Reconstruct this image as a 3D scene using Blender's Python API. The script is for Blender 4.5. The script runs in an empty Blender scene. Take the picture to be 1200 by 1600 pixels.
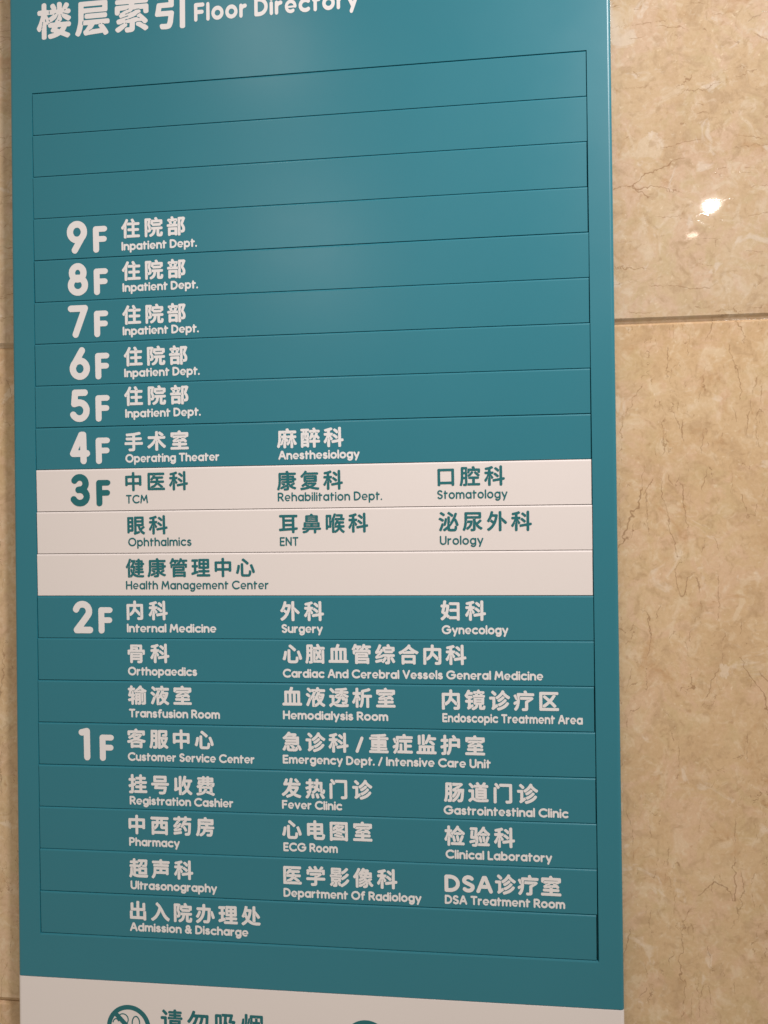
import bpy, math, random
from mathutils import Matrix, Vector
random.seed(7)
S = bpy.context.scene
C = S.collection
U = 0.05                      # height of one strip of the directory, metres
WID = 12.9356                   # strip length in strip heights
FACE = -0.025                 # the sign's face stands 25 mm off the marble
TOP = 2.0                     # height of the top edge of the first strip
def X(u): return (u - WID / 2) * U
def Z(r): return TOP - r * U

# ------------------------------------------------------------------ camera
cam = bpy.data.objects.new('camera', bpy.data.cameras.new('camera'))
C.objects.link(cam)
cam.data.sensor_fit = 'VERTICAL'; cam.data.sensor_height = 24; cam.data.lens = 18
cam.data.clip_start = 0.01; cam.data.clip_end = 100
cam.matrix_world = Matrix(((0.993699,0.012822,0.111346,0.190021),(0.111404,-0.003914,-0.993768,-0.888380),(-0.012306,0.999910,-0.005318,1.490073),(0.000000,0.000000,0.000000,1.000000)))
S.camera = cam

# ------------------------------------------------------------------ light
w = bpy.data.worlds.new('World'); S.world = w; w.use_nodes = True
bg = w.node_tree.nodes['Background']
bg.inputs[0].default_value = (1.0, 0.90, 0.73, 1); bg.inputs[1].default_value = 0.49
def lamp(name, loc, size, power, col=(1, .93, .86), aim=None, spread=180):
    l = bpy.data.lights.new(name, 'AREA'); l.shape = 'DISK'; l.size = size; l.energy = power; l.color = col
    l.spread = math.radians(spread)
    o = bpy.data.objects.new(name, l); o.location = loc; C.objects.link(o)
    if aim is not None:
        o.rotation_euler = (Vector(aim) - Vector(loc)).to_track_quat('-Z', 'Y').to_euler()
    return o
CX, CZ = cam.matrix_world[0][3], cam.matrix_world[2][3]
def seen(u, v, h):            # where a ceiling lamp h above the eye hangs if the wall mirrors it at this place
    d = cam.matrix_world.to_3x3() @ Vector(((u - 600) / 1200, (800 - v) / 1200, -1))
    d *= h / d.z
    return (CX + d.x, -(d.y + cam.matrix_world[1][3]), CZ + h)
lamp('ceiling_downlight', (1.22, -1.35, CZ + 1.62), 0.30, 8.1, (1, .97, .95), (0.14, 0, CZ + 0.24), 66)
lamp('ceiling_downlight', seen(1112, 322, 1.10), 0.046, 3.2)
lamp('ceiling_downlight', seen(1080, 367, 1.10), 0.046, .12, (1, .8, .68))
lamp('ceiling_downlight', seen(425, 95, 1.15), 0.12, 1.4)
lamp('ceiling_downlight', seen(490, 430, 1.10), 0.12, 9)
S.view_settings.view_transform = 'Standard'; S.view_settings.look = 'None'
S.view_settings.exposure = 0; S.view_settings.gamma = 1

# ------------------------------------------------------------------ materials
def mat(name):
    m = bpy.data.materials.new(name); m.use_nodes = True
    return m, m.node_tree, m.node_tree.nodes['Principled BSDF']
def nd(t, k, **kw):
    n = t.nodes.new('ShaderNode' + k)
    for a, b in kw.items(): setattr(n, a, b)
    return n
def val(n, **kw):
    for a, b in kw.items(): n.inputs[a.replace('_', ' ')].default_value = b
    return n
def ramp(t, src, stops):
    r = nd(t, 'ValToRGB'); e = r.color_ramp.elements
    while len(e) > len(stops): e.remove(e[-1])
    while len(e) < len(stops): e.new(0.5)
    for el, (p, c) in zip(e, stops):
        el.position = p; el.color = (c, c, c, 1) if not hasattr(c, '__len__') else (*c, 1)
    t.links.new(src, r.inputs[0]); return r.outputs[0]
def mix(t, fac, a, b, mode='MIX'):
    m = nd(t, 'Mix', data_type='RGBA', blend_type=mode)
    for s, v in ((m.inputs[0], fac), (m.inputs[6], a), (m.inputs[7], b)):
        if hasattr(v, 'is_linked'): t.links.new(v, s)
        elif hasattr(v, '__len__'): s.default_value = (*v, 1)
        else: s.default_value = v
    return m.outputs[2]
def math_(t, op, a, b=0.0):
    m = nd(t, 'Math', operation=op)
    for s, v in ((m.inputs[0], a), (m.inputs[1], b)):
        if hasattr(v, 'is_linked'): t.links.new(v, s)
        else: s.default_value = v
    return m.outputs[0]
def noise_(t, vec, sc, det=4, rough=.55, dist=0.0):
    n = val(nd(t, 'TexNoise'), Scale=sc, Detail=det, Roughness=rough, Distortion=dist)
    t.links.new(vec, n.inputs['Vector']); return n

def paint(name, col, rough, var=.04, spec=.5, dust=.0, peel=.012):
    m, t, b = mat(name)
    co = nd(t, 'TexCoord').outputs['Object']
    big = noise_(t, co, 5.0, 3)
    fine = noise_(t, co, 900, 2)
    lo = tuple(c * (1 - var) for c in col); hi = tuple(min(1, c * (1 + var)) for c in col)
    c = mix(t, big.outputs[0], lo, hi)
    # small chips and dust specks
    sp = val(nd(t, 'TexVoronoi', feature='F1'), Scale=26.0, Randomness=1.0)
    t.links.new(co, sp.inputs['Vector'])
    msk = math_(t, 'MULTIPLY', math_(t, 'LESS_THAN', sp.outputs['Distance'], .022),
                math_(t, 'GREATER_THAN', sp.outputs['Color'], .72))
    c = mix(t, math_(t, 'MULTIPLY', msk, dust), c, (.55, .62, .6))
    t.links.new(c, b.inputs['Base Color'])
    r = ramp(t, noise_(t, co, 9, 4).outputs[0], [(.3, rough * .93), (.7, rough * 1.07)])
    t.links.new(r, b.inputs['Roughness'])
    b.inputs['Specular IOR Level'].default_value = spec
    bp = val(nd(t, 'Bump'), Strength=.10, Distance=peel * .01)
    t.links.new(fine.outputs[0], bp.inputs['Height']); t.links.new(bp.outputs[0], b.inputs['Normal'])
    return m
TEAL = paint('teal_paint', (.016, .152, .205), .30, .05, .5, .45)
WHITE = paint('white_paint', (.665, .600, .595), .42, .02, .4, .15)
PRINT = paint('pale_lettering', (.67, .635, .650), .5, .015, .3)
PRINT2 = paint('teal_lettering', (.013, .120, .138), .5, .03, .3)
DARK = paint('dark_tray', (.010, .085, .11), .6, .02, .3)

def marble(name, vertical, seed, tint):
    m, t, b = mat(name)
    co = nd(t, 'TexCoord').outputs['Object']
    mp = val(nd(t, 'Mapping'), Location=(seed * 3.1, seed * 1.7, seed * 2.3))
    t.links.new(co, mp.inputs['Vector']); v = mp.outputs[0]
    cloud = noise_(t, v, 7, 5, .6, .6)
    patch = noise_(t, v, 34, 5, .62, 1.1)
    fleck = noise_(t, v, 85, 4, .6, .8)
    rust = noise_(t, v, 17, 5, .65, 1.6)
    olive = noise_(t, v, 24, 4, .6, 1.0)
    rose = noise_(t, v, 21, 4, .6, 1.2)
    pale = noise_(t, v, 20, 4, .6, 1.2)
    tone = lambda *c: tuple(x * k for x, k in zip(c, tint))
    col = ramp(t, cloud.outputs[0], [(.30, tone(.455, .290, .160)), (.47, tone(.530, .358, .205)), (.60, tone(.550, .385, .230)), (.74, tone(.595, .450, .300))])
    col = mix(t, ramp(t, rose.outputs[0], [(.49, 0.0), (.60, .60)]), col, tone(.585, .385, .270))
    col = mix(t, ramp(t, olive.outputs[0], [(.53, 0.0), (.64, .50)]), col, tone(.475, .350, .185))
    col = mix(t, ramp(t, patch.outputs[0], [(.36, .55), (.46, 0.0)]), col, tone(.385, .245, .135))
    col = mix(t, ramp(t, patch.outputs[0], [(.54, 0.0), (.64, .55)]), col, tone(.640, .500, .355))
    col = mix(t, ramp(t, fleck.outputs[0], [(.33, .50), (.43, 0.0)]), col, tone(.350, .215, .110))
    col = mix(t, ramp(t, fleck.outputs[0], [(.58, 0.0), (.68, .40)]), col, tone(.660, .520, .370))
    col = mix(t, ramp(t, rust.outputs[0], [(.59, 0.0), (.70, .55)]), col, tone(.400, .205, .085))
    col = mix(t, ramp(t, pale.outputs[0], [(.61, 0.0), (.67, .55)]), col, tone(.680, .560, .450))
    grain = noise_(t, v, 220, 4, .7)
    col = mix(t, .22, col, ramp(t, grain.outputs[0], [(.3, tone(.33, .21, .11)), (.7, tone(.66, .50, .34))]))
    # fossil specks, light and rusty
    wv = nd(t, 'VectorMath', operation='ADD')
    wn = noise_(t, v, 70, 3)
    sc = nd(t, 'VectorMath', operation='SCALE'); sc.inputs['Scale'].default_value = .022
    t.links.new(wn.outputs['Color'], sc.inputs[0]); t.links.new(v, wv.inputs[0]); t.links.new(sc.outputs[0], wv.inputs[1])
    for scale, amt in ((75.0, .45), (150.0, .35)):
        sp = val(nd(t, 'TexVoronoi', feature='F1'), Scale=scale, Randomness=1.0)
        t.links.new(wv.outputs[0], sp.inputs['Vector'])
        spk = math_(t, 'MULTIPLY', ramp(t, sp.outputs['Distance'], [(.08, 1.0), (.30, 0.0)]), math_(t, 'GREATER_THAN', sp.outputs['Color'], .78))
        col = mix(t, math_(t, 'MULTIPLY', spk, amt), col, (.72, .60, .44))
        spk2 = math_(t, 'MULTIPLY', ramp(t, sp.outputs['Distance'], [(.05, 1.0), (.26, 0.0)]), math_(t, 'LESS_THAN', sp.outputs['Color'], .17))
        col = mix(t, math_(t, 'MULTIPLY', spk2, amt), col, (.30, .16, .07))
    # hairline cracks: level lines of stretched noise, a fixed width everywhere, broken into short strokes
    depth = None
    for k, (scale, wid, lo, dark) in enumerate(((6, .00080, .55, .62), (11, .00080, .53, .60), (20, .00070, .52, .55), (38, .00055, .515, .50))):
        st = val(nd(t, 'Mapping'), Scale=((1.0, 1.0, .26) if vertical else (.24, 1.0, 1.0)), Location=(k * 7.7, k * 1.9, k * 3.3),
                 Rotation=(0, (.14 if vertical else -.16) * (1 if k % 2 else -.6), 0))
        wn = noise_(t, v, scale * 5, 3, .6)
        sb = nd(t, 'VectorMath', operation='SUBTRACT'); sb.inputs[1].default_value = (.5, .5, .5)
        t.links.new(wn.outputs['Color'], sb.inputs[0])
        sc = nd(t, 'VectorMath', operation='SCALE'); sc.inputs['Scale'].default_value = .20 / scale
        t.links.new(sb.outputs[0], sc.inputs[0])
        ad = nd(t, 'VectorMath', operation='ADD'); t.links.new(v, ad.inputs[0]); t.links.new(sc.outputs[0], ad.inputs[1])
        t.links.new(ad.outputs[0], st.inputs['Vector'])
        smp = []
        for off in ((0, 0, 0), (.0015, 0, 0), (0, 0, .0015)):
            sh = nd(t, 'VectorMath', operation='ADD'); sh.inputs[1].default_value = off
            t.links.new(ad.outputs[0], sh.inputs[0])
            s2 = val(nd(t, 'Mapping'), Scale=tuple(st.inputs['Scale'].default_value), Location=tuple(st.inputs['Location'].default_value),
                     Rotation=tuple(st.inputs['Rotation'].default_value))
            t.links.new(sh.outputs[0], s2.inputs['Vector'])
            smp.append(noise_(t, s2.outputs[0], scale, 1.6, .5).outputs[0])
        gx = math_(t, 'DIVIDE', math_(t, 'SUBTRACT', smp[1], smp[0]), .0015)
        gz = math_(t, 'DIVIDE', math_(t, 'SUBTRACT', smp[2], smp[0]), .0015)
        slope = math_(t, 'SQRT', math_(t, 'ADD', math_(t, 'ADD', math_(t, 'MULTIPLY', gx, gx), math_(t, 'MULTIPLY', gz, gz)), .05))
        offset = math_(t, 'DIVIDE', math_(t, 'ABSOLUTE', math_(t, 'SUBTRACT', smp[0], .5)), slope)
        brk = noise_(t, st.outputs[0], scale * 2.6, 3, .62)
        ms = ramp(t, brk.outputs[0], [(lo, 0.0), (lo + .09, 1.0)])
        reach = math_(t, 'MULTIPLY', math_(t, 'ADD', ms, .25), wid)
        line = math_(t, 'MAXIMUM', math_(t, 'SUBTRACT', 1.0, math_(t, 'DIVIDE', offset, reach)), 0.0)
        f = math_(t, 'MULTIPLY', math_(t, 'MINIMUM', math_(t, 'MULTIPLY', line, 1.5), ramp(t, brk.outputs[0], [(lo, 0.0), (lo + .03, 1.0)])), dark)
        col = mix(t, f, col, (.215, .110, .048))
        depth = f if depth is None else math_(t, 'MAXIMUM', depth, f)
    t.links.new(col, b.inputs['Base Color'])
    rg = math_(t, 'ADD', ramp(t, patch.outputs[0], [(.3, .03), (.7, .045)]), math_(t, 'MULTIPLY', depth, .10))
    t.links.new(rg, b.inputs['Roughness'])
    b.inputs['Specular IOR Level'].default_value = .5
    hb = math_(t, 'ADD', math_(t, 'MULTIPLY', noise_(t, v, 11, 2).outputs[0], 1.0), math_(t, 'MULTIPLY', depth, -.04))
    bp = val(nd(t, 'Bump'), Strength=.3, Distance=.0006)
    t.links.new(hb, bp.inputs['Height']); t.links.new(bp.outputs[0], b.inputs['Normal'])
    return m
MARBLE_H = marble('marble_bedded_across', False, 1, (.90, .94, 1.02))
MARBLE_V = marble('marble_bedded_upright', True, 5, (1, 1, 1))
def plain(name, col, r):
    m, t, b = mat(name)
    n = noise_(t, nd(t, 'TexCoord').outputs['Object'], 60, 4)
    t.links.new(mix(t, n.outputs[0], tuple(c * .8 for c in col), tuple(c * 1.2 for c in col)), b.inputs['Base Color'])
    b.inputs['Roughness'].default_value = r
    return m
MORTAR = plain('mortar', (.22, .145, .085), .9)

# ------------------------------------------------------------------ mesh helpers
def link(name, verts, faces, m, parent=None, loc=(0, 0, 0), smooth=False):
    me = bpy.data.meshes.new(name); me.from_pydata(verts, [], faces); me.update()
    me.materials.append(m)
    if smooth: me.polygons.foreach_set('use_smooth', [True] * len(me.polygons))
    o = bpy.data.objects.new(name, me); C.objects.link(o); o.location = loc
    if parent: o.parent = parent
    return o
def rings(sections):
    """stack of rectangles (x0,x1,z0,z1,y); consecutive ones are joined, the last is capped"""
    v, f = [], []
    for (x0, x1, z0, z1, y) in sections:
        v += [(x0, y, z0), (x1, y, z0), (x1, y, z1), (x0, y, z1)]
    n = len(sections)
    for k in range(n - 1):
        a, b = 4 * k, 4 * k + 4
        for i in range(4):
            j = (i + 1) % 4
            f.append((a + i, a + j, b + j, b + i))
    e = 4 * (n - 1)
    f.append((e, e + 1, e + 2, e + 3)); f.append((3, 2, 1, 0))
    return v, f
def edge(x0, x1, z0, z1, yb, yf, cl, cr, cb, ct, cy, seg=1):
    """slab from yb (wall side) to yf (front), its four front edges eased by cl/cr/cb/ct wide, cy deep"""
    s = [(x0, x1, z0, z1, yb)]
    for k in range(seg + 1):
        a = k / seg * math.pi / 2
        i, d = ((1 - math.cos(a)), (1 - math.sin(a))) if seg > 1 else (k, 1 - k)
        s.append((x0 + cl * i, x1 - cr * i, z0 + cb * i, z1 - ct * i, yf + cy * d))
    return rings(s)

# ------------------------------------------------------------------ the marble wall
wall = link('wall', *rings([(-3.2, 3.2, 0.2, 3.6, .09), (-3.2, 3.2, .2, 3.6, .011)]), MORTAR)
wall['kind'] = 'structure'
JZ = [0.8985 - .7915, 0.8985, 1.7030, 1.7030 + .7915]      # the horizontal joints
JX = [-3.1, -1.5, 0.10, 1.70, 3.1]
for r in range(-1, 4):
    z0 = JZ[r] if r >= 0 else JZ[0] - .62; z1 = JZ[r + 1] if r + 1 < 4 else JZ[3] + .72
    for c in range(4):
        x0, x1 = JX[c] + .0006, JX[c + 1] - .0006
        m = MARBLE_H if r >= 2 else MARBLE_V
        cx, cz = (x0 + x1) / 2, (z0 + z1) / 2
        a, b, d, e = x0 - cx, x1 - cx, z0 - cz, z1 - cz
        v, f = rings([(a, b, d + .0001, e - .0001, .012), (a, b, d + .0001, e - .0001, .0046), (a + .0004, b - .0004, d + .0030, e - .0001, .0030),
                      (a + .0015, b - .0015, d + .0054, e - .0020, .0008), (a + .002, b - .002, d + .0064, e - .0028, 0)])
        link('tile', v, f, m, wall, (cx, 0, cz))

# ------------------------------------------------------------------ the sign
sign = bpy.data.objects.new('directory_sign', None); C.objects.link(sign)
sign.location = (0, 0, Z(28)); sign.empty_display_size = .1
sign['label'] = 'tall teal floor directory board with white lettering and white foot, on the marble wall'
sign['category'] = 'sign'
bpy.context.view_layer.update()
def part(name, v, f, m, loc, parent=sign, smooth=False):
    o = link(name, v, f, m, parent, (0, 0, 0), smooth)
    o.location = (loc[0], loc[1], loc[2] - (sign.location.z if parent is sign else 0))
    return o
L, R = X(-.580), X(WID + .545)
ZT, ZB = Z(-4.6), Z(21.04)
# case behind the face
v, f = rings([(L + .003, R - .003, Z(28), ZT - .002, 0.0), (L + .003, R - .003, Z(28), ZT - .002, FACE + .006)])
part('case', v, f, TEAL, (0, 0, 0))
# face plate: one sheet with an opening for the strips, folded round at its outer edges
def plate():
    v, f = [], []
    def ring(x0, x1, z0, z1, y):
        a = len(v); v.extend([(x0, y, z0), (x1, y, z0), (x1, y, z1), (x0, y, z1)]); return a
    def join(a, b):
        for i in range(4):
            j = (i + 1) % 4; f.append((a + i, a + j, b + j, b + i))
    rad = .0042; prev = ring(L, R, ZB, ZT, FACE + .0060)
    n = 7
    for k in range(n + 1):
        a = k / n * math.pi / 2
        i, d = rad * (1 - math.cos(a)), rad * (1 - math.sin(a))
        cur = ring(L + i, R - i, ZB + (.0004 if k else 0), ZT - i, FACE + d)
        join(prev, cur); prev = cur
    g = .0003
    o = ring(X(0) - g - .0004, X(WID) + g + .0004, Z(20) - g - .0018, Z(0) + g + .0003, FACE)
    join(prev, o)
    o1 = ring(X(0) - g - .0002, X(WID) + g + .0002, Z(20) - g - .0006, Z(0) + g + .0001, FACE + .0005)
    join(o, o1); o = o1
    o2 = ring(X(0) - g, X(WID) + g, Z(20) - g, Z(0) + g, FACE + .0014)
    join(o, o2)
    o3 = ring(X(0) - g, X(WID) + g, Z(20) - g, Z(0) + g, FACE + .0055)
    join(o2, o3)
    return v, f
v, f = plate()
face = part('face_plate', v, f, TEAL, (0, 0, 0))
for p in face.data.polygons: p.use_smooth = False
v, f = rings([(X(0) - .002, X(WID) + .002, Z(20) - .002, Z(0) + .002, FACE + .0062), (X(0) - .002, X(WID) + .002, Z(20) - .002, Z(0) + .002, FACE + .0050)])
part('tray', v, f, DARK, (0, 0, 0))
# white foot panel
v, f = edge(L, R, Z(28), ZB - .0002, FACE + .0060, FACE - .0002, .0042, .0042, .001, .0004, .004, 5)
foot = part('foot_panel', v, f, WHITE, (0, 0, 0))
# the twenty strips, slid in one above the other
strips = []
for i in range(20):
    white = i in (9, 10, 11)
    dx = random.uniform(-.0003, .0003); dz = random.uniform(-.00012, .00012); dy = random.uniform(-.0002, .0001)
    xr = X(WID) - random.uniform(.0, .0006)
    if i == 19: xr = X(WID) - .0016; dy = .0004
    h = U / 2
    v, f = edge(X(0) + .0002, xr, -h + .00035, h - .00020, .0048, 0, .0004, .0003, .0003, .0021, .0017, 5)
    # a very slight bow so the reflections differ from strip to strip
    tilt = -.020 + random.uniform(-.006, .006)
    o = part('strip', v, f, WHITE if white else TEAL, (dx, FACE + dy, Z(i + .5) + dz))
    o.rotation_euler = (-tilt, 0, 0)
    if white: o['label'] = 'white strip with teal lettering'
    strips.append((o, dx, FACE + dy, Z(i + .5) + dz))

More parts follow.
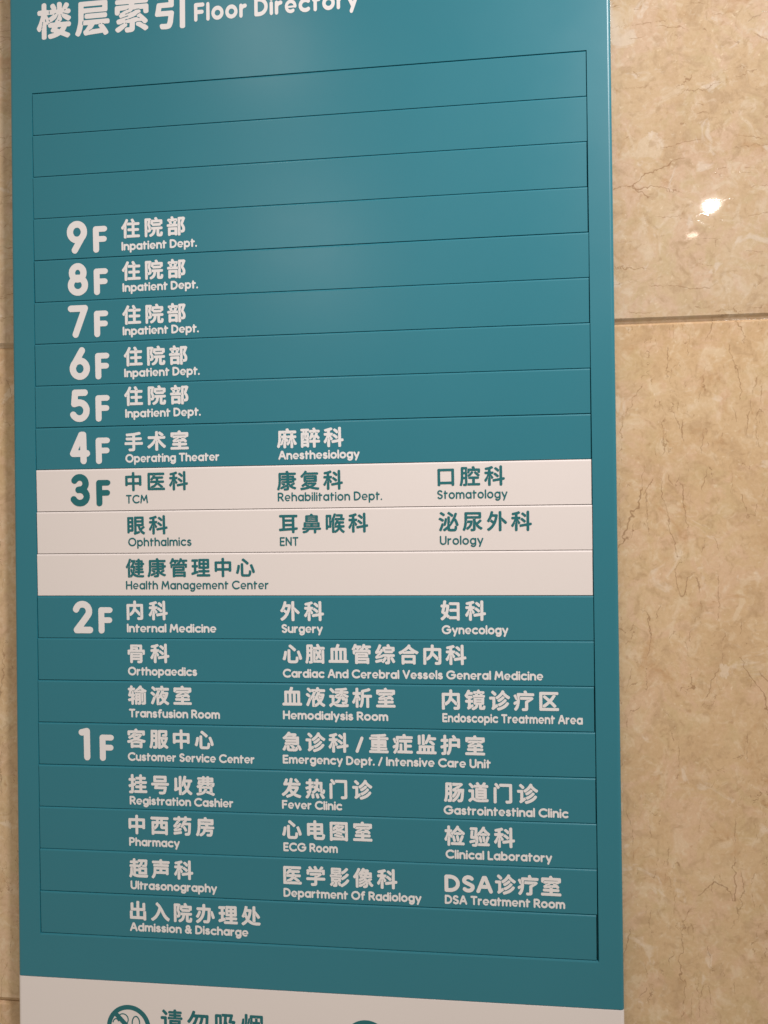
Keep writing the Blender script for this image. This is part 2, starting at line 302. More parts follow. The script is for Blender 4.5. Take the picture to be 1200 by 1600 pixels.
# ------------------------------------------------------------------ lettering: outlines of rounded sign letters
# letter shapes as plain numbers: character code, weight code, width, number of outlines; then for each outline
# its number of points, the first point and the steps from point to point (half hundredths of the letter height)
DATA = [
38,98,177,4,62,56,2,16,-2,15,1,15,5,10,5,10,6,10,-11,5,-3,7,-3,8,0,5,2,6,4,3,6,3,7,-1,7,-1,6,-4,4,-16,18,0,2,17,30,1,8,-1,8,-5,7,-5,4,-5,2,-5,1,-5,-1,-5,-2,-5,-3,-1,2,7,
14,3,13,0,13,-3,12,-6,11,-10,11,-7,6,-8,3,-12,4,-15,1,-10,-2,-10,-3,-13,-7,-10,-10,-5,-8,-4,-8,-2,-16,1,-10,3,-12,6,-10,-1,-2,-8,-5,-11,-11,-6,-10,-6,-14,-1,-13,2,-13,2,
-4,7,-13,8,-10,10,-7,13,-6,16,64,44,-7,3,-5,2,-6,5,-2,5,0,3,2,4,3,4,3,2,7,1,8,3,2,-1,21,-23,0,-3,-6,-3,-7,-2,5,114,90,-3,4,8,4,1,-2,-3,-5,13,79,128,-10,11,-2,5,0,2,2,5,3,
3,5,2,7,0,5,-2,3,-2,2,-3,1,-5,-6,-11,46,98,44,1,18,14,2,5,-2,5,0,8,2,5,4,5,8,2,10,-2,8,-5,7,-8,5,-7,1,-8,-1,-8,-5,-4,-7,-2,-8,0,-5,1,-5,5,-8,47,98,112,1,20,14,-5,8,-1,7,
1,7,4,5,6,68,163,2,5,1,5,-1,7,-5,8,-7,5,-7,2,-8,-1,-7,-4,-5,-6,-70,-164,-2,-7,0,-5,1,-5,5,-8,65,98,188,2,36,14,2,5,-2,7,1,8,3,5,4,3,6,15,38,2,1,70,0,2,-1,16,-40,4,-6,3,
-2,8,-3,4,-1,6,1,7,3,3,2,3,6,3,7,0,5,-1,5,-63,157,-5,8,-5,3,-5,2,-5,1,-22,0,-6,-2,-3,-2,-4,-2,-3,-5,-65,-163,-1,-7,3,-7,3,-6,7,76,98,0,1,18,44,18,-44,0,-1,-3,-1,-30,0,67,
98,203,1,63,96,2,10,-2,23,1,25,4,20,8,18,10,6,6,4,8,0,10,-4,7,-6,7,-6,2,-4,1,-6,-1,-4,-1,-18,-10,-15,-5,-15,-3,-15,0,-17,3,-13,5,-13,7,-2,3,-8,7,-5,8,-6,12,-1,10,1,10,5,
13,5,7,11,12,13,7,13,5,17,3,15,0,15,-3,15,-5,18,-10,7,-2,10,2,7,5,4,6,2,8,-1,7,-4,8,-5,5,-18,10,-22,9,-23,3,-25,0,-22,-4,-23,-8,-20,-12,-15,-14,-13,-19,-8,-20,-3,-23,3,
-20,7,-20,12,-17,18,-18,19,-11,23,-8,68,98,177,2,30,14,2,8,-2,42,0,22,2,20,6,20,9,6,3,14,12,15,17,10,20,4,17,1,20,-1,8,-4,18,-11,20,-14,16,-17,14,-23,10,-20,6,-22,2,-45,
0,-5,-1,-5,-3,-6,-7,-2,-5,-1,-5,0,-157,1,-8,3,-5,5,-5,19,44,44,0,112,18,0,17,-1,15,-5,12,-6,10,-8,8,-9,6,-13,2,-8,0,-12,-2,-10,-5,-10,-8,-10,-3,-2,-8,-6,-13,-7,-17,-4,
-14,-1,69,98,139,1,50,14,2,8,-2,97,0,5,1,5,3,3,2,4,6,2,7,0,5,-1,5,-2,5,-3,4,-8,4,-8,2,-72,0,0,35,62,1,6,1,6,3,5,5,3,5,1,8,-1,7,-3,5,-5,5,-6,3,-6,1,-62,1,0,32,72,0,6,1,10,
5,3,4,3,6,1,4,-1,6,-4,10,-5,4,-6,3,-7,1,-94,0,-6,-1,-10,-5,-3,-5,-2,-5,-1,-5,0,-157,1,-8,3,-5,5,-5,70,98,139,1,41,19,0,5,0,8,2,5,4,5,8,2,8,0,57,65,1,7,3,5,3,4,6,2,4,0,8,
-1,5,-2,4,-5,6,-7,3,-6,1,-62,1,0,32,72,0,6,1,10,5,3,4,3,6,1,4,-1,6,-4,10,-5,4,-6,3,-7,1,-94,0,-6,-1,-10,-5,-3,-5,-2,-5,-1,-5,0,-157,1,-8,3,-5,5,-5,71,98,234,1,79,97,2,7,
-1,25,0,23,4,22,8,19,11,17,15,12,18,8,20,4,22,-2,10,-4,5,-4,4,-5,3,-7,1,-78,0,-7,-2,-8,-6,-4,-7,-1,-5,0,-5,3,-8,4,-5,3,-2,5,-3,5,-1,48,0,1,-1,-6,-9,-10,-9,-13,-7,-15,-6,
-15,-2,-15,0,-17,3,-15,6,-10,6,-11,10,-7,10,-4,13,-1,10,2,10,4,10,9,12,10,8,13,7,15,5,15,2,15,0,18,-4,12,-5,17,-11,5,-2,5,-1,5,1,5,2,5,4,5,7,2,7,-1,8,-4,7,-4,4,-18,12,
-22,9,-23,5,-25,1,-22,-3,-23,-8,-20,-11,-17,-14,-15,-20,-9,-20,-3,-20,2,-22,7,-21,13,-19,17,-17,18,-11,22,-9,72,98,169,1,54,19,0,5,0,8,2,5,4,5,8,2,8,0,57,2,1,78,0,1,-1,0,
-57,1,-6,2,-4,4,-6,4,-3,6,-2,4,-1,6,0,10,5,3,4,3,5,1,8,0,157,-1,5,-2,5,-4,5,-3,2,-7,4,-6,0,-4,-1,-6,-2,-4,-3,-5,-8,-2,-7,0,-55,-1,-1,-80,1,0,55,-1,5,-2,5,-4,5,-3,2,-5,3,
-5,1,-5,0,-5,-1,-5,-3,-4,-4,-3,-6,-2,-7,0,-157,1,-8,3,-5,5,-5,73,98,44,1,22,19,0,5,0,5,1,5,3,3,2,4,6,2,4,1,6,-1,160,-2,7,-4,5,-5,4,-8,2,-5,0,-5,-1,-7,-5,-5,-8,-2,-7,0,
-160,1,-5,3,-5,5,-5,76,98,131,1,26,14,2,8,-2,87,0,5,1,8,3,8,10,1,8,-1,7,-4,6,-4,5,-8,3,-70,1,-1,138,-2,7,-4,5,-5,4,-8,2,-5,0,-5,-1,-7,-5,-5,-8,-2,-7,0,-160,1,-5,3,-5,5,
-5,77,98,215,1,55,14,2,5,-2,5,0,8,2,5,4,5,8,1,5,13,90,3,0,30,-53,3,-2,4,-4,6,-2,4,-1,6,0,4,2,5,3,3,3,32,56,2,-5,13,-87,3,-7,2,-5,4,-3,4,-2,5,-2,5,0,5,1,5,2,5,4,4,7,1,5,0,
5,-22,158,-3,7,-5,6,-8,4,-7,1,-7,-2,-8,-5,-3,-4,-42,-73,-3,-2,-42,75,-4,5,-4,2,-4,3,-8,1,-8,-2,-7,-5,-3,-4,-3,-7,-23,-158,1,-8,5,-10,79,98,218,2,32,90,2,9,-2,23,1,20,3,
22,10,18,11,14,15,13,19,7,20,2,20,-2,20,-7,20,-2,5,-10,15,-15,16,-19,12,-21,9,-20,3,-23,1,-23,-5,-21,-8,-19,-12,-15,-16,-11,-17,-7,-20,-3,-23,2,-20,7,-20,11,-17,16,-17,
18,-11,22,-9,30,102,44,-13,3,-13,4,-12,8,-8,8,-6,10,-5,12,-1,10,1,13,4,10,6,10,9,9,12,8,13,4,13,3,14,0,13,-2,13,-5,11,-7,11,-12,5,-8,4,-10,2,-13,-2,-10,-4,-12,-7,-10,-8,
-8,-10,-7,-15,-6,-13,-2,80,98,150,2,37,14,2,8,-2,7,1,7,5,6,7,1,3,1,6,0,46,2,1,30,0,10,1,18,4,12,6,13,9,9,10,3,5,5,10,3,12,1,16,-3,12,-7,12,-3,6,-8,8,-13,9,-12,6,-15,4,
-15,1,-50,0,-8,-1,-10,-5,-3,-5,-2,-5,-1,-5,0,-157,1,-8,3,-5,5,-5,15,44,113,0,43,30,0,10,-1,5,-1,7,-4,5,-4,3,-4,2,-6,-1,-7,-5,-7,-8,-6,-10,-3,-8,-1,-28,0,82,98,158,2,43,
19,0,5,0,8,2,5,4,5,8,2,8,0,50,21,0,54,-64,7,-6,8,-2,8,1,7,3,6,8,2,4,0,8,-1,5,-2,5,-40,48,15,9,10,11,7,14,4,16,0,10,-1,4,-3,10,-5,10,-4,6,-8,9,-13,8,-12,6,-15,4,-15,1,-52,
0,-6,-1,-10,-5,-3,-5,-2,-5,-1,-5,0,-157,1,-8,3,-5,5,-5,13,44,116,0,40,30,0,10,-1,5,-1,7,-4,5,-4,4,-4,1,-8,-2,-5,-5,-6,-10,-5,-7,-2,83,98,146,1,72,59,2,16,-2,15,2,13,3,13,
7,12,9,8,11,7,12,3,12,0,16,-1,4,-4,13,-6,6,-27,15,-48,21,-12,8,1,5,4,5,7,4,8,3,7,0,8,-1,5,-1,5,-3,10,-8,7,-3,8,0,5,2,5,3,4,4,2,5,2,8,-2,7,-4,7,-10,9,-15,9,-15,4,-15,2,
-15,-1,-12,-4,-14,-6,-11,-8,-8,-9,-7,-13,-4,-13,0,-4,1,-13,4,-13,6,-7,23,-16,50,-22,14,-7,-1,-5,-5,-7,-8,-6,-8,-2,-12,0,-8,2,-7,4,-11,9,-9,3,-5,-1,-7,-2,-4,-3,-4,-4,-2,
-6,-1,-7,1,-7,4,-7,13,-11,10,-5,5,-3,84,98,161,1,36,73,2,9,-2,4,1,6,2,6,6,4,7,0,138,2,2,40,1,8,3,4,4,3,5,2,5,0,10,-2,5,-4,5,-4,2,-5,3,-7,1,-120,0,-5,-1,-5,-3,-4,-4,-3,-6,
-2,-7,1,-7,4,-8,7,-5,4,-2,6,-1,34,0,3,-2,0,-135,1,-5,3,-5,5,-5,85,98,165,1,55,66,2,8,-2,18,0,14,3,16,5,14,9,10,9,12,16,5,15,2,15,0,107,-1,5,-2,6,-6,6,-4,2,-6,2,-4,0,-8,
-2,-8,-6,-4,-8,0,-110,-1,-7,-2,-5,-5,-6,-5,-4,-5,-3,-8,-3,-10,-2,-7,0,-7,1,-10,3,-6,4,-6,5,-4,5,-2,5,0,112,-1,5,-2,5,-4,5,-5,4,-6,1,-4,1,-8,-1,-5,-3,-4,-4,-3,-5,-2,-8,0,
-107,3,-18,5,-12,6,-10,4,-5,11,-10,15,-9,12,-4,86,98,180,1,31,82,2,7,-2,5,0,10,5,5,7,69,157,2,7,0,6,-1,4,-5,8,-8,5,-7,1,-7,-1,-8,-5,-4,-5,-48,-110,-3,0,-47,107,-3,6,-5,4,
-5,3,-5,1,-5,0,-5,-1,-5,-3,-4,-4,-5,-10,0,-6,2,-7,69,-157,5,-7,97,98,158,2,42,65,2,7,-2,17,1,15,3,12,5,3,-1,5,-5,4,-1,6,-2,5,0,5,2,4,2,4,3,3,5,2,4,1,6,0,107,-1,5,-2,5,-3,
4,-6,4,-7,3,-7,0,-8,-3,-5,-5,-3,-1,-14,6,-16,3,-14,0,-18,-4,-15,-6,-13,-9,-11,-12,-8,-13,-5,-14,-2,-18,2,-15,5,-15,9,-15,13,-12,13,-8,12,-5,29,76,44,-10,2,-4,2,-8,5,-5,6,
-3,5,-2,5,0,7,1,6,3,7,3,5,5,5,6,3,7,3,5,1,8,0,7,-1,7,-3,8,-5,4,-5,5,-10,1,-8,-1,-5,-3,-7,-3,-6,-5,-4,-6,-4,-7,-3,-7,-1,98,98,158,2,44,19,0,7,1,6,1,4,4,3,2,3,1,12,-5,15,
-3,17,-1,16,3,14,6,16,10,9,10,3,4,7,11,4,12,3,18,-2,18,-5,12,-2,5,-6,10,-10,10,-14,10,-15,7,-18,4,-17,-1,-13,-2,-10,-4,-2,0,0,36,-2,7,-3,6,-5,4,-5,3,-5,1,-5,0,-5,-1,-7,
-5,-5,-8,-2,-7,0,-160,1,-5,3,-5,5,-5,29,76,44,-10,2,-4,2,-8,5,-5,6,-3,5,-2,5,0,7,1,6,3,7,3,5,5,5,6,3,7,3,5,1,8,0,7,-1,7,-3,8,-5,4,-5,5,-10,1,-8,-1,-5,-3,-7,-3,-6,-5,-4,
-6,-4,-7,-3,-7,-1,99,98,150,1,61,69,2,20,-2,18,2,15,5,17,9,5,5,3,5,1,8,-2,8,-4,6,-8,5,-5,2,-7,-1,-5,-1,-10,-5,-10,-3,-10,-1,-10,1,-10,2,-8,4,-5,4,-6,7,-3,5,-1,5,0,5,1,5,
4,8,5,5,5,4,10,5,8,1,10,1,10,-1,10,-3,12,-6,5,-1,5,0,5,2,8,5,3,5,3,7,-1,8,-1,5,-4,5,-3,2,-17,9,-15,5,-18,2,-17,-1,-18,-4,-15,-7,-15,-11,-11,-13,-8,-15,-4,-15,0,-17,3,-16,
8,-14,12,-14,13,-9,17,-9,100,98,158,2,43,65,2,7,-2,17,1,15,3,12,5,3,-1,5,-5,4,-1,6,-2,5,0,10,4,4,5,3,5,2,8,0,157,-1,5,-3,6,-5,6,-5,2,-8,2,-7,-1,-7,-4,-5,-6,-2,-5,-1,-5,0,
-35,-2,-1,-10,4,-16,3,-14,0,-18,-4,-15,-6,-13,-9,-11,-12,-9,-15,-4,-12,-2,-18,2,-15,6,-17,8,-13,13,-12,13,-8,12,-5,29,76,44,-10,2,-4,2,-8,5,-5,6,-3,5,-2,5,0,7,1,6,3,7,3,
5,5,5,6,3,7,3,5,1,8,0,7,-1,7,-3,8,-5,4,-5,5,-10,1,-8,-1,-5,-3,-7,-3,-6,-5,-4,-6,-4,-7,-3,-7,-1,101,98,158,2,53,69,4,8,-1,15,1,15,4,12,6,5,4,3,6,1,5,-1,8,-2,5,-3,3,-5,3,
-5,1,-8,-1,-10,-5,-10,-2,-7,0,-8,1,-7,2,-8,5,-6,5,-3,5,2,1,75,1,7,-3,8,-2,7,2,5,4,3,5,2,5,0,5,-2,15,-4,12,-10,15,-9,10,-12,8,-15,6,-15,3,-18,0,-15,-3,-14,-6,-11,-8,-10,
-10,-3,-5,-7,-12,-5,-15,-1,-15,3,-15,5,-13,8,-13,12,-12,13,-8,15,-5,16,42,81,2,8,3,5,5,5,7,5,8,4,7,1,8,0,7,-1,10,-4,5,-3,5,-5,5,-7,2,-5,-2,-2,-2,0,102,98,112,1,61,39,2,7,
-2,6,1,4,1,6,4,2,3,4,7,0,86,1,1,15,0,8,2,7,6,2,3,3,5,0,7,-1,6,-2,4,-5,6,-7,4,-5,1,-12,0,-3,1,-1,1,1,4,3,3,20,0,4,1,8,4,5,6,2,5,1,4,0,6,-2,4,-5,8,-3,3,-6,2,-4,1,-18,0,-10,
-1,-12,-4,-8,-5,-8,-8,-7,-10,-3,-10,-2,-15,-8,-1,-7,-3,-5,-5,-3,-6,-1,-6,0,-4,2,-6,3,-4,7,-6,4,-2,8,-1,1,-1,0,-83,1,-5,3,-5,5,-5,103,98,158,3,47,67,-50,17,-2,12,1,6,1,14,
6,13,7,10,9,9,13,3,5,5,12,2,15,0,113,-1,5,-3,5,-5,6,-5,2,-8,2,-7,-1,-5,-2,-5,-5,-3,-1,-14,6,-16,3,-14,0,-18,-4,-15,-6,-13,-9,-11,-11,-9,-15,-4,-15,-2,-15,2,-15,4,-13,2,
-5,8,-13,10,-10,14,-9,-8,-4,-6,-4,-2,-3,-3,-4,-1,-5,0,-5,1,-5,5,-8,13,-11,13,-7,13,76,-8,-7,2,-7,5,-4,3,1,1,13,-3,14,0,16,3,4,2,3,0,-5,-6,-8,-4,-7,-3,28,74,44,-8,2,-4,2,
-7,4,-5,5,-3,5,-3,8,0,5,1,7,1,5,8,10,8,5,4,2,8,2,8,0,7,-1,10,-5,5,-3,4,-5,3,-5,2,-5,1,-7,-1,-5,-2,-8,-4,-5,-8,-7,-10,-5,-7,-1,104,98,146,1,57,14,2,8,-2,7,1,7,5,5,6,2,4,1,
6,0,54,1,10,4,8,5,6,8,4,7,2,7,0,6,-1,7,-3,7,-6,4,-7,3,-10,0,-60,2,-7,4,-6,5,-3,5,-2,7,-1,6,2,5,2,5,5,3,5,1,8,0,57,-1,13,-1,4,-4,13,-8,13,-10,10,-10,7,-18,8,-12,3,-16,0,
-14,-3,-8,-3,0,35,-2,7,-3,6,-5,4,-5,3,-5,1,-5,0,-5,-1,-7,-5,-5,-8,-2,-7,0,-160,1,-5,3,-5,5,-5,105,98,44,2,22,19,0,5,0,5,1,5,3,3,2,4,6,2,4,1,6,-1,107,-3,7,-4,5,-4,4,-8,2,
-5,0,-5,-1,-7,-4,-5,-8,-2,-8,0,-107,1,-5,3,-5,5,-5,16,20,152,9,1,7,3,6,8,2,8,-1,10,-4,6,-7,6,-8,3,-8,-1,-8,-4,-6,-8,-2,-8,1,-10,4,-7,7,-5,108,98,44,1,22,19,0,5,0,5,1,5,3,
3,2,4,6,2,4,1,6,-1,160,-2,7,-4,5,-5,4,-8,2,-5,0,-5,-1,-7,-5,-5,-8,-2,-7,0,-160,1,-5,3,-5,5,-5,109,98,218,1,80,14,2,8,-2,7,1,7,5,5,6,2,4,1,6,0,67,3,7,5,5,7,4,5,1,8,-1,4,
-2,6,-4,4,-7,1,-8,1,-65,2,-7,4,-6,2,-2,8,-3,5,-1,5,1,8,3,3,2,5,10,1,6,0,62,1,8,4,7,6,4,4,2,8,1,8,-2,5,-2,4,-6,3,-7,1,-67,0,-6,2,-4,4,-6,3,-2,8,-3,4,-1,6,1,7,3,3,2,4,6,2,
7,0,67,-2,16,-3,10,-6,10,-11,12,-10,7,-12,6,-15,3,-13,0,-14,-4,-12,-4,-11,-8,-13,8,-10,5,-12,2,-15,1,-13,-3,-7,-3,-3,0,-4,4,-8,2,-8,-1,-10,-5,-3,-5,-2,-5,-1,-5,0,-107,1,
-8,3,-5,5,-5,110,98,146,1,54,14,2,8,-2,7,1,7,5,5,6,2,4,1,6,0,54,1,10,4,8,5,6,10,5,8,1,10,-1,7,-3,7,-6,4,-7,3,-10,0,-60,1,-5,3,-5,7,-6,5,-2,5,-1,5,0,5,2,5,4,3,2,3,6,1,8,0,
57,-1,15,-4,12,-3,6,-6,10,-10,10,-13,9,-13,5,-17,4,-15,-1,-12,-2,-13,-5,-5,4,-5,3,-5,1,-5,0,-7,-3,-7,-5,-3,-6,-2,-7,0,-107,1,-8,3,-5,5,-5,111,98,161,2,31,65,2,9,-2,15,0,
17,4,16,6,12,9,11,10,9,15,6,15,1,15,-1,15,-5,15,-9,15,-13,13,-14,9,-15,6,-15,3,-17,-1,-16,-2,-14,-6,-14,-9,-12,-13,-8,-12,-6,-15,-2,-18,2,-15,5,-15,8,-12,12,-13,12,-8,15,
-7,30,76,44,-7,1,-7,3,-6,4,-5,5,-5,6,-2,6,0,5,1,8,2,5,3,5,4,5,8,5,7,3,7,1,8,0,8,-1,10,-4,4,-4,6,-5,3,-5,2,-5,1,-8,-1,-5,-2,-5,-3,-6,-6,-5,-4,-4,-10,-4,-8,-1,112,98,158,2,
43,14,-52,8,-2,7,1,7,5,5,6,2,4,1,6,0,40,12,-5,16,-3,14,0,18,4,14,6,14,9,10,11,8,12,5,16,2,14,0,6,-2,14,-4,13,-9,15,-10,11,-14,9,-16,7,-18,3,-12,0,-16,-3,-14,-6,-3,1,-3,3,
-4,3,-6,1,-4,1,-8,-1,-5,-3,-4,-4,-3,-4,-2,-6,0,-164,1,-8,3,-5,5,-5,31,72,45,-6,1,-7,3,-4,3,-5,6,-3,4,-3,8,0,5,1,7,2,6,3,4,5,6,7,4,4,2,8,2,8,0,7,-1,7,-3,6,-3,7,-8,2,-3,2,
-8,1,-5,-1,-7,-2,-6,-3,-4,-5,-6,-7,-4,-7,-3,-5,-1,-8,0,114,98,104,1,37,19,0,5,0,8,2,5,4,5,8,2,8,0,57,1,5,2,5,7,7,8,4,7,2,13,2,10,5,4,7,3,8,-1,8,-4,7,-8,6,-4,1,-6,1,-14,
-2,-16,-4,-4,-2,-6,5,-4,4,-6,1,-4,1,-6,-1,-10,-5,-3,-5,-2,-5,-1,-5,0,-110,1,-5,3,-5,5,-5,115,98,123,1,66,47,2,13,-2,13,1,12,3,10,5,10,7,8,8,5,10,3,10,0,5,-1,11,-2,9,-6,7,
-4,4,-17,9,-39,15,6,2,7,0,5,-2,10,-6,5,-1,5,0,5,1,5,3,4,3,4,5,1,5,0,8,-1,4,-3,6,-5,4,-7,6,-10,4,-10,3,-10,1,-13,-1,-10,-3,-12,-5,-8,-6,-8,-9,-5,-10,-3,-10,0,-10,2,-7,4,
-10,5,-5,18,-10,40,-15,0,-3,-5,-2,-13,0,-7,3,-8,7,-10,4,-5,0,-5,-1,-5,-2,-3,-3,-4,-6,-2,-4,-1,-8,3,-8,3,-4,7,-7,10,-7,10,-4,116,98,108,1,49,33,2,9,-2,4,1,6,2,6,6,4,7,1,6,
0,80,1,1,25,1,7,2,6,3,3,5,2,5,1,5,-1,8,-2,4,-3,5,-6,3,-7,3,-25,0,-1,2,-1,20,-3,7,-3,4,-4,4,-6,2,-4,1,-6,-1,-6,-2,-4,-3,-4,-5,-2,-4,-1,-6,0,-17,-1,-3,-7,-2,-6,-5,-3,-5,-2,
-8,1,-7,4,-7,4,-4,8,-4,2,-2,0,-83,1,-5,3,-5,5,-5,117,98,146,1,53,59,2,7,-2,16,0,12,3,12,5,10,-7,6,-1,4,0,6,1,4,3,4,2,4,6,2,4,0,113,-1,5,-2,5,-4,5,-5,4,-8,2,-7,-1,-7,-3,
-7,-7,-2,-5,0,-65,-2,-7,-2,-6,-5,-5,-8,-4,-10,-3,-7,0,-10,3,-7,5,-6,7,-2,5,0,65,-2,7,-3,6,-3,2,-4,4,-6,1,-4,1,-6,-1,-10,-5,-3,-5,-2,-5,-1,-5,0,-63,1,-12,5,-12,9,-16,11,
-10,13,-8,13,-5,118,98,146,1,30,65,2,7,-2,7,1,7,3,5,5,53,110,2,7,0,6,-1,4,-6,8,-5,4,-8,2,-7,-1,-6,-3,-6,-4,-33,-68,-2,1,-30,63,-10,10,-6,1,-4,1,-6,-1,-4,-2,-5,-3,-5,-8,
-2,-4,0,-6,2,-7,52,-107,5,-7,121,98,150,1,34,52,-48,7,-2,7,1,8,4,5,7,69,157,2,7,0,6,-2,4,-4,7,-8,5,-7,2,-7,-1,-6,-3,-5,-4,-3,-6,-29,-66,-38,69,-9,9,-6,1,-4,1,-6,-1,-4,-2,
-5,-3,-5,-8,-2,-4,0,-6,2,-7,55,-100,-17,-37,-2,-8,1,-8,3,-6,4,-5,20013,98,200,3,53,91,-22,5,-1,9,0,5,3,3,4,1,5,0,52,2,2,41,-1,3,-6,3,-3,3,-2,11,0,4,1,3,2,2,4,1,5,0,85,-2,
7,-4,3,-4,1,-61,0,-1,1,-1,24,0,3,-2,3,-3,3,-6,2,-7,0,-4,-1,-2,-1,-4,-4,-1,-4,0,-25,-2,-1,-63,0,-3,-1,-3,-3,-1,-4,-1,-3,0,-87,2,-5,3,-4,3,-1,4,-1,7,0,4,1,3,3,4,8,41,1,2,
-2,0,-56,2,-4,8,42,71,-1,3,0,36,1,0,41,1,2,-1,0,-36,-1,-2,8,116,71,-1,1,-1,2,1,36,1,1,41,-1,1,0,0,-38,20303,98,200,4,114,35,-22,4,-1,7,0,6,1,3,3,3,5,-3,3,0,18,3,7,0,99,
-1,4,1,4,1,3,2,1,2,-3,0,-1,-2,-4,3,-6,4,-3,45,0,1,-2,0,-27,-1,-2,-36,0,-4,-1,-3,-4,-2,-4,0,-3,1,-9,2,-4,4,-2,4,-1,35,0,0,-36,-1,-1,-45,0,-6,-1,-2,-2,-1,-2,0,-20,3,-2,6,
-1,120,0,4,1,4,2,2,2,1,4,0,11,-2,4,-5,3,-4,1,-45,1,0,36,38,0,4,2,3,3,2,3,1,4,-1,9,-3,4,-4,2,-4,1,-36,0,0,30,2,1,40,0,5,1,4,3,2,5,0,11,-2,5,-4,2,-3,1,-40,0,0,4,-3,6,-11,
21,-6,6,-5,2,-4,-1,-9,-3,-3,-4,-2,-3,1,-6,11,-21,-1,-1,-47,0,0,1,8,20,1,3,-1,4,-1,2,-4,4,-9,3,-5,0,-5,-2,-2,-4,-12,-25,-8,-14,-10,-15,-8,-10,-8,-9,-2,-4,0,-7,5,-9,3,-3,4,
-2,5,-1,4,2,5,7,2,-3,-1,-4,0,-81,1,-6,12,30,76,-2,3,1,4,0,2,2,3,1,3,2,1,1,-1,1,-3,-2,-3,0,-3,-2,-4,9,62,125,-2,3,2,5,3,2,1,1,2,-1,0,-3,-3,-2,-1,-3,11,129,127,-3,3,2,1,3,
2,7,1,4,2,1,-2,1,-1,-1,-1,-4,-2,-6,-1,20687,98,200,10,187,33,-22,14,0,4,4,2,5,-1,6,-2,3,0,7,2,4,0,2,1,3,0,6,-1,3,0,15,1,3,0,9,-1,4,0,11,1,3,0,31,-1,4,2,3,3,-4,8,-1,0,-15,
1,-3,2,-2,4,-3,3,2,4,0,3,-3,-3,-2,-5,0,-13,-5,-4,-3,-1,-2,0,-11,1,-2,4,-4,4,-2,1,1,4,0,4,2,3,1,15,7,7,4,2,2,5,2,1,0,1,-2,-1,-2,-3,-1,-2,-2,-7,-3,-2,-3,-7,-3,-3,-1,-6,-3,
-3,0,-4,-2,-4,0,-5,-2,-5,-3,0,-15,5,-5,9,0,2,1,25,13,2,2,7,3,4,4,3,2,4,4,3,0,1,-2,-7,-7,-3,-1,-7,-6,-7,-3,-2,-3,-15,-7,-5,-1,-5,-3,-7,0,-7,-3,-2,-6,0,-7,2,-3,0,-2,3,-3,4,
-2,3,-1,11,4,15,6,7,8,5,3,2,0,3,-3,-8,-4,-4,-4,-1,-2,1,-8,4,-5,3,-2,6,-1,12,1,7,1,5,3,4,3,7,9,2,8,2,7,0,11,2,3,6,-11,7,-8,8,-8,7,-5,4,-1,5,1,3,2,5,7,2,3,1,4,-2,5,-12,10,
-5,7,-6,9,-5,10,14,9,2,2,2,4,-1,5,-3,4,-3,3,5,6,1,3,0,40,-1,3,-4,4,-3,2,-26,0,6,11,1,5,-3,5,-7,6,-5,1,-27,0,-2,6,-4,5,-3,1,-6,1,-7,0,-4,-3,-11,-18,-10,-13,-2,-3,-4,-4,-1,
-3,-4,-3,-2,1,0,1,10,15,5,14,0,6,-6,6,-9,3,-7,0,-4,-4,-12,-27,-8,-14,-9,-15,-15,-20,-2,-5,0,-4,2,-3,5,-8,4,-3,5,-1,4,0,2,3,1,3,2,2,2,-3,-2,-6,0,-79,1,-5,3,-4,16,111,3,-3,
2,2,2,3,1,4,3,2,3,2,2,3,7,2,1,1,-1,1,-2,0,-1,-4,-7,-2,-2,-2,-4,-3,-3,13,149,22,-2,3,0,2,-2,3,0,4,-2,4,1,1,2,1,1,-1,2,-4,1,-5,2,-3,-1,-4,16,138,62,-9,12,-1,-1,-6,3,0,2,2,
2,7,-4,25,0,6,2,3,2,11,0,3,-3,-2,-2,-12,0,-3,-2,-4,0,6,84,75,-3,2,3,3,8,1,3,-2,-3,-2,8,93,101,-1,1,0,4,1,1,17,0,1,-1,-2,-4,-1,-1,8,138,102,1,4,1,1,18,0,1,-1,0,-4,-1,-1,
-18,0,12,52,103,-2,2,-2,5,0,7,2,5,6,4,1,0,1,-2,-5,-5,-1,-2,0,-7,2,-4,7,68,104,-2,1,0,1,2,5,2,1,2,-2,-2,-5,9,101,133,-1,0,1,2,14,0,4,2,1,0,1,-2,-1,-1,-1,-2,20837,98,200,1,
51,17,-19,5,-2,4,1,3,2,16,11,18,16,15,18,12,20,12,24,1,4,0,6,2,1,2,-1,1,-6,10,-22,12,-21,13,-18,17,-18,17,-12,3,-2,4,-1,4,1,4,3,6,14,0,6,-1,4,-27,22,-18,24,-32,59,-18,27,
-3,4,-24,22,-4,2,-6,0,-3,-3,-7,-8,-2,-6,1,-3,2,-4,16,-14,8,-9,3,-5,-6,-22,-10,-26,-12,-21,-15,-18,-14,-13,-18,-12,-4,-4,0,-5,1,-4,20869,98,200,5,67,19,-22,4,-1,11,0,4,2,
3,4,1,4,0,30,-2,4,3,3,2,-3,3,-2,5,0,4,1,11,7,11,9,9,10,7,9,7,11,21,-20,20,-23,4,-2,4,0,3,2,4,3,1,-2,-1,-18,-25,0,-4,-2,-3,-3,-2,-4,0,-3,3,-10,2,-3,4,-2,3,-2,24,1,9,1,5,1,
7,5,3,3,2,4,1,5,1,8,0,126,-1,3,-2,3,-4,3,-5,1,-61,0,0,22,-1,5,-3,4,-2,1,-5,2,-9,0,-4,-2,-3,-3,-2,-3,0,-24,-1,-2,-60,0,-6,-1,-3,-2,-2,-4,-1,-3,0,-144,1,-6,11,41,23,-2,2,
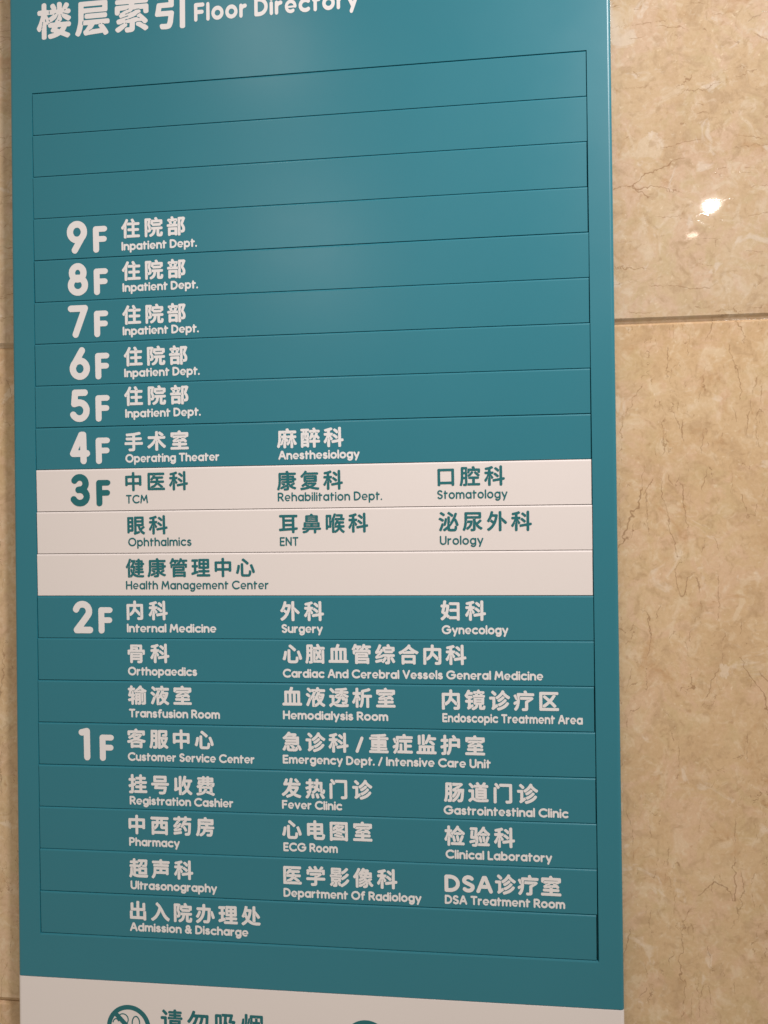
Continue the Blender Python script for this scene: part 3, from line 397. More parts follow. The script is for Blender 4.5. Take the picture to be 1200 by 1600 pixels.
-2,5,0,11,2,4,2,2,2,-1,0,-2,-2,-3,0,-11,2,-4,12,160,26,-2,1,-1,1,4,7,0,4,-4,9,3,3,3,-6,1,-3,2,-3,-1,-5,-4,-7,11,43,46,-1,2,0,63,1,1,41,0,1,-1,-1,-4,-3,-14,-6,-15,-9,-13,
-11,-10,9,158,50,-18,19,-27,26,-1,1,3,16,43,0,1,-1,0,-54,1,-4,20986,98,200,2,77,162,-22,4,-1,9,0,4,1,5,4,2,7,0,78,-2,3,-4,4,-1,0,-6,-1,-3,3,2,1,3,1,1,1,2,6,0,61,-1,3,-2,
4,-2,2,-3,2,-11,0,-6,-2,-4,-4,-1,-5,0,-42,-1,-1,-31,-1,-1,2,0,60,-1,3,-2,4,-2,2,-3,1,-11,1,-4,-1,-5,-4,-2,-4,-1,-62,0,-1,-30,-1,-1,1,0,43,-1,3,-4,6,-4,2,-11,0,-6,-3,-3,
-3,-1,-5,0,-61,1,-4,2,-3,3,0,4,-2,7,0,5,-2,38,0,1,-2,0,-52,-1,-2,-38,0,-1,2,0,48,-2,3,-2,1,-7,0,-9,3,-4,-1,-5,-4,-1,-5,0,-69,2,-3,4,-3,6,-1,129,0,3,-7,12,116,18,-1,2,0,
52,1,2,41,0,4,2,8,0,2,-2,-2,-2,-10,0,-3,-5,-1,-49,21150,98,200,2,97,16,-21,4,-1,6,1,23,17,5,5,18,21,13,23,8,22,5,25,2,15,0,2,27,0,-3,-51,-2,-23,-2,-15,-2,-7,-2,-3,-29,0,
-4,-1,-4,-3,-1,-4,0,-3,3,-11,4,-5,4,-2,36,0,5,2,6,3,7,7,4,8,3,10,3,20,2,33,0,9,-2,3,0,7,-2,4,0,11,3,5,1,1,2,-1,1,-2,-2,-3,0,-11,2,-4,0,-7,2,-3,0,-6,11,-34,4,-4,4,-1,3,0,
11,4,2,1,2,4,1,3,0,4,-4,14,-9,24,-8,19,-3,4,-4,2,-4,0,-9,-3,1,24,-2,6,-4,3,-4,1,-47,0,0,28,-3,5,-4,3,-5,1,-9,0,-4,-2,-3,-3,-2,-4,0,-27,-2,-1,-50,0,-5,-2,-3,-4,-1,-5,1,-9,
2,-5,4,-3,5,-1,48,0,-2,-13,-4,-20,-7,-20,-11,-18,-18,-19,-22,-17,-2,-3,-1,-6,2,-3,19,21,31,3,0,4,2,7,9,10,20,11,27,-1,5,-2,5,-4,2,-7,3,-7,0,-4,-2,-1,-2,-11,-26,-6,-10,-7,
-11,-2,-6,0,-5,3,-4,21306,98,200,3,59,18,-16,4,-1,164,0,5,1,3,2,2,3,1,4,0,9,-1,4,-3,2,-1,2,-4,1,-139,0,-7,1,-1,1,0,5,-1,4,2,3,4,-5,5,-5,13,0,2,1,23,17,22,20,1,0,18,-18,
18,-20,13,0,7,6,4,6,0,4,-2,5,-18,19,-19,19,-1,2,17,21,15,24,2,5,-1,5,-2,2,-4,0,-3,2,3,3,4,0,3,-2,15,0,7,2,4,4,0,13,-2,5,-6,3,-3,1,-157,0,-5,-1,-4,-3,-2,-3,-1,-4,0,-160,2,
-5,6,40,24,-2,3,0,4,2,3,3,-3,0,-4,28,42,33,-2,3,1,4,1,95,94,1,7,3,11,0,3,-2,-3,-2,-11,0,-5,-3,-14,-20,-13,-17,-31,26,-13,9,-3,1,-6,0,-8,-7,-2,-1,-1,-4,0,-4,1,-3,3,-4,39,
-34,-3,-4,-16,-14,-25,-18,-2,-3,21307,98,200,11,61,18,-14,4,-1,165,0,4,1,4,2,2,3,1,6,0,7,-3,5,-2,2,-4,2,-11,0,1,7,-2,4,-2,2,-15,13,-21,17,3,2,4,-1,32,0,4,1,4,3,3,6,0,9,
-2,3,-3,4,-4,1,-52,1,-1,2,0,10,1,2,40,0,3,1,4,1,3,4,2,3,0,9,-2,4,-3,3,-2,1,-5,1,-74,0,1,4,1,6,86,0,4,1,4,2,1,2,2,3,0,11,-1,4,-2,1,-4,3,-4,1,-158,0,-6,-1,-3,-3,-2,-3,-1,
-4,0,-158,1,-6,9,54,5,-8,4,-1,2,0,1,2,1,7,-3,5,-1,2,-2,-2,-1,11,162,5,-3,2,2,2,3,1,4,1,1,0,4,2,2,-1,0,-1,-1,-2,-5,-2,10,63,7,-3,2,3,2,6,0,3,2,4,0,3,-2,-3,-2,-4,0,-3,-2,6,
157,7,-5,2,-2,2,3,2,5,-2,2,-2,17,81,10,-3,3,2,2,5,0,5,2,7,5,11,9,7,9,4,-2,24,-20,6,-3,2,-2,-3,-3,-6,3,-50,0,-4,-1,-3,-2,36,42,12,-2,1,-1,2,0,9,2,3,0,29,-3,7,0,16,3,8,-2,
3,0,2,3,3,1,-2,1,-3,3,-3,5,0,2,-2,-3,-3,-2,0,-4,2,-2,-3,-1,-2,0,-16,3,-5,4,-1,41,0,2,-1,-3,-4,-6,-6,-9,-6,-13,-7,-12,-4,-3,-2,-2,-3,0,-9,-1,-2,8,124,59,-5,3,-1,1,3,3,3,
-2,2,0,3,-3,-2,-1,15,56,81,-3,2,2,2,5,0,3,2,4,1,11,11,19,0,1,-2,0,-10,-1,-2,-27,0,-5,-3,-2,0,-3,-1,13,42,100,-3,3,0,2,2,3,0,27,1,1,23,0,2,-1,-5,-9,-4,-6,-6,-7,-8,-8,-1,
-3,12,87,136,-4,2,-7,0,-2,1,0,3,2,1,7,0,4,-2,3,0,2,-1,0,-2,-2,-2,21457,98,200,3,114,57,-23,4,1,9,3,20,7,13,6,14,9,2,0,14,-9,13,-6,12,-5,22,-6,4,0,4,2,7,9,1,4,1,3,-1,4,-3,
4,-31,10,-20,9,0,2,9,10,7,10,7,11,6,12,4,13,-2,5,-2,4,-9,4,-4,1,-59,0,1,6,1,1,81,0,3,1,4,2,3,5,1,9,-1,5,-3,4,-4,2,-7,0,-11,-4,-12,0,-11,4,-34,0,-2,1,5,27,1,8,-2,3,-1,2,
-3,2,-4,2,-12,1,-4,-1,-3,-4,-2,-4,-6,-34,0,-2,-1,-1,-17,0,-2,1,9,24,0,5,-1,3,-2,3,-4,2,-10,2,-4,0,-4,-2,-3,-4,-5,-15,-7,-16,-3,-5,-3,-4,-2,-3,0,-6,3,-9,2,-3,4,-2,4,-1,9,
2,27,0,1,-1,-12,-27,-11,-17,-13,-15,-12,-11,-15,-10,-2,-3,-2,-5,1,-4,2,-4,7,-7,3,-2,6,-1,3,2,11,7,9,7,12,11,11,12,10,14,1,-2,8,-10,9,-11,0,-2,-9,-5,-18,-8,-17,-5,-4,-3,
-2,-6,0,-5,6,-9,4,-3,8,117,41,-13,14,-6,9,1,1,36,0,1,-1,-6,-10,-11,-12,18,152,130,3,-1,12,0,4,2,2,0,3,2,1,3,0,3,-3,6,-21,23,-4,3,-5,0,-5,-2,-8,-5,-2,-5,0,-3,2,-5,17,-18,
21495,98,200,3,52,95,-22,23,-1,16,1,9,3,8,5,3,4,3,5,4,10,6,24,2,16,1,5,-2,4,-3,3,-5,2,-87,0,3,8,109,0,5,3,2,3,1,3,0,10,-1,4,-4,3,-5,2,-166,0,-5,-1,-4,-3,-2,-5,0,-9,1,-4,
3,-4,6,-2,28,0,-7,-20,-2,-6,2,-5,2,-2,4,-2,3,-1,91,0,-4,-17,-2,-5,-3,-4,-13,0,-20,1,-6,-2,-2,-2,-2,-4,0,-3,2,-9,2,-4,2,-2,16,35,101,4,-1,124,0,4,3,3,5,0,47,-1,5,-4,5,-5,
2,-119,0,-4,-1,-3,-2,-2,-2,-2,-4,0,-50,2,-4,6,61,126,-2,2,0,11,81,0,0,-12,-2,-1,21512,98,200,4,30,39,-22,4,-1,8,0,3,1,4,2,1,2,2,6,2,1,76,0,2,-1,1,-4,2,-2,4,-3,3,-1,8,0,7,
2,3,4,1,5,0,72,-1,6,-4,3,-6,2,-116,0,-5,-2,-4,-3,-2,-6,0,-72,1,-3,1,-4,2,-2,8,61,18,0,25,2,1,76,0,2,-1,0,-25,-2,-1,-76,0,42,16,77,4,-1,4,1,19,10,6,-4,5,-1,96,0,3,2,4,4,2,
1,19,-10,6,0,3,1,2,2,8,10,2,3,0,4,-2,4,-2,2,-29,14,-13,8,-14,10,-11,9,-8,7,2,7,-1,4,-2,3,-4,3,-7,4,-5,0,-4,-1,-2,-2,-10,-13,-12,-12,-17,-14,-16,-11,-18,-11,-15,-6,-3,-3,
-2,-6,1,-5,8,-10,24,61,102,-2,2,1,2,3,1,4,2,2,0,3,1,2,0,7,3,11,9,9,9,23,-19,2,0,3,-2,-3,-2,-3,2,-38,0,-6,-2,-1,0,-4,-2,-2,0,-3,-2,-2,0,-4,-2,22270,98,200,8,26,16,-22,4,
-1,7,0,4,1,4,2,1,2,2,3,122,0,6,-6,5,-2,11,0,5,3,2,3,1,6,0,165,-1,6,-2,3,-3,2,-4,1,-160,0,-4,-1,-3,-2,-2,-3,-1,-4,0,-169,1,-5,93,122,8,-3,2,-11,0,-4,2,-10,0,-4,1,-50,0,-2,
1,0,36,2,2,7,-1,23,7,2,-6,5,-3,4,0,4,-2,5,0,4,-2,3,0,4,-2,7,-1,4,-2,3,0,4,-2,11,0,0,1,4,7,0,6,-3,3,-5,3,-4,0,-3,2,-2,0,-5,3,-4,1,-9,4,-4,-2,-9,0,-3,2,2,2,10,0,2,-1,4,3,7,
-4,7,-1,6,-3,4,-1,10,-5,20,-5,4,1,3,10,2,2,2,-2,0,-3,-2,-4,0,-3,-3,-2,0,-38,-1,-1,-12,0,-2,1,2,4,0,3,-1,6,-5,3,-7,3,-4,1,-1,-1,-13,0,-9,4,-7,2,-4,1,-3,0,-4,2,-5,0,-4,2,
-4,0,-3,2,-7,1,-8,-1,-4,-3,-3,-6,-1,-5,3,-5,4,-4,36,-6,10,-1,4,-2,11,0,3,-1,8,0,3,-3,-2,-1,6,34,61,-2,3,0,4,2,3,2,-3,0,-4,6,77,62,-2,2,3,4,3,0,3,-2,-2,-2,26,40,77,-2,2,0,
7,-4,9,0,7,2,4,0,3,2,2,0,25,1,2,28,1,5,-1,-13,-14,-8,-7,-10,-8,-3,-7,0,-7,4,-7,2,-2,3,-1,5,0,3,1,12,9,6,-5,0,-2,-21,-8,21,160,78,-29,9,-3,-2,-3,3,1,1,2,1,2,-1,9,8,7,7,8,
11,1,3,0,4,-1,4,-2,1,-5,4,-5,2,-41,0,-1,5,4,1,57,-1,0,-57,20,101,101,-4,2,-7,2,-5,3,-2,1,3,3,9,-4,6,-1,5,1,4,2,7,2,9,3,2,-1,0,-2,-4,-3,-3,0,-4,-2,-2,0,-3,-2,-2,0,10,77,
140,-2,2,1,2,3,0,4,2,3,0,3,-2,-3,-3,-3,0,-4,-1,22768,98,200,4,33,13,-21,5,-1,3,0,4,3,4,5,7,9,4,7,4,11,4,13,103,0,3,-6,4,-3,4,-1,7,0,5,2,5,4,1,5,0,62,-2,3,-4,3,-145,0,-3,
-3,-2,-5,-1,-34,-1,-11,-2,-11,-5,-13,-6,-10,-6,-8,-2,-5,0,-4,1,-3,8,-7,8,54,53,-2,1,0,15,2,1,30,0,1,-1,0,-15,-1,-1,8,115,53,-1,1,0,15,1,1,34,0,2,-1,0,-15,-2,-1,53,26,99,
3,1,145,0,2,-1,2,0,5,4,1,5,0,8,-1,3,-2,4,-3,2,-5,1,-59,0,0,4,1,1,70,0,4,3,3,3,1,6,-1,8,-1,2,-2,3,-4,2,-70,0,-1,3,0,5,-2,5,-4,3,-6,1,-9,0,-3,-2,-2,-1,-3,-6,-1,-8,-70,0,-5,
-5,-2,-3,0,-4,1,-7,3,-5,3,-2,4,-1,66,0,1,-1,0,-4,-55,0,-5,-2,-2,-1,-3,-4,-1,-3,0,-6,1,-3,3,-6,22788,98,200,5,73,15,-20,4,-2,3,0,11,6,16,12,8,7,10,12,9,-8,13,-9,16,-7,18,
-5,16,-2,18,-1,29,1,4,1,3,4,5,12,0,4,-2,3,-3,3,-3,2,-45,0,-4,-1,-14,0,-4,1,-3,1,-2,2,-3,1,-3,3,-10,5,-11,7,-7,7,0,2,9,21,6,18,4,15,3,18,2,20,-1,3,-3,4,-2,1,-8,2,-31,0,0,
2,3,15,0,5,-2,3,-4,2,-11,3,-3,0,-4,-1,-5,-5,-7,-34,-6,-20,-6,-16,-13,-24,1,-5,2,-5,7,-5,6,-2,3,0,4,1,3,4,4,6,13,-28,-10,-13,-8,-8,-9,-6,-13,-8,-3,-3,-2,-5,1,-6,2,-3,35,
124,17,3,-1,14,0,2,1,2,4,1,4,0,54,-2,3,3,3,1,-2,1,-3,17,-23,3,-4,6,-2,4,1,9,5,4,4,1,5,-1,4,-12,18,-24,28,-5,6,-4,2,-1,1,0,40,-1,4,-3,3,-3,2,-3,1,-11,-1,-4,-1,-3,-4,-2,-6,
0,-140,2,-3,11,64,70,-2,3,-1,2,-4,13,-5,18,3,7,2,2,20,0,-1,-6,-5,-21,-5,-16,7,37,74,-3,3,0,7,1,1,2,1,2,-1,0,-9,12,145,85,-2,1,-2,4,0,3,-2,4,0,3,2,1,2,-1,1,-3,1,-4,0,-2,2,
-3,22806,98,200,5,37,122,-22,4,-1,9,0,3,1,4,2,3,5,0,87,-3,7,0,1,2,2,2,-2,1,-3,2,-3,15,-14,9,-10,6,-3,4,-1,5,2,8,8,2,3,1,4,-2,5,-14,14,-27,24,-7,6,-4,1,0,52,-1,4,-3,4,-6,
2,-11,0,-4,-2,-3,-4,-2,-5,0,-175,1,-4,1,-3,49,21,-20,2,0,4,2,20,13,18,18,16,23,14,30,10,31,6,31,-1,9,-2,3,-4,2,-9,3,-30,-1,-2,2,4,16,-1,5,-1,2,-4,3,-9,2,-7,0,-4,-3,-1,-2,
-9,-32,-7,-17,-6,-14,-7,-11,-7,-9,-1,-3,0,-4,2,-5,9,-8,4,-2,5,1,5,3,2,3,2,0,23,-17,0,-2,-4,-7,-7,-9,-8,-9,-11,-10,-18,-11,-3,-4,-1,-6,3,-5,8,-8,4,-2,12,32,79,-1,0,-1,2,0,
3,3,2,1,3,5,5,2,-1,1,-1,-1,-2,-4,-4,-3,-6,8,68,79,-18,13,-5,3,9,21,23,0,2,-1,-5,-20,-5,-14,6,142,81,-2,2,-4,9,2,2,2,-1,4,-9,22919,98,200,3,95,166,-21,4,-1,7,0,4,1,3,2,3,
5,0,162,-2,4,-4,3,-4,1,-83,0,-5,-1,-4,-5,-2,-5,1,-9,9,-7,64,-1,2,-1,0,-33,-2,-1,-59,-1,-4,0,-3,-3,-2,-4,-1,-3,0,-7,1,-4,2,-4,2,-1,3,-2,61,0,2,-2,0,-40,-1,-1,-67,-1,-1,1,
-1,3,-3,4,-14,14,6,18,4,16,5,31,1,18,-1,2,-4,5,-3,1,-7,1,-18,0,4,27,-1,7,-2,4,-5,2,-11,1,-5,-2,-3,-3,-2,-4,-4,-30,-2,-2,-11,0,-5,-2,-4,-5,-1,-9,1,-6,4,-4,4,-2,7,0,1,-1,
-11,-43,0,-5,4,-6,23,-16,-6,-9,-6,-7,-7,-6,-10,-7,-3,-3,-2,-6,2,-5,8,-10,3,-2,6,1,9,5,12,11,16,18,9,-9,4,-3,5,-1,4,2,3,-7,4,-4,6,-1,65,0,1,-6,2,-3,2,-2,7,82,4,-2,1,0,1,4,
10,1,2,3,-3,-4,-10,9,48,61,-9,6,10,38,0,1,9,0,1,-1,-1,-3,-4,-22,-5,-17,23398,98,200,3,77,59,-22,5,-1,27,1,10,3,4,2,4,3,3,5,2,5,0,36,2,2,68,0,6,1,3,3,3,5,0,11,-3,5,-2,1,
-3,2,-56,0,-4,-1,-3,0,-4,-2,-3,0,-2,1,-1,1,1,2,5,0,4,2,3,1,18,11,13,10,2,2,1,3,-2,3,0,4,-5,5,-5,3,-4,1,-5,-1,-95,0,-4,-3,-1,-1,0,-8,-2,-3,0,-2,2,-5,5,-4,3,-1,40,0,3,2,4,
0,3,-3,-3,-2,-4,0,-1,-1,-3,-2,-2,-4,-1,-7,-2,-1,-68,0,-5,-2,-4,-4,-1,-6,1,-9,2,-4,2,-1,3,-2,70,0,2,-2,0,-25,-2,-1,-25,-1,-4,-1,-4,-6,0,-5,3,-9,3,-4,14,101,79,-3,2,3,2,4,
0,4,2,3,0,4,2,3,-1,2,-1,-2,-2,-3,-1,-4,-2,-3,0,-4,-1,70,18,88,10,0,4,2,2,2,2,3,0,8,1,3,0,7,1,1,125,0,1,-1,0,-10,1,-4,0,-5,1,-2,3,-2,4,-2,11,0,4,2,2,2,2,5,0,36,-1,4,-3,3,
-6,2,-10,0,-15,-7,-2,1,0,1,1,2,10,4,4,3,8,12,-1,6,-5,5,-11,4,-6,-1,-5,-4,-11,-19,-5,-6,-2,-1,-11,0,-6,13,-8,14,-3,4,-4,2,-6,1,-8,-3,-3,-2,-2,-4,-1,-3,1,-6,8,-16,-19,0,-8,
13,-11,14,-5,3,-6,0,-9,-5,-2,-2,-2,-5,1,-5,9,-13,-17,0,-3,-1,-6,-3,-2,-5,0,-36,2,-3,1,-2,23458,98,200,13,124,45,-22,5,-1,9,0,5,3,4,4,64,0,2,-1,4,-4,5,-2,11,1,4,1,2,3,3,7,
0,45,2,0,16,-3,5,2,4,3,6,9,1,5,-1,4,-2,3,-4,2,-23,5,-13,3,-20,6,-2,0,-2,2,10,9,8,8,7,9,4,5,1,2,-1,3,0,6,-3,3,-9,5,-49,0,-2,1,1,2,3,2,47,0,2,-1,12,0,1,-1,0,-8,2,-3,0,-7,4,
-4,4,-1,9,0,4,1,4,4,2,3,1,4,-1,30,-1,4,-3,4,-8,2,-61,0,-2,1,-9,15,-3,2,-4,1,-11,-2,-5,-4,-3,-5,0,-3,2,-4,-1,-1,-63,0,-4,-1,-4,-3,-2,-4,-1,-3,0,-29,1,-4,2,-3,4,-4,4,-1,7,
0,6,2,3,3,2,5,0,13,2,1,20,0,12,6,3,-2,-2,-2,-10,-5,-12,-11,-11,-9,-6,-4,-14,-7,-4,-4,-1,-5,1,-3,2,-4,6,-5,5,-3,4,0,3,1,13,7,11,7,13,-11,-1,0,-1,-1,-10,-4,-14,-5,-14,-4,
-22,-5,-3,-2,-2,-2,-2,-5,0,-6,4,-7,3,-3,4,-2,5,-1,18,5,2,0,0,-46,2,-5,8,69,11,-1,1,0,13,1,1,63,0,1,-1,0,-13,-1,-1,19,60,44,-1,1,-1,2,2,2,6,0,3,2,6,0,3,1,6,0,3,2,4,0,3,-2,
-3,-2,-4,0,-3,-2,-6,0,-3,-2,-6,0,-3,-2,8,138,44,-3,3,3,2,5,0,2,-1,1,-1,-1,-2,-2,-1,6,127,46,-3,2,3,3,5,0,3,-3,-3,-2,6,118,48,-3,2,3,2,4,0,3,-2,-3,-2,6,109,50,-3,2,3,2,4,
0,3,-2,-3,-2,7,96,52,-3,2,3,2,4,1,4,-1,3,-2,-3,-2,13,100,89,-11,8,-3,0,-2,2,2,2,1,0,4,-2,18,0,9,4,3,-2,-2,-2,-5,-3,-3,0,6,82,98,-5,3,-2,1,3,3,5,-3,2,-1,7,123,100,-3,2,2,
2,4,2,2,0,1,-2,0,-1,7,86,116,-2,1,-1,2,1,1,5,3,3,-3,-1,-1,7,84,131,-3,2,3,2,7,0,2,-1,0,-2,-2,-1,23460,98,200,8,113,11,-16,4,-1,174,0,4,2,3,6,0,11,-3,5,-4,2,-5,1,-68,0,-1,
2,0,9,1,2,52,0,5,2,4,4,1,3,0,9,-3,6,-4,2,-1,1,-54,0,-1,2,0,9,1,1,30,2,9,-9,11,-1,3,2,6,5,1,2,1,3,0,4,-2,4,-8,9,-12,11,-6,3,-2,2,3,2,3,-2,13,0,5,3,4,6,7,0,4,1,5,4,1,2,1,4,
0,27,-1,3,-3,5,-3,3,-69,0,-1,2,-8,13,-5,4,-4,0,-10,-3,-4,-2,-2,-2,-1,-4,0,-3,1,-4,-2,-1,-63,0,-5,-1,-3,-1,-2,-4,-1,-5,0,-29,3,-6,7,-3,10,0,4,-6,2,-2,3,-1,15,0,20,7,2,-2,
-1,-2,-4,-1,-3,-1,-7,-4,-4,0,-14,-11,-9,-6,-3,-4,0,-3,4,-13,4,-3,4,-1,11,1,32,3,2,0,0,-9,-50,0,-6,-1,-3,-2,-3,-6,0,-7,1,-5,4,-4,7,-2,48,0,2,-1,0,-11,-68,-1,-6,-1,-5,-4,
-1,-5,0,-7,1,-4,2,-3,8,96,64,-2,2,1,2,1,1,11,0,1,-1,1,-2,-2,-2,6,63,75,-2,2,1,2,5,2,3,-2,-2,-2,6,72,79,-3,2,2,2,5,2,3,-2,-2,-2,12,81,82,-3,2,2,2,7,3,11,10,18,0,1,-2,1,-5,
4,-4,-3,-2,-3,1,-27,-1,13,121,98,-1,1,-1,2,1,1,10,4,5,0,4,-1,2,0,5,-3,1,-1,-3,-3,-9,4,-5,0,9,31,111,-2,1,0,5,2,5,2,1,2,-1,0,-2,-2,-3,0,-5,8,36,125,0,4,2,1,123,0,2,-1,1,
-1,-1,-2,-2,-1,23618,98,200,6,74,164,-22,4,-2,3,0,11,5,4,3,1,3,1,5,-2,4,-6,11,-18,26,-8,4,-1,2,1,2,1,1,11,-5,23,0,4,3,2,5,0,10,-2,5,-4,3,-5,1,-132,0,-3,-1,-1,1,1,36,2,1,
9,0,3,2,110,0,2,-1,3,1,4,3,2,7,0,41,-1,6,-5,4,-5,1,-142,0,-6,-1,-4,-4,-1,-6,-1,-70,0,-18,-2,-18,-5,-21,-4,-15,-7,-16,0,-5,2,-4,4,-3,9,-5,6,1,4,3,9,17,6,19,3,17,1,3,4,-2,
23,0,2,-1,-14,-20,-6,-6,-5,-3,-2,-4,-1,-5,4,-9,2,-5,4,-2,4,-1,21,3,74,5,2,0,5,-9,16,79,3,-2,2,1,1,18,10,14,20,2,1,20,0,3,3,3,-3,-2,-1,-3,-1,-1,-5,1,-4,7,-10,-1,-2,-42,-2,
7,141,37,-3,2,1,2,5,1,2,-2,0,-1,-1,-2,10,43,39,-2,2,0,14,2,5,2,1,1,0,2,-2,-2,-4,0,-14,-1,-1,17,61,72,4,-1,108,0,5,2,2,4,2,5,-1,8,-1,3,-4,4,-3,1,-110,0,-3,-1,-4,-3,-2,-6,
0,-7,1,-4,3,-4,6,49,129,0,9,106,0,0,-9,-2,-1,-102,0,24341,98,200,2,17,155,-22,6,-1,7,0,4,1,5,4,1,5,0,175,-1,5,-2,3,-3,2,-4,1,-11,0,-3,-2,-4,-4,-1,-5,0,-175,2,-5,62,47,
-20,4,-1,20,-1,13,1,7,2,5,2,4,4,4,5,3,8,4,12,3,29,3,23,-1,4,-2,3,-3,3,-6,2,-59,0,-1,1,2,14,2,2,60,0,4,4,2,3,1,4,0,52,-2,6,-5,4,-4,1,-79,0,-7,-3,-4,-4,-1,-4,1,-9,2,-5,4,
-2,5,-1,59,0,1,-1,1,-2,0,-14,-2,-1,-55,-1,-4,-1,-2,-2,-3,-6,-4,-27,-5,-23,0,-6,3,-4,4,-3,65,0,2,-2,-4,-27,-2,-7,-2,-4,-3,-1,-29,1,-4,-2,-3,-3,-1,-3,0,-6,5,-11,24433,98,
200,12,150,42,-21,6,-1,17,1,7,3,5,4,2,4,1,7,0,13,-3,9,0,8,2,1,2,-1,0,-8,2,-4,0,-2,12,-21,3,-2,3,-1,5,0,4,1,9,-9,5,-2,4,1,11,6,16,11,12,9,11,11,11,12,8,13,1,4,-1,3,-3,4,
-2,1,-9,4,-7,0,-3,-3,-8,-10,-7,-8,-12,-12,-27,-18,-2,0,-12,19,6,2,5,5,0,20,-2,3,3,3,2,-1,2,-5,5,-4,5,-1,6,3,18,11,19,17,15,15,3,5,1,2,0,6,-2,3,-2,1,-11,5,-5,-1,-6,-3,-11,
-12,-10,-9,-18,-13,-6,-5,-5,-3,-2,1,0,3,5,3,4,4,1,2,1,6,-2,5,-2,4,-3,2,-2,0,-2,-1,-3,2,5,4,1,4,-4,7,0,11,1,1,2,1,2,-2,0,-11,2,-4,-1,-2,4,-3,4,-2,3,0,5,2,15,10,11,9,20,20,
4,6,1,3,0,6,-4,4,-12,5,-4,0,-3,-1,-14,-15,-8,-8,-11,-8,-11,-7,-1,1,-1,27,-1,4,-6,4,-3,1,-81,0,-6,-1,-1,-1,-4,-3,-1,-6,0,-47,1,-5,5,-4,-3,-2,-4,1,-6,-2,-3,-6,0,-7,1,-3,3,
-5,3,-2,6,-1,0,-1,-2,-6,0,-30,1,-4,5,-5,0,-2,-6,-9,-9,-12,-1,-3,0,-3,1,-3,2,-3,7,-5,4,-2,3,0,4,2,5,5,2,-1,3,-9,2,-2,15,34,-8,-2,3,2,5,9,8,5,9,0,9,3,0,1,-2,0,-7,-1,-4,0,
-7,-1,-1,-6,-1,-7,-7,-1,-3,14,102,25,-7,4,-3,0,-4,-2,-2,0,-2,1,0,3,2,1,2,0,4,2,3,0,9,-5,1,-1,-1,-2,9,36,27,-6,3,0,2,2,2,4,-2,5,0,3,-3,-2,-1,-1,-1,8,45,51,-1,2,1,1,2,1,40,
0,1,-2,-1,-2,-1,-1,6,115,59,-2,3,0,5,2,1,2,-1,0,-5,8,23,74,-2,1,0,2,2,2,87,0,1,-2,1,-1,-2,-2,8,23,97,-3,3,3,2,25,0,2,-1,1,-1,-1,-2,-2,-1,8,79,97,-1,1,-1,2,0,1,2,1,31,0,3,
-2,-3,-3,7,56,103,-1,2,1,2,5,0,2,-1,0,-1,-1,-2,8,43,121,-2,1,0,2,2,1,47,0,2,-1,0,-1,-1,-2,9,43,142,-2,1,0,3,2,1,47,0,2,-1,0,-1,-1,-2,-1,-1,24515,98,200,4,37,75,-18,12,-1,
40,0,11,1,11,4,7,8,4,11,2,14,1,15,-1,5,-4,5,-9,3,-6,1,-3,-2,-2,-1,-2,-4,-2,-22,-2,-7,-1,-2,-6,-1,-41,0,-2,1,-1,99,-2,6,-4,3,-4,1,-11,0,-3,-1,-3,-3,-1,-4,-1,-3,0,-94,1,-9,
2,-9,4,-6,3,-4,4,-2,22,17,10,7,0,4,1,3,3,4,11,3,14,6,27,3,20,0,9,-1,2,-3,3,-4,2,-7,1,-4,0,-4,-1,-4,-5,-7,-38,-3,-13,-7,-19,0,-6,2,-4,3,-3,19,178,16,5,-1,12,6,4,4,0,7,-5,
20,-5,14,-15,36,-2,3,-3,3,-6,0,-9,-3,-4,-3,-3,-3,0,-6,10,-25,10,-29,4,-16,3,-4,17,120,100,3,0,6,3,8,8,2,6,-2,5,-7,7,-16,14,-28,22,-8,2,-5,-2,-6,-5,-2,-4,-1,-5,1,-6,29,
-23,22,-20,24613,98,200,10,126,67,-19,15,-1,46,0,9,1,8,2,7,5,4,6,3,9,0,7,2,3,2,-3,0,-4,6,-12,3,-4,3,-2,6,0,10,4,4,4,1,5,-3,9,-10,20,-10,13,-5,5,2,1,1,6,0,63,-2,5,-3,3,-3,
2,-24,0,-1,1,7,12,1,7,-1,4,-2,2,-8,5,-5,1,-43,0,-2,1,0,4,-1,3,-4,4,-4,1,-9,2,-5,-1,-4,-2,-11,-16,-9,-11,-9,-9,-10,-9,-9,-6,-2,-1,-2,-4,0,-4,2,-5,7,-7,4,-2,3,-1,4,1,7,5,4,
-1,104,0,1,-2,-1,-2,-2,0,-102,-1,-2,-1,-3,-3,-1,-4,0,-5,1,-4,1,-2,4,-3,3,-2,101,0,1,-2,-1,-1,-2,-1,-101,0,-3,1,-4,-1,-3,-2,-3,-5,-1,-7,1,-6,4,-4,8,-1,3,-1,6,0,5,1,3,-2,
-2,-2,-3,0,-1,-1,-1,-2,1,-2,-1,-2,-1,0,-2,1,-1,3,-6,3,-6,0,-3,1,-4,-2,-3,-4,-8,-16,-9,-16,-1,-4,1,-4,4,-5,9,-4,3,-1,6,2,3,3,3,4,8,16,2,5,2,2,2,-4,0,-3,-1,-2,1,-9,2,-5,2,
-4,6,-5,6,-3,43,116,4,-1,2,1,2,3,0,4,2,2,0,2,2,1,3,0,7,-5,8,-9,9,-10,5,-2,2,2,2,1,0,7,-4,6,-1,28,0,8,3,5,0,4,2,3,0,3,-2,-3,-2,-3,0,-4,-2,-5,0,-4,-2,-1,-3,0,-4,1,-4,2,-3,
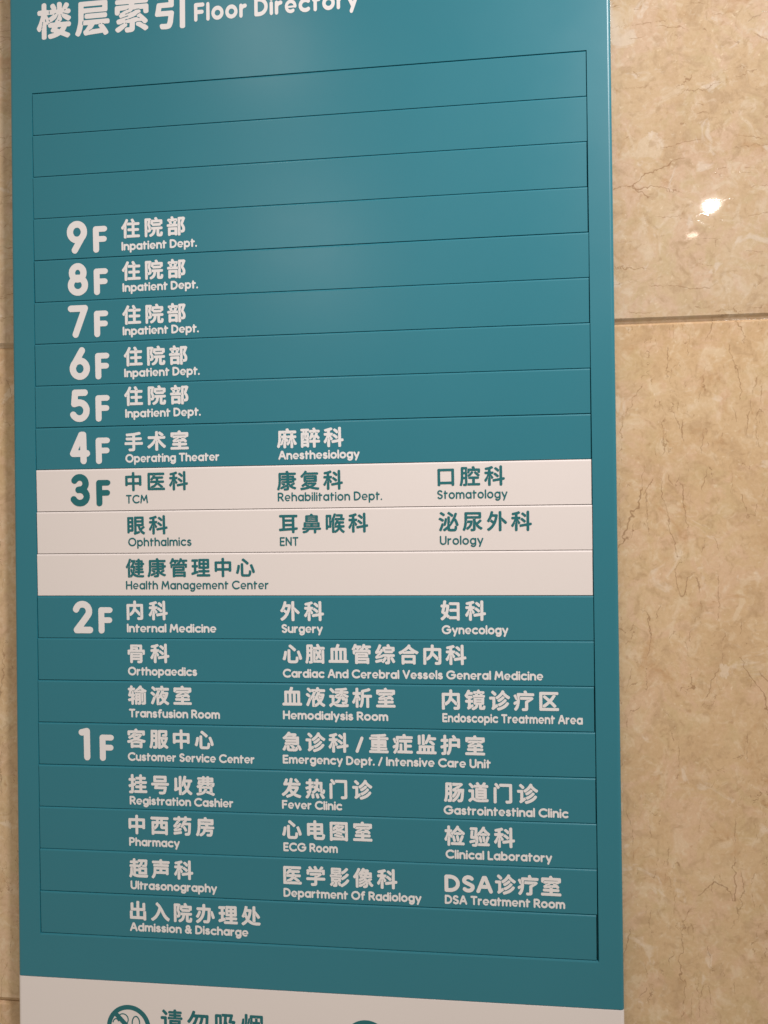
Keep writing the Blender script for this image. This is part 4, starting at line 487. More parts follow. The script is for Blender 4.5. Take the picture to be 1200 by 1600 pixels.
0,-1,-2,-1,-4,2,-3,1,-6,-1,-3,-5,-1,-9,-2,-4,-6,-2,-2,0,-4,-2,12,74,8,0,27,-2,4,-1,1,-3,0,-2,2,3,2,9,-1,0,-4,2,-4,13,-14,10,-13,9,159,12,-2,2,-4,8,1,2,1,1,2,-1,1,-3,3,-4,
0,-3,9,46,16,-2,1,-1,2,0,3,1,2,2,1,1,-1,1,-2,0,-3,6,56,42,-3,2,3,2,8,0,3,-2,-3,-2,11,85,45,-2,1,0,3,8,3,5,0,5,-3,2,-1,-3,-3,-4,2,-5,0,-4,-2,7,51,121,-2,1,0,1,1,2,5,2,3,
-2,-2,-2,7,128,121,-2,2,1,1,5,3,1,0,1,-2,0,-1,9,60,125,-3,2,2,2,3,1,5,3,38,0,1,-1,-3,-4,-36,0,25151,98,200,4,105,14,-20,4,-1,6,2,3,3,6,11,-1,3,3,5,2,2,4,17,4,19,2,15,6,
-1,25,0,1,-1,-1,-5,-4,-13,-5,-11,-7,-9,-10,-7,-11,-5,-3,-4,-1,-4,-2,-3,0,-2,7,-9,2,-2,5,-1,5,0,10,5,11,7,12,11,6,7,8,16,45,0,1,-2,-2,-12,-1,-4,-1,-2,-24,1,-3,-2,-4,-3,-2,
-3,0,-5,2,-7,4,-5,5,-2,27,0,9,2,7,5,5,5,2,5,4,17,3,27,-1,3,-2,4,-4,3,-61,0,-2,1,-1,1,1,3,72,0,5,1,4,3,2,6,0,7,-2,4,-3,3,-4,2,-48,0,-2,2,-5,11,46,0,4,1,3,2,3,4,1,5,0,38,
-1,4,-3,4,-3,2,-4,1,-56,0,-7,14,-3,4,-6,2,-11,-3,-5,-4,-2,-4,0,-4,1,-3,-1,-2,-52,0,-4,-1,-3,-2,-3,-4,-1,-4,0,-59,-1,-18,-2,-20,-4,-20,-5,-16,-6,-13,-1,-5,0,-4,3,-3,10,45,
57,-2,2,0,15,2,5,2,1,1,-1,1,-2,-1,-3,0,-15,-1,-1,7,49,81,0,11,1,2,45,0,1,-4,4,-7,-1,-2,7,51,121,-2,1,0,4,1,2,105,0,0,-6,-2,-1,25163,98,200,1,92,54,-21,4,-1,7,0,25,1,11,2,
4,2,4,3,3,5,3,8,0,43,1,0,72,1,4,1,4,3,2,6,-1,10,-2,5,-4,3,-74,0,-1,1,-1,0,0,17,1,0,61,1,4,2,4,6,1,3,0,9,-2,4,-2,2,-3,2,-63,0,-1,1,0,18,1,1,39,6,15,4,3,3,2,4,0,6,-4,5,-8,
7,-4,1,-4,0,-14,-4,-18,-3,-27,-4,-25,-2,-45,-3,-4,-2,-3,-3,-2,-5,2,-9,3,-5,4,-2,5,-1,54,3,1,0,0,-15,-1,-1,-59,0,-4,-1,-3,-3,-2,-4,-1,-3,1,-8,1,-3,4,-5,4,-1,59,-1,1,0,0,
-17,-1,0,-74,-1,-3,-1,-2,-2,-3,-5,0,-10,1,-4,2,-4,5,-2,72,0,2,-1,1,0,0,-34,-1,-1,-32,-1,-5,-2,-3,-3,0,-4,1,-6,4,-9,25252,98,200,4,70,16,-21,4,-1,3,0,18,1,7,2,4,3,3,3,2,3,
0,9,2,4,0,50,2,2,16,5,3,6,0,14,-3,5,-5,2,-13,-3,0,21,2,1,13,0,4,3,2,4,1,16,-3,3,-3,2,-3,1,-11,0,-2,1,0,29,-1,3,-2,4,-6,3,-9,0,-3,-1,-4,-2,-2,-4,-1,-5,-1,-28,-14,0,-5,-1,
-4,-3,-3,-6,0,-11,2,-3,3,-3,3,-2,17,0,2,-1,-1,-29,-1,-1,-18,-5,-4,-2,-4,-4,-1,-4,0,-3,2,-9,1,-2,4,-4,5,-1,15,4,2,-1,0,-38,-11,0,-4,-1,-5,-4,-2,-4,0,-3,3,-9,2,-4,56,73,
-21,6,0,4,2,1,1,8,10,7,14,6,17,3,14,3,22,0,1,51,0,1,-1,1,-4,2,-4,5,-2,3,-1,8,0,3,1,4,2,2,4,1,4,0,70,-1,5,-3,4,-5,2,-25,0,-1,1,-2,6,-7,11,-10,12,-3,3,-9,0,-9,-4,-3,-4,-1,
-4,1,-3,10,-17,-32,-1,-6,-2,-3,-6,0,-1,2,-4,0,-14,-3,-6,0,-20,1,-3,2,-4,0,-14,-4,-7,-2,-20,-4,-15,-7,-13,-7,-10,1,-2,0,-11,7,-7,5,111,89,0,24,51,0,1,-2,0,-22,7,139,132,
-1,2,0,1,2,1,4,0,3,-2,-3,-2,25346,98,200,4,150,14,-20,4,-1,9,0,15,1,7,3,5,6,2,3,0,13,1,3,1,45,12,4,5,4,4,2,1,1,1,4,0,8,2,1,34,-1,1,-1,-1,-4,0,-10,-2,-1,-32,0,-9,-6,-2,-6,
1,-9,3,-4,3,-2,6,-1,30,0,2,-2,0,-16,-2,-2,-48,0,-5,-4,-2,-3,0,-15,1,-1,1,-2,3,-2,5,-1,117,0,6,1,3,2,1,2,2,3,0,9,-1,6,-4,3,-7,2,-39,0,-2,2,0,16,2,2,32,0,4,1,3,2,3,6,0,9,
-1,3,-2,4,-3,2,-4,1,-32,0,-2,1,0,10,-1,4,1,1,41,1,6,3,3,4,1,4,0,9,-2,4,-4,3,-5,1,-38,0,-2,1,0,12,2,2,30,0,4,2,2,2,2,1,1,4,0,11,-3,4,-4,3,-3,1,-29,0,-2,1,0,14,-2,6,-5,4,
-4,1,-7,0,-5,-2,-4,-3,-1,-2,-1,-4,0,-14,-2,-1,-30,-1,-4,-1,-3,-4,-2,-4,0,-4,-2,-1,-4,1,-10,1,-2,0,-1,1,0,31,-2,3,-4,4,-4,1,-9,0,-5,-3,-3,-3,-1,-4,0,-29,-2,-1,-12,0,-4,-1,
-5,-5,-2,-4,0,-9,2,-4,2,-3,5,-2,14,0,2,-1,0,-31,-22,-6,-2,-3,-3,-5,0,-4,3,-9,4,-5,6,-2,12,4,2,-2,-1,-36,-12,-1,-3,-1,-5,-4,-2,-3,0,-4,3,-9,2,-3,12,123,76,-2,1,-1,2,1,1,5,
3,11,0,5,-3,1,-1,-1,-2,-1,-1,-4,2,-11,0,18,58,83,-1,23,3,1,10,0,4,1,4,4,2,8,1,2,6,-2,28,0,2,-2,0,-12,-2,-1,-36,0,-3,-1,-4,-2,-3,-5,0,-11,7,79,121,-1,1,-4,9,2,3,2,-2,4,-8,
-1,-2,25910,98,200,5,104,64,-22,5,-1,9,0,4,1,3,3,-4,9,0,9,1,2,2,1,1,-1,1,-2,0,-9,2,-3,0,-2,-1,-2,6,-4,5,-1,9,5,11,7,13,11,8,9,2,1,7,-8,9,-9,12,-9,8,-5,6,-1,5,3,9,10,0,6,
-1,3,-3,3,-20,15,-12,13,-3,3,0,2,9,18,5,13,5,16,5,23,10,2,3,2,2,4,1,3,0,7,-1,4,-4,5,-5,2,-56,0,0,2,5,25,-2,6,-5,3,-10,2,-4,0,-4,-1,-2,-3,-2,-5,-3,-13,-4,-18,-5,-13,-6,
-15,0,-4,-3,-3,-2,3,0,2,2,3,0,54,-1,4,-4,5,-4,2,-3,0,-9,-1,-4,-2,-3,-2,-1,-6,0,-100,-1,-2,-15,-5,-1,1,0,87,-2,6,-4,3,-5,2,-8,0,-3,-1,-4,-3,-2,-4,-1,-3,0,-94,-1,-5,-3,-4,
-1,-4,1,-7,3,-7,2,-3,4,-2,4,-1,3,1,9,4,24,9,1,-1,0,-43,2,-5,16,87,5,0,59,6,-2,5,2,6,7,1,6,0,1,2,1,2,-1,0,-7,4,-10,11,-24,-1,-2,-3,-3,-12,-13,-10,-7,8,85,64,-1,1,-1,3,-2,
3,3,3,1,-1,3,-5,-1,-3,7,139,67,-8,22,-6,18,27,0,-3,-14,-3,-13,-5,-12,18,82,74,-2,3,0,2,1,1,-1,2,0,4,1,3,0,2,2,4,1,3,1,2,2,-2,1,-3,-4,-9,0,-4,-1,-2,1,-1,0,-2,26381,98,200,
8,44,46,-22,3,-1,13,0,7,1,6,2,3,2,4,3,2,4,2,5,1,5,0,159,-1,3,-2,3,-6,3,-57,0,-3,-2,-2,-2,-1,-3,-1,-85,0,-20,-2,-14,-2,-18,-4,-15,-5,-12,0,-6,2,-3,1,-2,9,-5,4,-1,4,1,5,3,
3,7,5,15,4,21,2,18,18,1,1,-38,-2,-2,-13,0,-4,-4,-3,-5,0,-4,2,-7,3,-5,46,97,-22,5,-1,9,0,7,4,5,-1,4,1,9,6,16,13,9,-8,7,-6,9,-6,4,-2,3,0,6,3,8,9,0,6,-3,6,-14,10,-12,11,9,
14,6,13,8,23,2,13,0,5,-4,5,-7,3,-4,-1,-5,0,-3,2,3,2,5,0,4,2,3,4,3,7,0,43,-3,5,-3,3,-6,1,-75,0,-6,-2,-5,-5,0,-168,-1,-3,1,-4,2,-4,1,-1,11,114,-12,-2,1,-2,5,1,2,-1,2,2,2,2,
-1,1,-1,-1,-2,2,-6,0,-1,22,120,9,-1,1,0,31,-2,3,0,6,-2,3,0,6,-1,3,0,8,-2,3,0,3,2,1,2,-1,0,-3,2,-3,0,-8,2,-3,0,-6,2,-3,0,-6,12,-21,-5,-6,8,152,48,-2,1,-5,10,-5,11,1,1,20,
0,1,-1,-5,-13,5,42,73,0,18,2,2,14,-1,1,-19,22,143,96,-4,2,-3,1,-16,0,-1,1,0,38,1,1,39,0,2,-1,0,-11,-1,-2,-15,0,-6,-1,-3,-2,-3,-6,0,-3,3,-7,2,-3,5,-2,25,0,3,-3,-3,-2,6,42,
122,0,16,2,2,14,-1,0,-18,-14,0,26415,98,200,3,102,92,-22,4,-1,9,0,4,1,4,2,2,5,1,74,-2,4,2,3,2,-2,1,-3,6,-7,14,-17,13,-14,22,-18,5,-2,4,1,3,2,10,10,1,5,-1,6,-3,3,-10,7,
-13,11,-15,15,-13,14,-14,18,3,1,50,0,5,1,4,2,2,5,0,11,-1,5,-5,4,-12,0,-13,-4,-7,0,-13,4,-25,1,0,22,-2,4,0,9,2,3,-1,2,-1,4,-2,3,-3,2,-4,1,-9,0,-3,-1,-4,-2,-3,-5,-1,-4,0,
-37,-1,-2,-69,0,-3,-1,-2,-2,-3,-4,-1,-4,1,-7,1,-5,4,-4,3,-1,58,0,2,-1,-14,-20,-14,-16,-15,-14,-13,-10,-14,-9,-2,-3,-1,-4,2,-5,9,-11,4,-2,4,0,3,2,13,8,13,10,12,11,19,22,4,
10,0,2,2,4,0,2,2,3,0,3,2,1,2,-1,0,-3,-1,-3,0,-2,-2,-4,-2,-7,-2,-4,-1,-5,0,-61,1,-4,1,-3,2,-2,10,113,70,-2,2,-1,3,-2,4,1,3,2,1,2,-1,0,-3,2,-4,-1,-3,19,152,126,2,-2,7,0,4,
2,3,1,2,1,2,3,2,4,0,3,-2,4,-14,13,-20,14,-6,2,-5,-2,-8,-7,0,-13,2,-2,22,-18,4,-2,26512,98,200,4,136,42,-22,3,-1,8,0,3,1,3,2,2,2,2,5,0,65,-2,3,1,3,1,2,2,-2,0,-4,4,-4,3,-2,
8,0,2,2,4,7,0,9,1,2,-1,2,0,2,-2,3,-20,27,1,2,18,0,5,2,1,1,0,-32,2,-3,0,-2,-1,-2,1,-2,0,-9,-4,-9,-1,-9,-3,-16,-5,-14,-7,-13,0,-4,3,-5,2,-2,9,-5,7,1,4,2,8,15,6,18,4,16,2,
18,1,27,2,1,20,0,1,-1,0,-90,1,-3,1,-2,2,-3,8,-2,9,0,3,2,3,3,2,3,0,92,1,1,19,0,4,2,3,2,2,6,0,7,-1,4,-3,5,-5,2,-70,0,-1,2,0,21,1,1,31,7,20,6,9,3,3,5,1,7,-3,5,-7,6,-5,3,-4,
0,-18,-7,-12,-3,-38,-9,-4,-3,-2,-3,-1,-3,0,-14,-2,1,-4,1,-18,0,-2,1,0,30,-1,6,-2,3,-4,2,-3,1,-9,0,-6,-3,-2,-3,-1,-4,0,-32,-22,-1,-4,-2,-3,-3,-1,-3,0,-9,1,-4,2,-3,3,-3,4,
-1,14,0,2,-2,-6,-16,-12,-28,-12,-19,-1,-3,1,-4,5,-9,3,-4,4,-2,5,1,5,3,7,13,2,5,1,5,2,2,1,-2,1,-5,-2,-3,0,-51,2,-3,14,36,45,-2,3,0,4,2,3,0,6,2,3,0,8,2,2,2,-2,0,-8,-2,-3,0,
-6,-1,-3,0,-4,10,62,60,-2,1,-1,3,-2,4,1,3,2,2,2,-2,0,-3,2,-4,-1,-3,9,90,107,-2,2,0,18,1,2,1,1,2,-1,1,-2,0,-18,-1,-1,26816,98,200,8,150,35,-22,5,-1,9,1,4,2,1,2,2,5,1,69,
-2,2,-1,3,-2,4,0,3,3,3,2,-3,0,-3,2,-4,0,-2,1,-2,7,0,4,2,2,4,1,0,2,-1,1,-1,-1,-2,5,-16,4,-18,2,-5,4,-2,12,1,6,3,1,3,1,4,-5,21,-7,22,-3,5,-4,3,-5,0,-5,-1,-4,-2,-4,6,4,1,9,
7,2,0,3,-3,4,-2,18,0,2,1,8,-1,2,-2,-2,-1,-6,-1,-4,-3,-2,-4,0,-3,8,-43,2,-4,3,-2,3,-1,4,0,4,2,4,5,2,5,0,4,3,3,-4,22,-4,14,-2,4,-6,3,3,3,4,-1,23,0,5,3,4,5,11,-7,3,-2,4,0,3,
1,2,2,7,11,0,5,-3,6,-18,14,-11,9,-10,9,-10,11,-4,5,1,4,-1,5,-3,4,-2,1,-10,4,-4,-1,-4,-2,-2,-4,-6,-11,-9,-12,-9,-11,-11,-11,-3,-4,-3,-6,-2,-3,-5,-2,-3,2,2,2,3,1,2,3,4,9,0,
3,-3,4,-3,3,-6,1,-7,0,-1,1,-1,27,-2,6,-5,3,-3,1,-8,0,-3,-2,-5,-4,-1,-5,0,-26,-1,-1,-17,0,-4,-2,-3,-4,-1,-3,0,-9,3,-7,2,-1,3,-2,13,0,1,-1,-4,-16,-5,-15,-5,-12,-10,-18,0,
-8,3,-7,7,-7,8,0,3,3,3,4,1,5,2,2,1,-2,1,-5,-1,-3,0,-44,2,-4,36,69,-13,119,0,3,2,2,4,2,5,-1,7,-1,3,-2,3,-2,1,-3,2,-23,0,11,24,13,30,0,6,-3,5,-7,4,-5,1,-6,-1,-3,-2,-2,-4,
-12,-32,-3,-6,1,-1,0,-4,-2,-4,0,-3,-7,-6,-4,-7,-61,0,-4,-1,-4,-2,-2,-2,-1,-4,0,-9,1,-3,2,-3,19,29,38,-2,3,0,4,2,3,0,8,2,3,0,7,2,4,0,5,1,2,1,1,2,-1,0,-7,-2,-4,0,-7,-1,-3,
0,-8,-2,-3,0,-4,10,76,66,-1,0,-1,2,0,4,1,2,1,0,2,-1,1,-1,0,-4,-1,-1,10,69,84,-5,5,-2,3,-2,2,0,2,2,2,3,-3,2,-3,4,-5,0,-2,8,91,96,-2,1,-1,2,3,5,1,1,2,-1,1,-2,-3,-4,12,60,
98,-2,3,0,1,1,2,0,2,-1,2,1,2,5,2,3,-2,-2,-2,-4,-2,1,-5,19,159,105,-4,2,-3,1,-6,3,-1,0,-6,2,-25,0,-11,-6,-3,3,2,1,7,4,3,0,15,18,18,-18,1,0,9,-3,5,-2,1,-2,0,-1,27004,98,
200,16,194,35,-22,5,-1,9,1,4,2,1,2,2,3,0,72,2,2,5,-2,2,-1,0,-6,2,-6,4,-3,3,-2,13,0,1,-1,-5,-8,-2,-3,-1,-4,1,-3,2,-4,2,-1,5,-2,6,0,2,-2,-1,-2,-1,-1,-4,0,-21,-4,-6,-4,-1,
-4,1,-5,4,-9,5,-3,6,-1,23,5,18,6,14,7,13,-5,25,-12,4,0,3,1,9,9,2,4,0,3,-3,6,-4,2,-22,10,-2,2,6,9,6,13,1,1,13,0,3,1,4,3,2,4,1,3,0,7,-2,4,-3,3,-5,2,-51,0,2,4,3,2,3,3,2,4,0,
9,-5,9,3,3,1,-2,5,-8,13,-10,15,-9,5,-1,4,2,3,3,7,8,0,7,-1,2,-4,3,-18,10,-5,2,-2,0,-4,2,-1,0,-4,2,-3,0,-4,2,-1,2,1,2,2,0,3,-2,2,0,4,-1,1,0,4,-2,2,0,3,-2,4,-1,7,0,4,1,3,2,
3,3,2,4,0,7,-1,3,-2,3,-2,2,-3,1,-11,1,-1,1,10,14,1,4,0,3,-1,4,-4,4,-7,3,-3,1,-8,-2,-2,-3,-11,-19,-1,-3,-2,-2,-2,3,1,5,0,15,-2,5,-4,4,-4,2,-9,0,-3,-1,-4,-2,-2,-5,0,-18,1,
-3,0,-9,-1,-2,-1,-1,-2,1,-1,2,0,9,-10,18,-5,4,-4,1,-4,-1,-8,-4,-2,-3,-1,-3,0,-7,8,-14,-9,-1,-6,-3,-5,3,-10,1,-1,1,0,27,-1,4,-3,4,-5,2,-9,0,-3,-2,-5,-4,-1,-5,0,-26,-1,-1,
-13,-1,-4,0,-5,-5,-2,-3,1,-11,1,-3,2,-3,5,-2,11,-1,2,0,-5,-18,-5,-15,-5,-12,-10,-20,-1,-4,1,-3,6,-11,2,-2,4,-2,4,0,6,4,2,4,1,4,1,2,2,-2,1,-4,-1,-4,0,-40,2,-4,6,132,27,
-15,5,4,7,18,0,1,-1,-5,-7,10,29,35,-2,3,0,3,2,4,0,5,2,3,2,-3,0,-5,-1,-4,0,-3,6,33,53,-3,3,0,5,3,3,2,-3,0,-5,8,67,57,-2,1,0,2,4,5,5,2,2,-2,0,-2,-4,-1,7,35,63,-3,3,0,6,1,2,
3,0,1,-2,0,-6,13,77,66,1,4,9,1,20,13,6,6,4,8,2,2,3,-3,-5,-9,-1,-5,-6,-4,-5,-11,-2,-2,11,53,71,-3,3,0,3,-2,4,0,3,1,2,2,1,2,-1,0,-5,2,-4,0,-3,10,74,73,-2,1,-1,3,-3,4,1,3,2,
1,1,-1,2,-3,2,-4,0,-3,8,125,73,-2,1,-1,1,1,2,5,1,2,-1,1,-2,-2,-1,9,69,91,-11,17,9,1,5,2,8,-2,9,0,1,1,4,-2,-22,-14,7,121,99,-2,3,2,5,2,1,2,-1,0,-1,-2,-5,7,141,99,-2,2,-2,
5,0,1,2,1,2,-1,2,-5,7,101,109,-3,2,2,2,10,4,2,-1,0,-1,-1,-2,8,72,114,-1,2,-1,1,0,11,2,2,2,-1,1,-1,0,-11,8,159,127,-3,2,2,2,3,1,3,2,3,-3,-2,-2,-4,-2,28082,98,200,14,108,
72,-22,4,-1,9,0,4,2,3,3,2,-2,4,-2,7,1,11,6,9,6,18,14,7,-7,9,-7,13,-8,7,-4,3,-1,5,2,2,2,6,7,2,3,0,4,-1,4,-1,2,-2,2,-18,10,-11,9,-3,4,12,18,6,12,5,13,4,14,3,13,-1,7,-2,3,
-2,2,-7,2,-34,0,-2,2,3,7,0,4,42,1,3,0,4,2,2,3,1,3,0,9,-1,5,-4,4,-3,2,-47,0,-2,1,-8,17,-5,3,-3,1,-4,-1,-7,-2,-5,-3,-1,-4,-1,-3,2,-8,0,-1,-45,0,-6,-2,-3,-3,-17,15,-3,3,-4,
1,-3,1,-4,-1,-3,-2,-6,-5,-1,-4,0,-3,1,-6,14,-12,11,-12,4,-2,5,0,4,2,3,3,8,-1,10,0,2,-1,-6,-15,-5,-10,-8,-13,-1,-3,-3,-7,-11,-11,-4,0,-2,-1,-5,-4,-12,-32,-12,-25,0,-7,4,
-5,9,-6,6,-1,5,3,3,5,7,15,15,41,6,1,3,4,3,-3,-2,-4,0,-57,2,-7,13,91,-15,-2,1,-1,3,-2,3,1,5,2,4,2,1,2,-2,-2,-4,0,-4,2,-3,0,-2,-1,-2,10,94,5,-1,2,0,38,8,0,4,3,4,4,1,0,6,
-11,9,-14,-15,-13,21,143,49,-7,7,-3,7,-6,7,-4,9,4,8,3,3,11,0,3,-2,-3,-3,-11,0,-3,-6,3,-6,2,-2,1,-3,3,-2,1,-3,2,-3,1,-3,5,-4,0,-2,6,53,51,-8,8,1,2,3,0,6,-6,0,-3,11,67,52,
-2,3,2,4,0,2,2,6,2,1,2,-1,0,-3,-2,-3,0,-3,-2,-4,6,152,55,-2,1,0,1,5,9,3,-3,-3,-5,8,89,62,-2,1,-1,3,3,5,2,2,2,-3,-2,-4,0,-3,18,35,70,2,0,5,1,8,8,2,5,0,4,-3,5,-5,5,-20,15,
-5,1,-6,-1,-6,-5,-3,-4,-1,-4,1,-3,4,-6,12,-10,11,-9,8,155,76,-3,5,-7,3,-2,2,3,2,6,-2,7,-1,-2,-7,14,94,78,-2,3,1,3,0,9,12,25,1,6,1,1,9,0,1,-1,0,-2,-6,-14,-6,-13,-8,-13,-1,
-3,9,83,127,-2,2,1,2,1,1,15,0,1,-1,1,-2,0,-1,-2,-1,8,125,127,-2,1,0,2,2,2,12,0,3,-3,-1,-1,-2,-1,8,56,131,-2,2,0,7,2,2,2,-1,1,-1,0,-7,-1,-1,28909,98,200,9,165,15,-21,6,-1,
3,0,4,2,6,6,8,13,12,20,0,5,-2,5,6,4,3,4,2,5,1,7,0,29,2,2,16,4,13,-8,0,-2,-3,-5,-5,-6,-5,-5,-9,-7,-2,-2,-2,-3,1,-6,1,-3,5,-6,-1,-1,-6,-1,-2,-1,-3,-4,-2,-4,4,-32,1,-4,4,-3,
2,-1,3,-1,9,1,4,2,3,2,2,4,0,4,-1,9,-3,21,-3,6,7,4,9,7,10,10,7,11,14,-11,4,-2,5,1,2,1,3,4,2,-2,3,-9,5,-7,-8,-5,-2,-2,-2,-4,1,-5,13,-20,10,-16,5,-5,6,-1,9,4,4,3,2,2,1,4,0,
5,-7,12,-13,17,2,1,5,1,6,3,5,6,4,9,1,7,1,9,-1,4,-3,3,-7,4,-6,1,-3,-2,-3,-3,0,-12,-1,-2,-2,-1,-1,1,-1,2,0,10,2,4,-1,18,1,49,-1,3,-2,4,-4,2,-3,1,-30,0,-1,2,0,20,-2,3,-3,3,
-6,1,-9,0,-3,-2,-3,-3,-2,-4,0,-18,-1,-2,-16,0,-5,-2,-6,3,-12,0,-2,1,0,16,-2,6,-2,2,-3,2,-9,1,-4,-1,-4,-2,-3,-4,-1,-4,0,-16,-1,-1,-20,0,-3,-2,-2,-1,-3,-5,-1,-3,0,-8,4,-6,
2,-1,3,-2,20,0,1,-1,0,-17,-1,-1,-25,-7,-4,-2,-3,-6,0,-3,3,-9,2,-4,4,-2,5,-1,18,5,1,-2,0,-14,-1,-1,-9,0,-5,-1,-4,-3,-3,-4,0,-4,3,-9,3,-4,6,-3,-9,-15,-11,-14,-1,-4,0,-3,2,
-6,3,-3,17,120,-19,5,-2,11,3,5,4,2,6,-3,12,-8,20,-2,3,-3,3,-6,2,-9,-2,-3,-1,-4,-4,-1,-5,1,-3,10,-31,2,-3,9,175,24,-3,2,-7,3,-1,2,1,1,1,2,9,-5,3,-3,-1,-2,7,78,27,-3,2,2,2,
5,1,2,-1,0,-2,-1,-1,14,150,54,-2,2,0,2,1,2,-1,2,0,7,-2,4,2,2,2,-1,2,-5,0,-7,-1,-2,1,-2,0,-2,9,145,76,-16,11,2,14,2,17,1,1,11,0,1,-1,1,-42,0,-1,10,84,90,-2,1,-1,3,2,4,1,3,
1,1,2,-1,1,-3,-2,-4,-1,-3,17,94,107,-3,0,-4,-1,-3,4,-4,1,-4,0,-11,-2,-1,1,0,8,2,1,12,0,6,2,5,-2,14,0,2,-1,-2,-13,-1,-2,9,84,126,-2,1,-1,1,0,9,1,2,2,1,1,-1,1,-2,0,-9,
29702,98,200,7,86,63,-15,5,-1,122,0,4,1,4,3,2,6,0,9,-1,3,-5,5,-45,0,-2,2,0,11,2,1,36,0,5,3,2,2,1,3,1,7,-1,6,-3,3,-4,3,-3,1,-36,0,0,7,1,2,33,0,5,3,4,4,1,4,0,83,-1,3,-4,5,
-3,1,-4,1,-93,0,-4,-1,-4,-2,-3,-5,-4,3,-57,0,-6,-1,-4,-4,-2,-4,0,-9,1,-4,2,-2,1,-2,4,-1,14,-1,2,0,1,-1,0,-27,-1,-1,-12,-1,-4,-1,-4,-3,-1,-3,-1,-5,1,-7,3,-6,6,-2,12,0,1,
-1,0,-40,-1,-2,-18,-5,-2,-2,-3,-4,-2,-3,0,-4,2,-9,2,-2,5,-4,5,-1,58,19,7,7,36,0,1,-1,1,-11,-2,-2,-50,0,-4,-1,-3,-4,-2,-2,0,-9,2,-7,10,77,27,-2,1,-3,5,0,6,1,1,2,1,2,-2,0,
-6,2,-3,-1,-2,45,57,43,-1,1,-1,2,1,29,1,1,13,0,2,2,0,20,-2,4,-2,1,-4,1,-7,0,-2,1,0,27,2,1,11,0,3,1,1,2,0,2,2,3,0,13,1,2,3,0,1,-2,0,-13,-2,-3,0,-3,-3,-3,1,-29,2,-5,0,-18,
-2,-5,0,-6,3,-4,6,-3,33,0,1,-2,0,-5,-1,-2,-1,0,-36,-1,-3,-1,-4,-5,-2,-1,-5,1,8,104,89,-2,2,0,9,2,1,14,0,1,-1,0,-9,-1,-2,8,147,89,-1,2,0,9,1,1,14,0,1,-1,0,-9,-1,-2,8,104,
127,-2,2,0,9,2,1,14,-1,1,0,0,-9,-1,-2,8,147,127,-1,2,0,9,1,1,14,0,1,-1,0,-9,-1,-2,30005,98,200,6,53,107,-19,13,-1,43,0,11,1,7,3,4,3,5,5,5,9,3,13,1,11,-1,5,-2,4,-11,5,-4,
1,-1,1,0,95,-2,6,-4,3,-5,1,-54,0,-2,1,0,16,-1,6,-4,3,-2,2,-4,1,-7,0,-6,-2,-3,-3,-2,-3,-1,-4,0,-16,-1,-1,-54,0,-5,-2,-4,-4,-1,-6,0,-104,2,-5,3,-4,5,-2,11,0,4,2,4,5,1,4,2,
1,32,0,1,-1,1,-25,3,-9,3,-6,4,-3,6,-4,9,115,10,-2,2,0,18,2,1,54,0,1,-1,-2,-14,-1,-4,-2,-2,7,48,60,0,13,2,2,32,0,1,-2,0,-12,-1,-1,8,115,60,-2,1,0,12,2,2,34,0,2,-2,0,-12,
-2,-1,6,48,103,0,14,34,0,1,-1,0,-12,-1,-1,8,115,103,-2,1,0,12,2,1,34,0,2,-1,0,-12,-2,-1,30103,98,200,4,42,89,-22,17,0,15,1,9,3,6,5,2,4,2,7,0,59,1,2,14,9,18,12,15,13,2,6,
-2,5,-2,4,-6,4,-3,1,-4,1,-103,0,-3,-1,-3,-2,0,-2,-1,-19,4,-3,5,-1,52,0,8,2,1,0,3,-2,-1,-2,-3,0,-6,-3,-11,-6,-4,-5,-1,-4,0,-61,-22,0,-5,-3,-3,-4,-1,-6,3,-7,4,-5,81,18,-20,
6,-1,5,2,11,13,9,18,6,18,4,20,2,18,0,20,-2,3,0,18,2,6,0,7,128,0,4,2,2,2,2,1,1,4,0,11,-2,3,-1,2,-4,2,-4,1,-54,0,-1,3,-6,14,-2,4,-4,3,-5,1,-10,-2,-4,-2,-2,-2,-2,-4,0,-3,4,
-11,-2,-1,-56,0,-5,-1,-3,-4,-2,-3,0,-15,2,-3,0,-2,-2,-3,-2,2,-1,5,-2,3,-3,4,-3,2,-6,0,-9,-4,-3,-5,-1,-6,16,-30,2,-4,4,-3,8,-1,0,-5,-29,-16,-2,-4,-1,-3,0,-4,3,-9,2,-3,3,
-2,4,-1,5,2,6,3,1,2,4,3,1,0,1,-2,-3,-6,-4,-10,-4,-9,-6,-9,-6,-8,-1,-3,0,-6,1,-3,7,-7,9,144,87,-3,3,2,1,3,1,4,2,1,-1,1,-2,-1,-1,-5,-3,20,38,89,-2,2,0,2,1,2,0,2,-1,2,0,5,
-2,4,0,3,-2,4,1,3,1,2,3,-3,0,-2,1,-4,0,-3,2,-4,0,-5,-1,-2,1,-6,30151,98,200,3,148,20,-21,4,0,4,1,4,3,9,12,2,8,1,3,2,3,5,6,5,16,4,20,1,18,1,22,-2,3,2,3,2,-1,1,-3,4,-2,43,
0,1,-78,-1,0,-2,-1,-12,0,-2,1,0,60,-3,3,-4,3,-4,1,-9,-1,-5,-4,-2,-4,0,-58,-2,-1,-12,0,-6,-6,-1,-3,-2,-4,0,-4,-1,-1,2,-4,3,-4,6,-2,132,0,3,1,5,3,2,2,1,4,0,9,-2,4,-6,4,-3,
1,-45,0,-2,1,0,29,40,1,3,1,4,4,1,3,1,4,-1,7,-3,5,-4,2,-3,1,-36,0,-2,1,0,18,2,2,39,0,6,1,4,4,1,6,0,7,-1,3,-2,4,-4,2,-4,1,-111,0,-6,-1,-1,-3,-2,-2,-2,3,2,4,0,5,2,1,126,0,5,
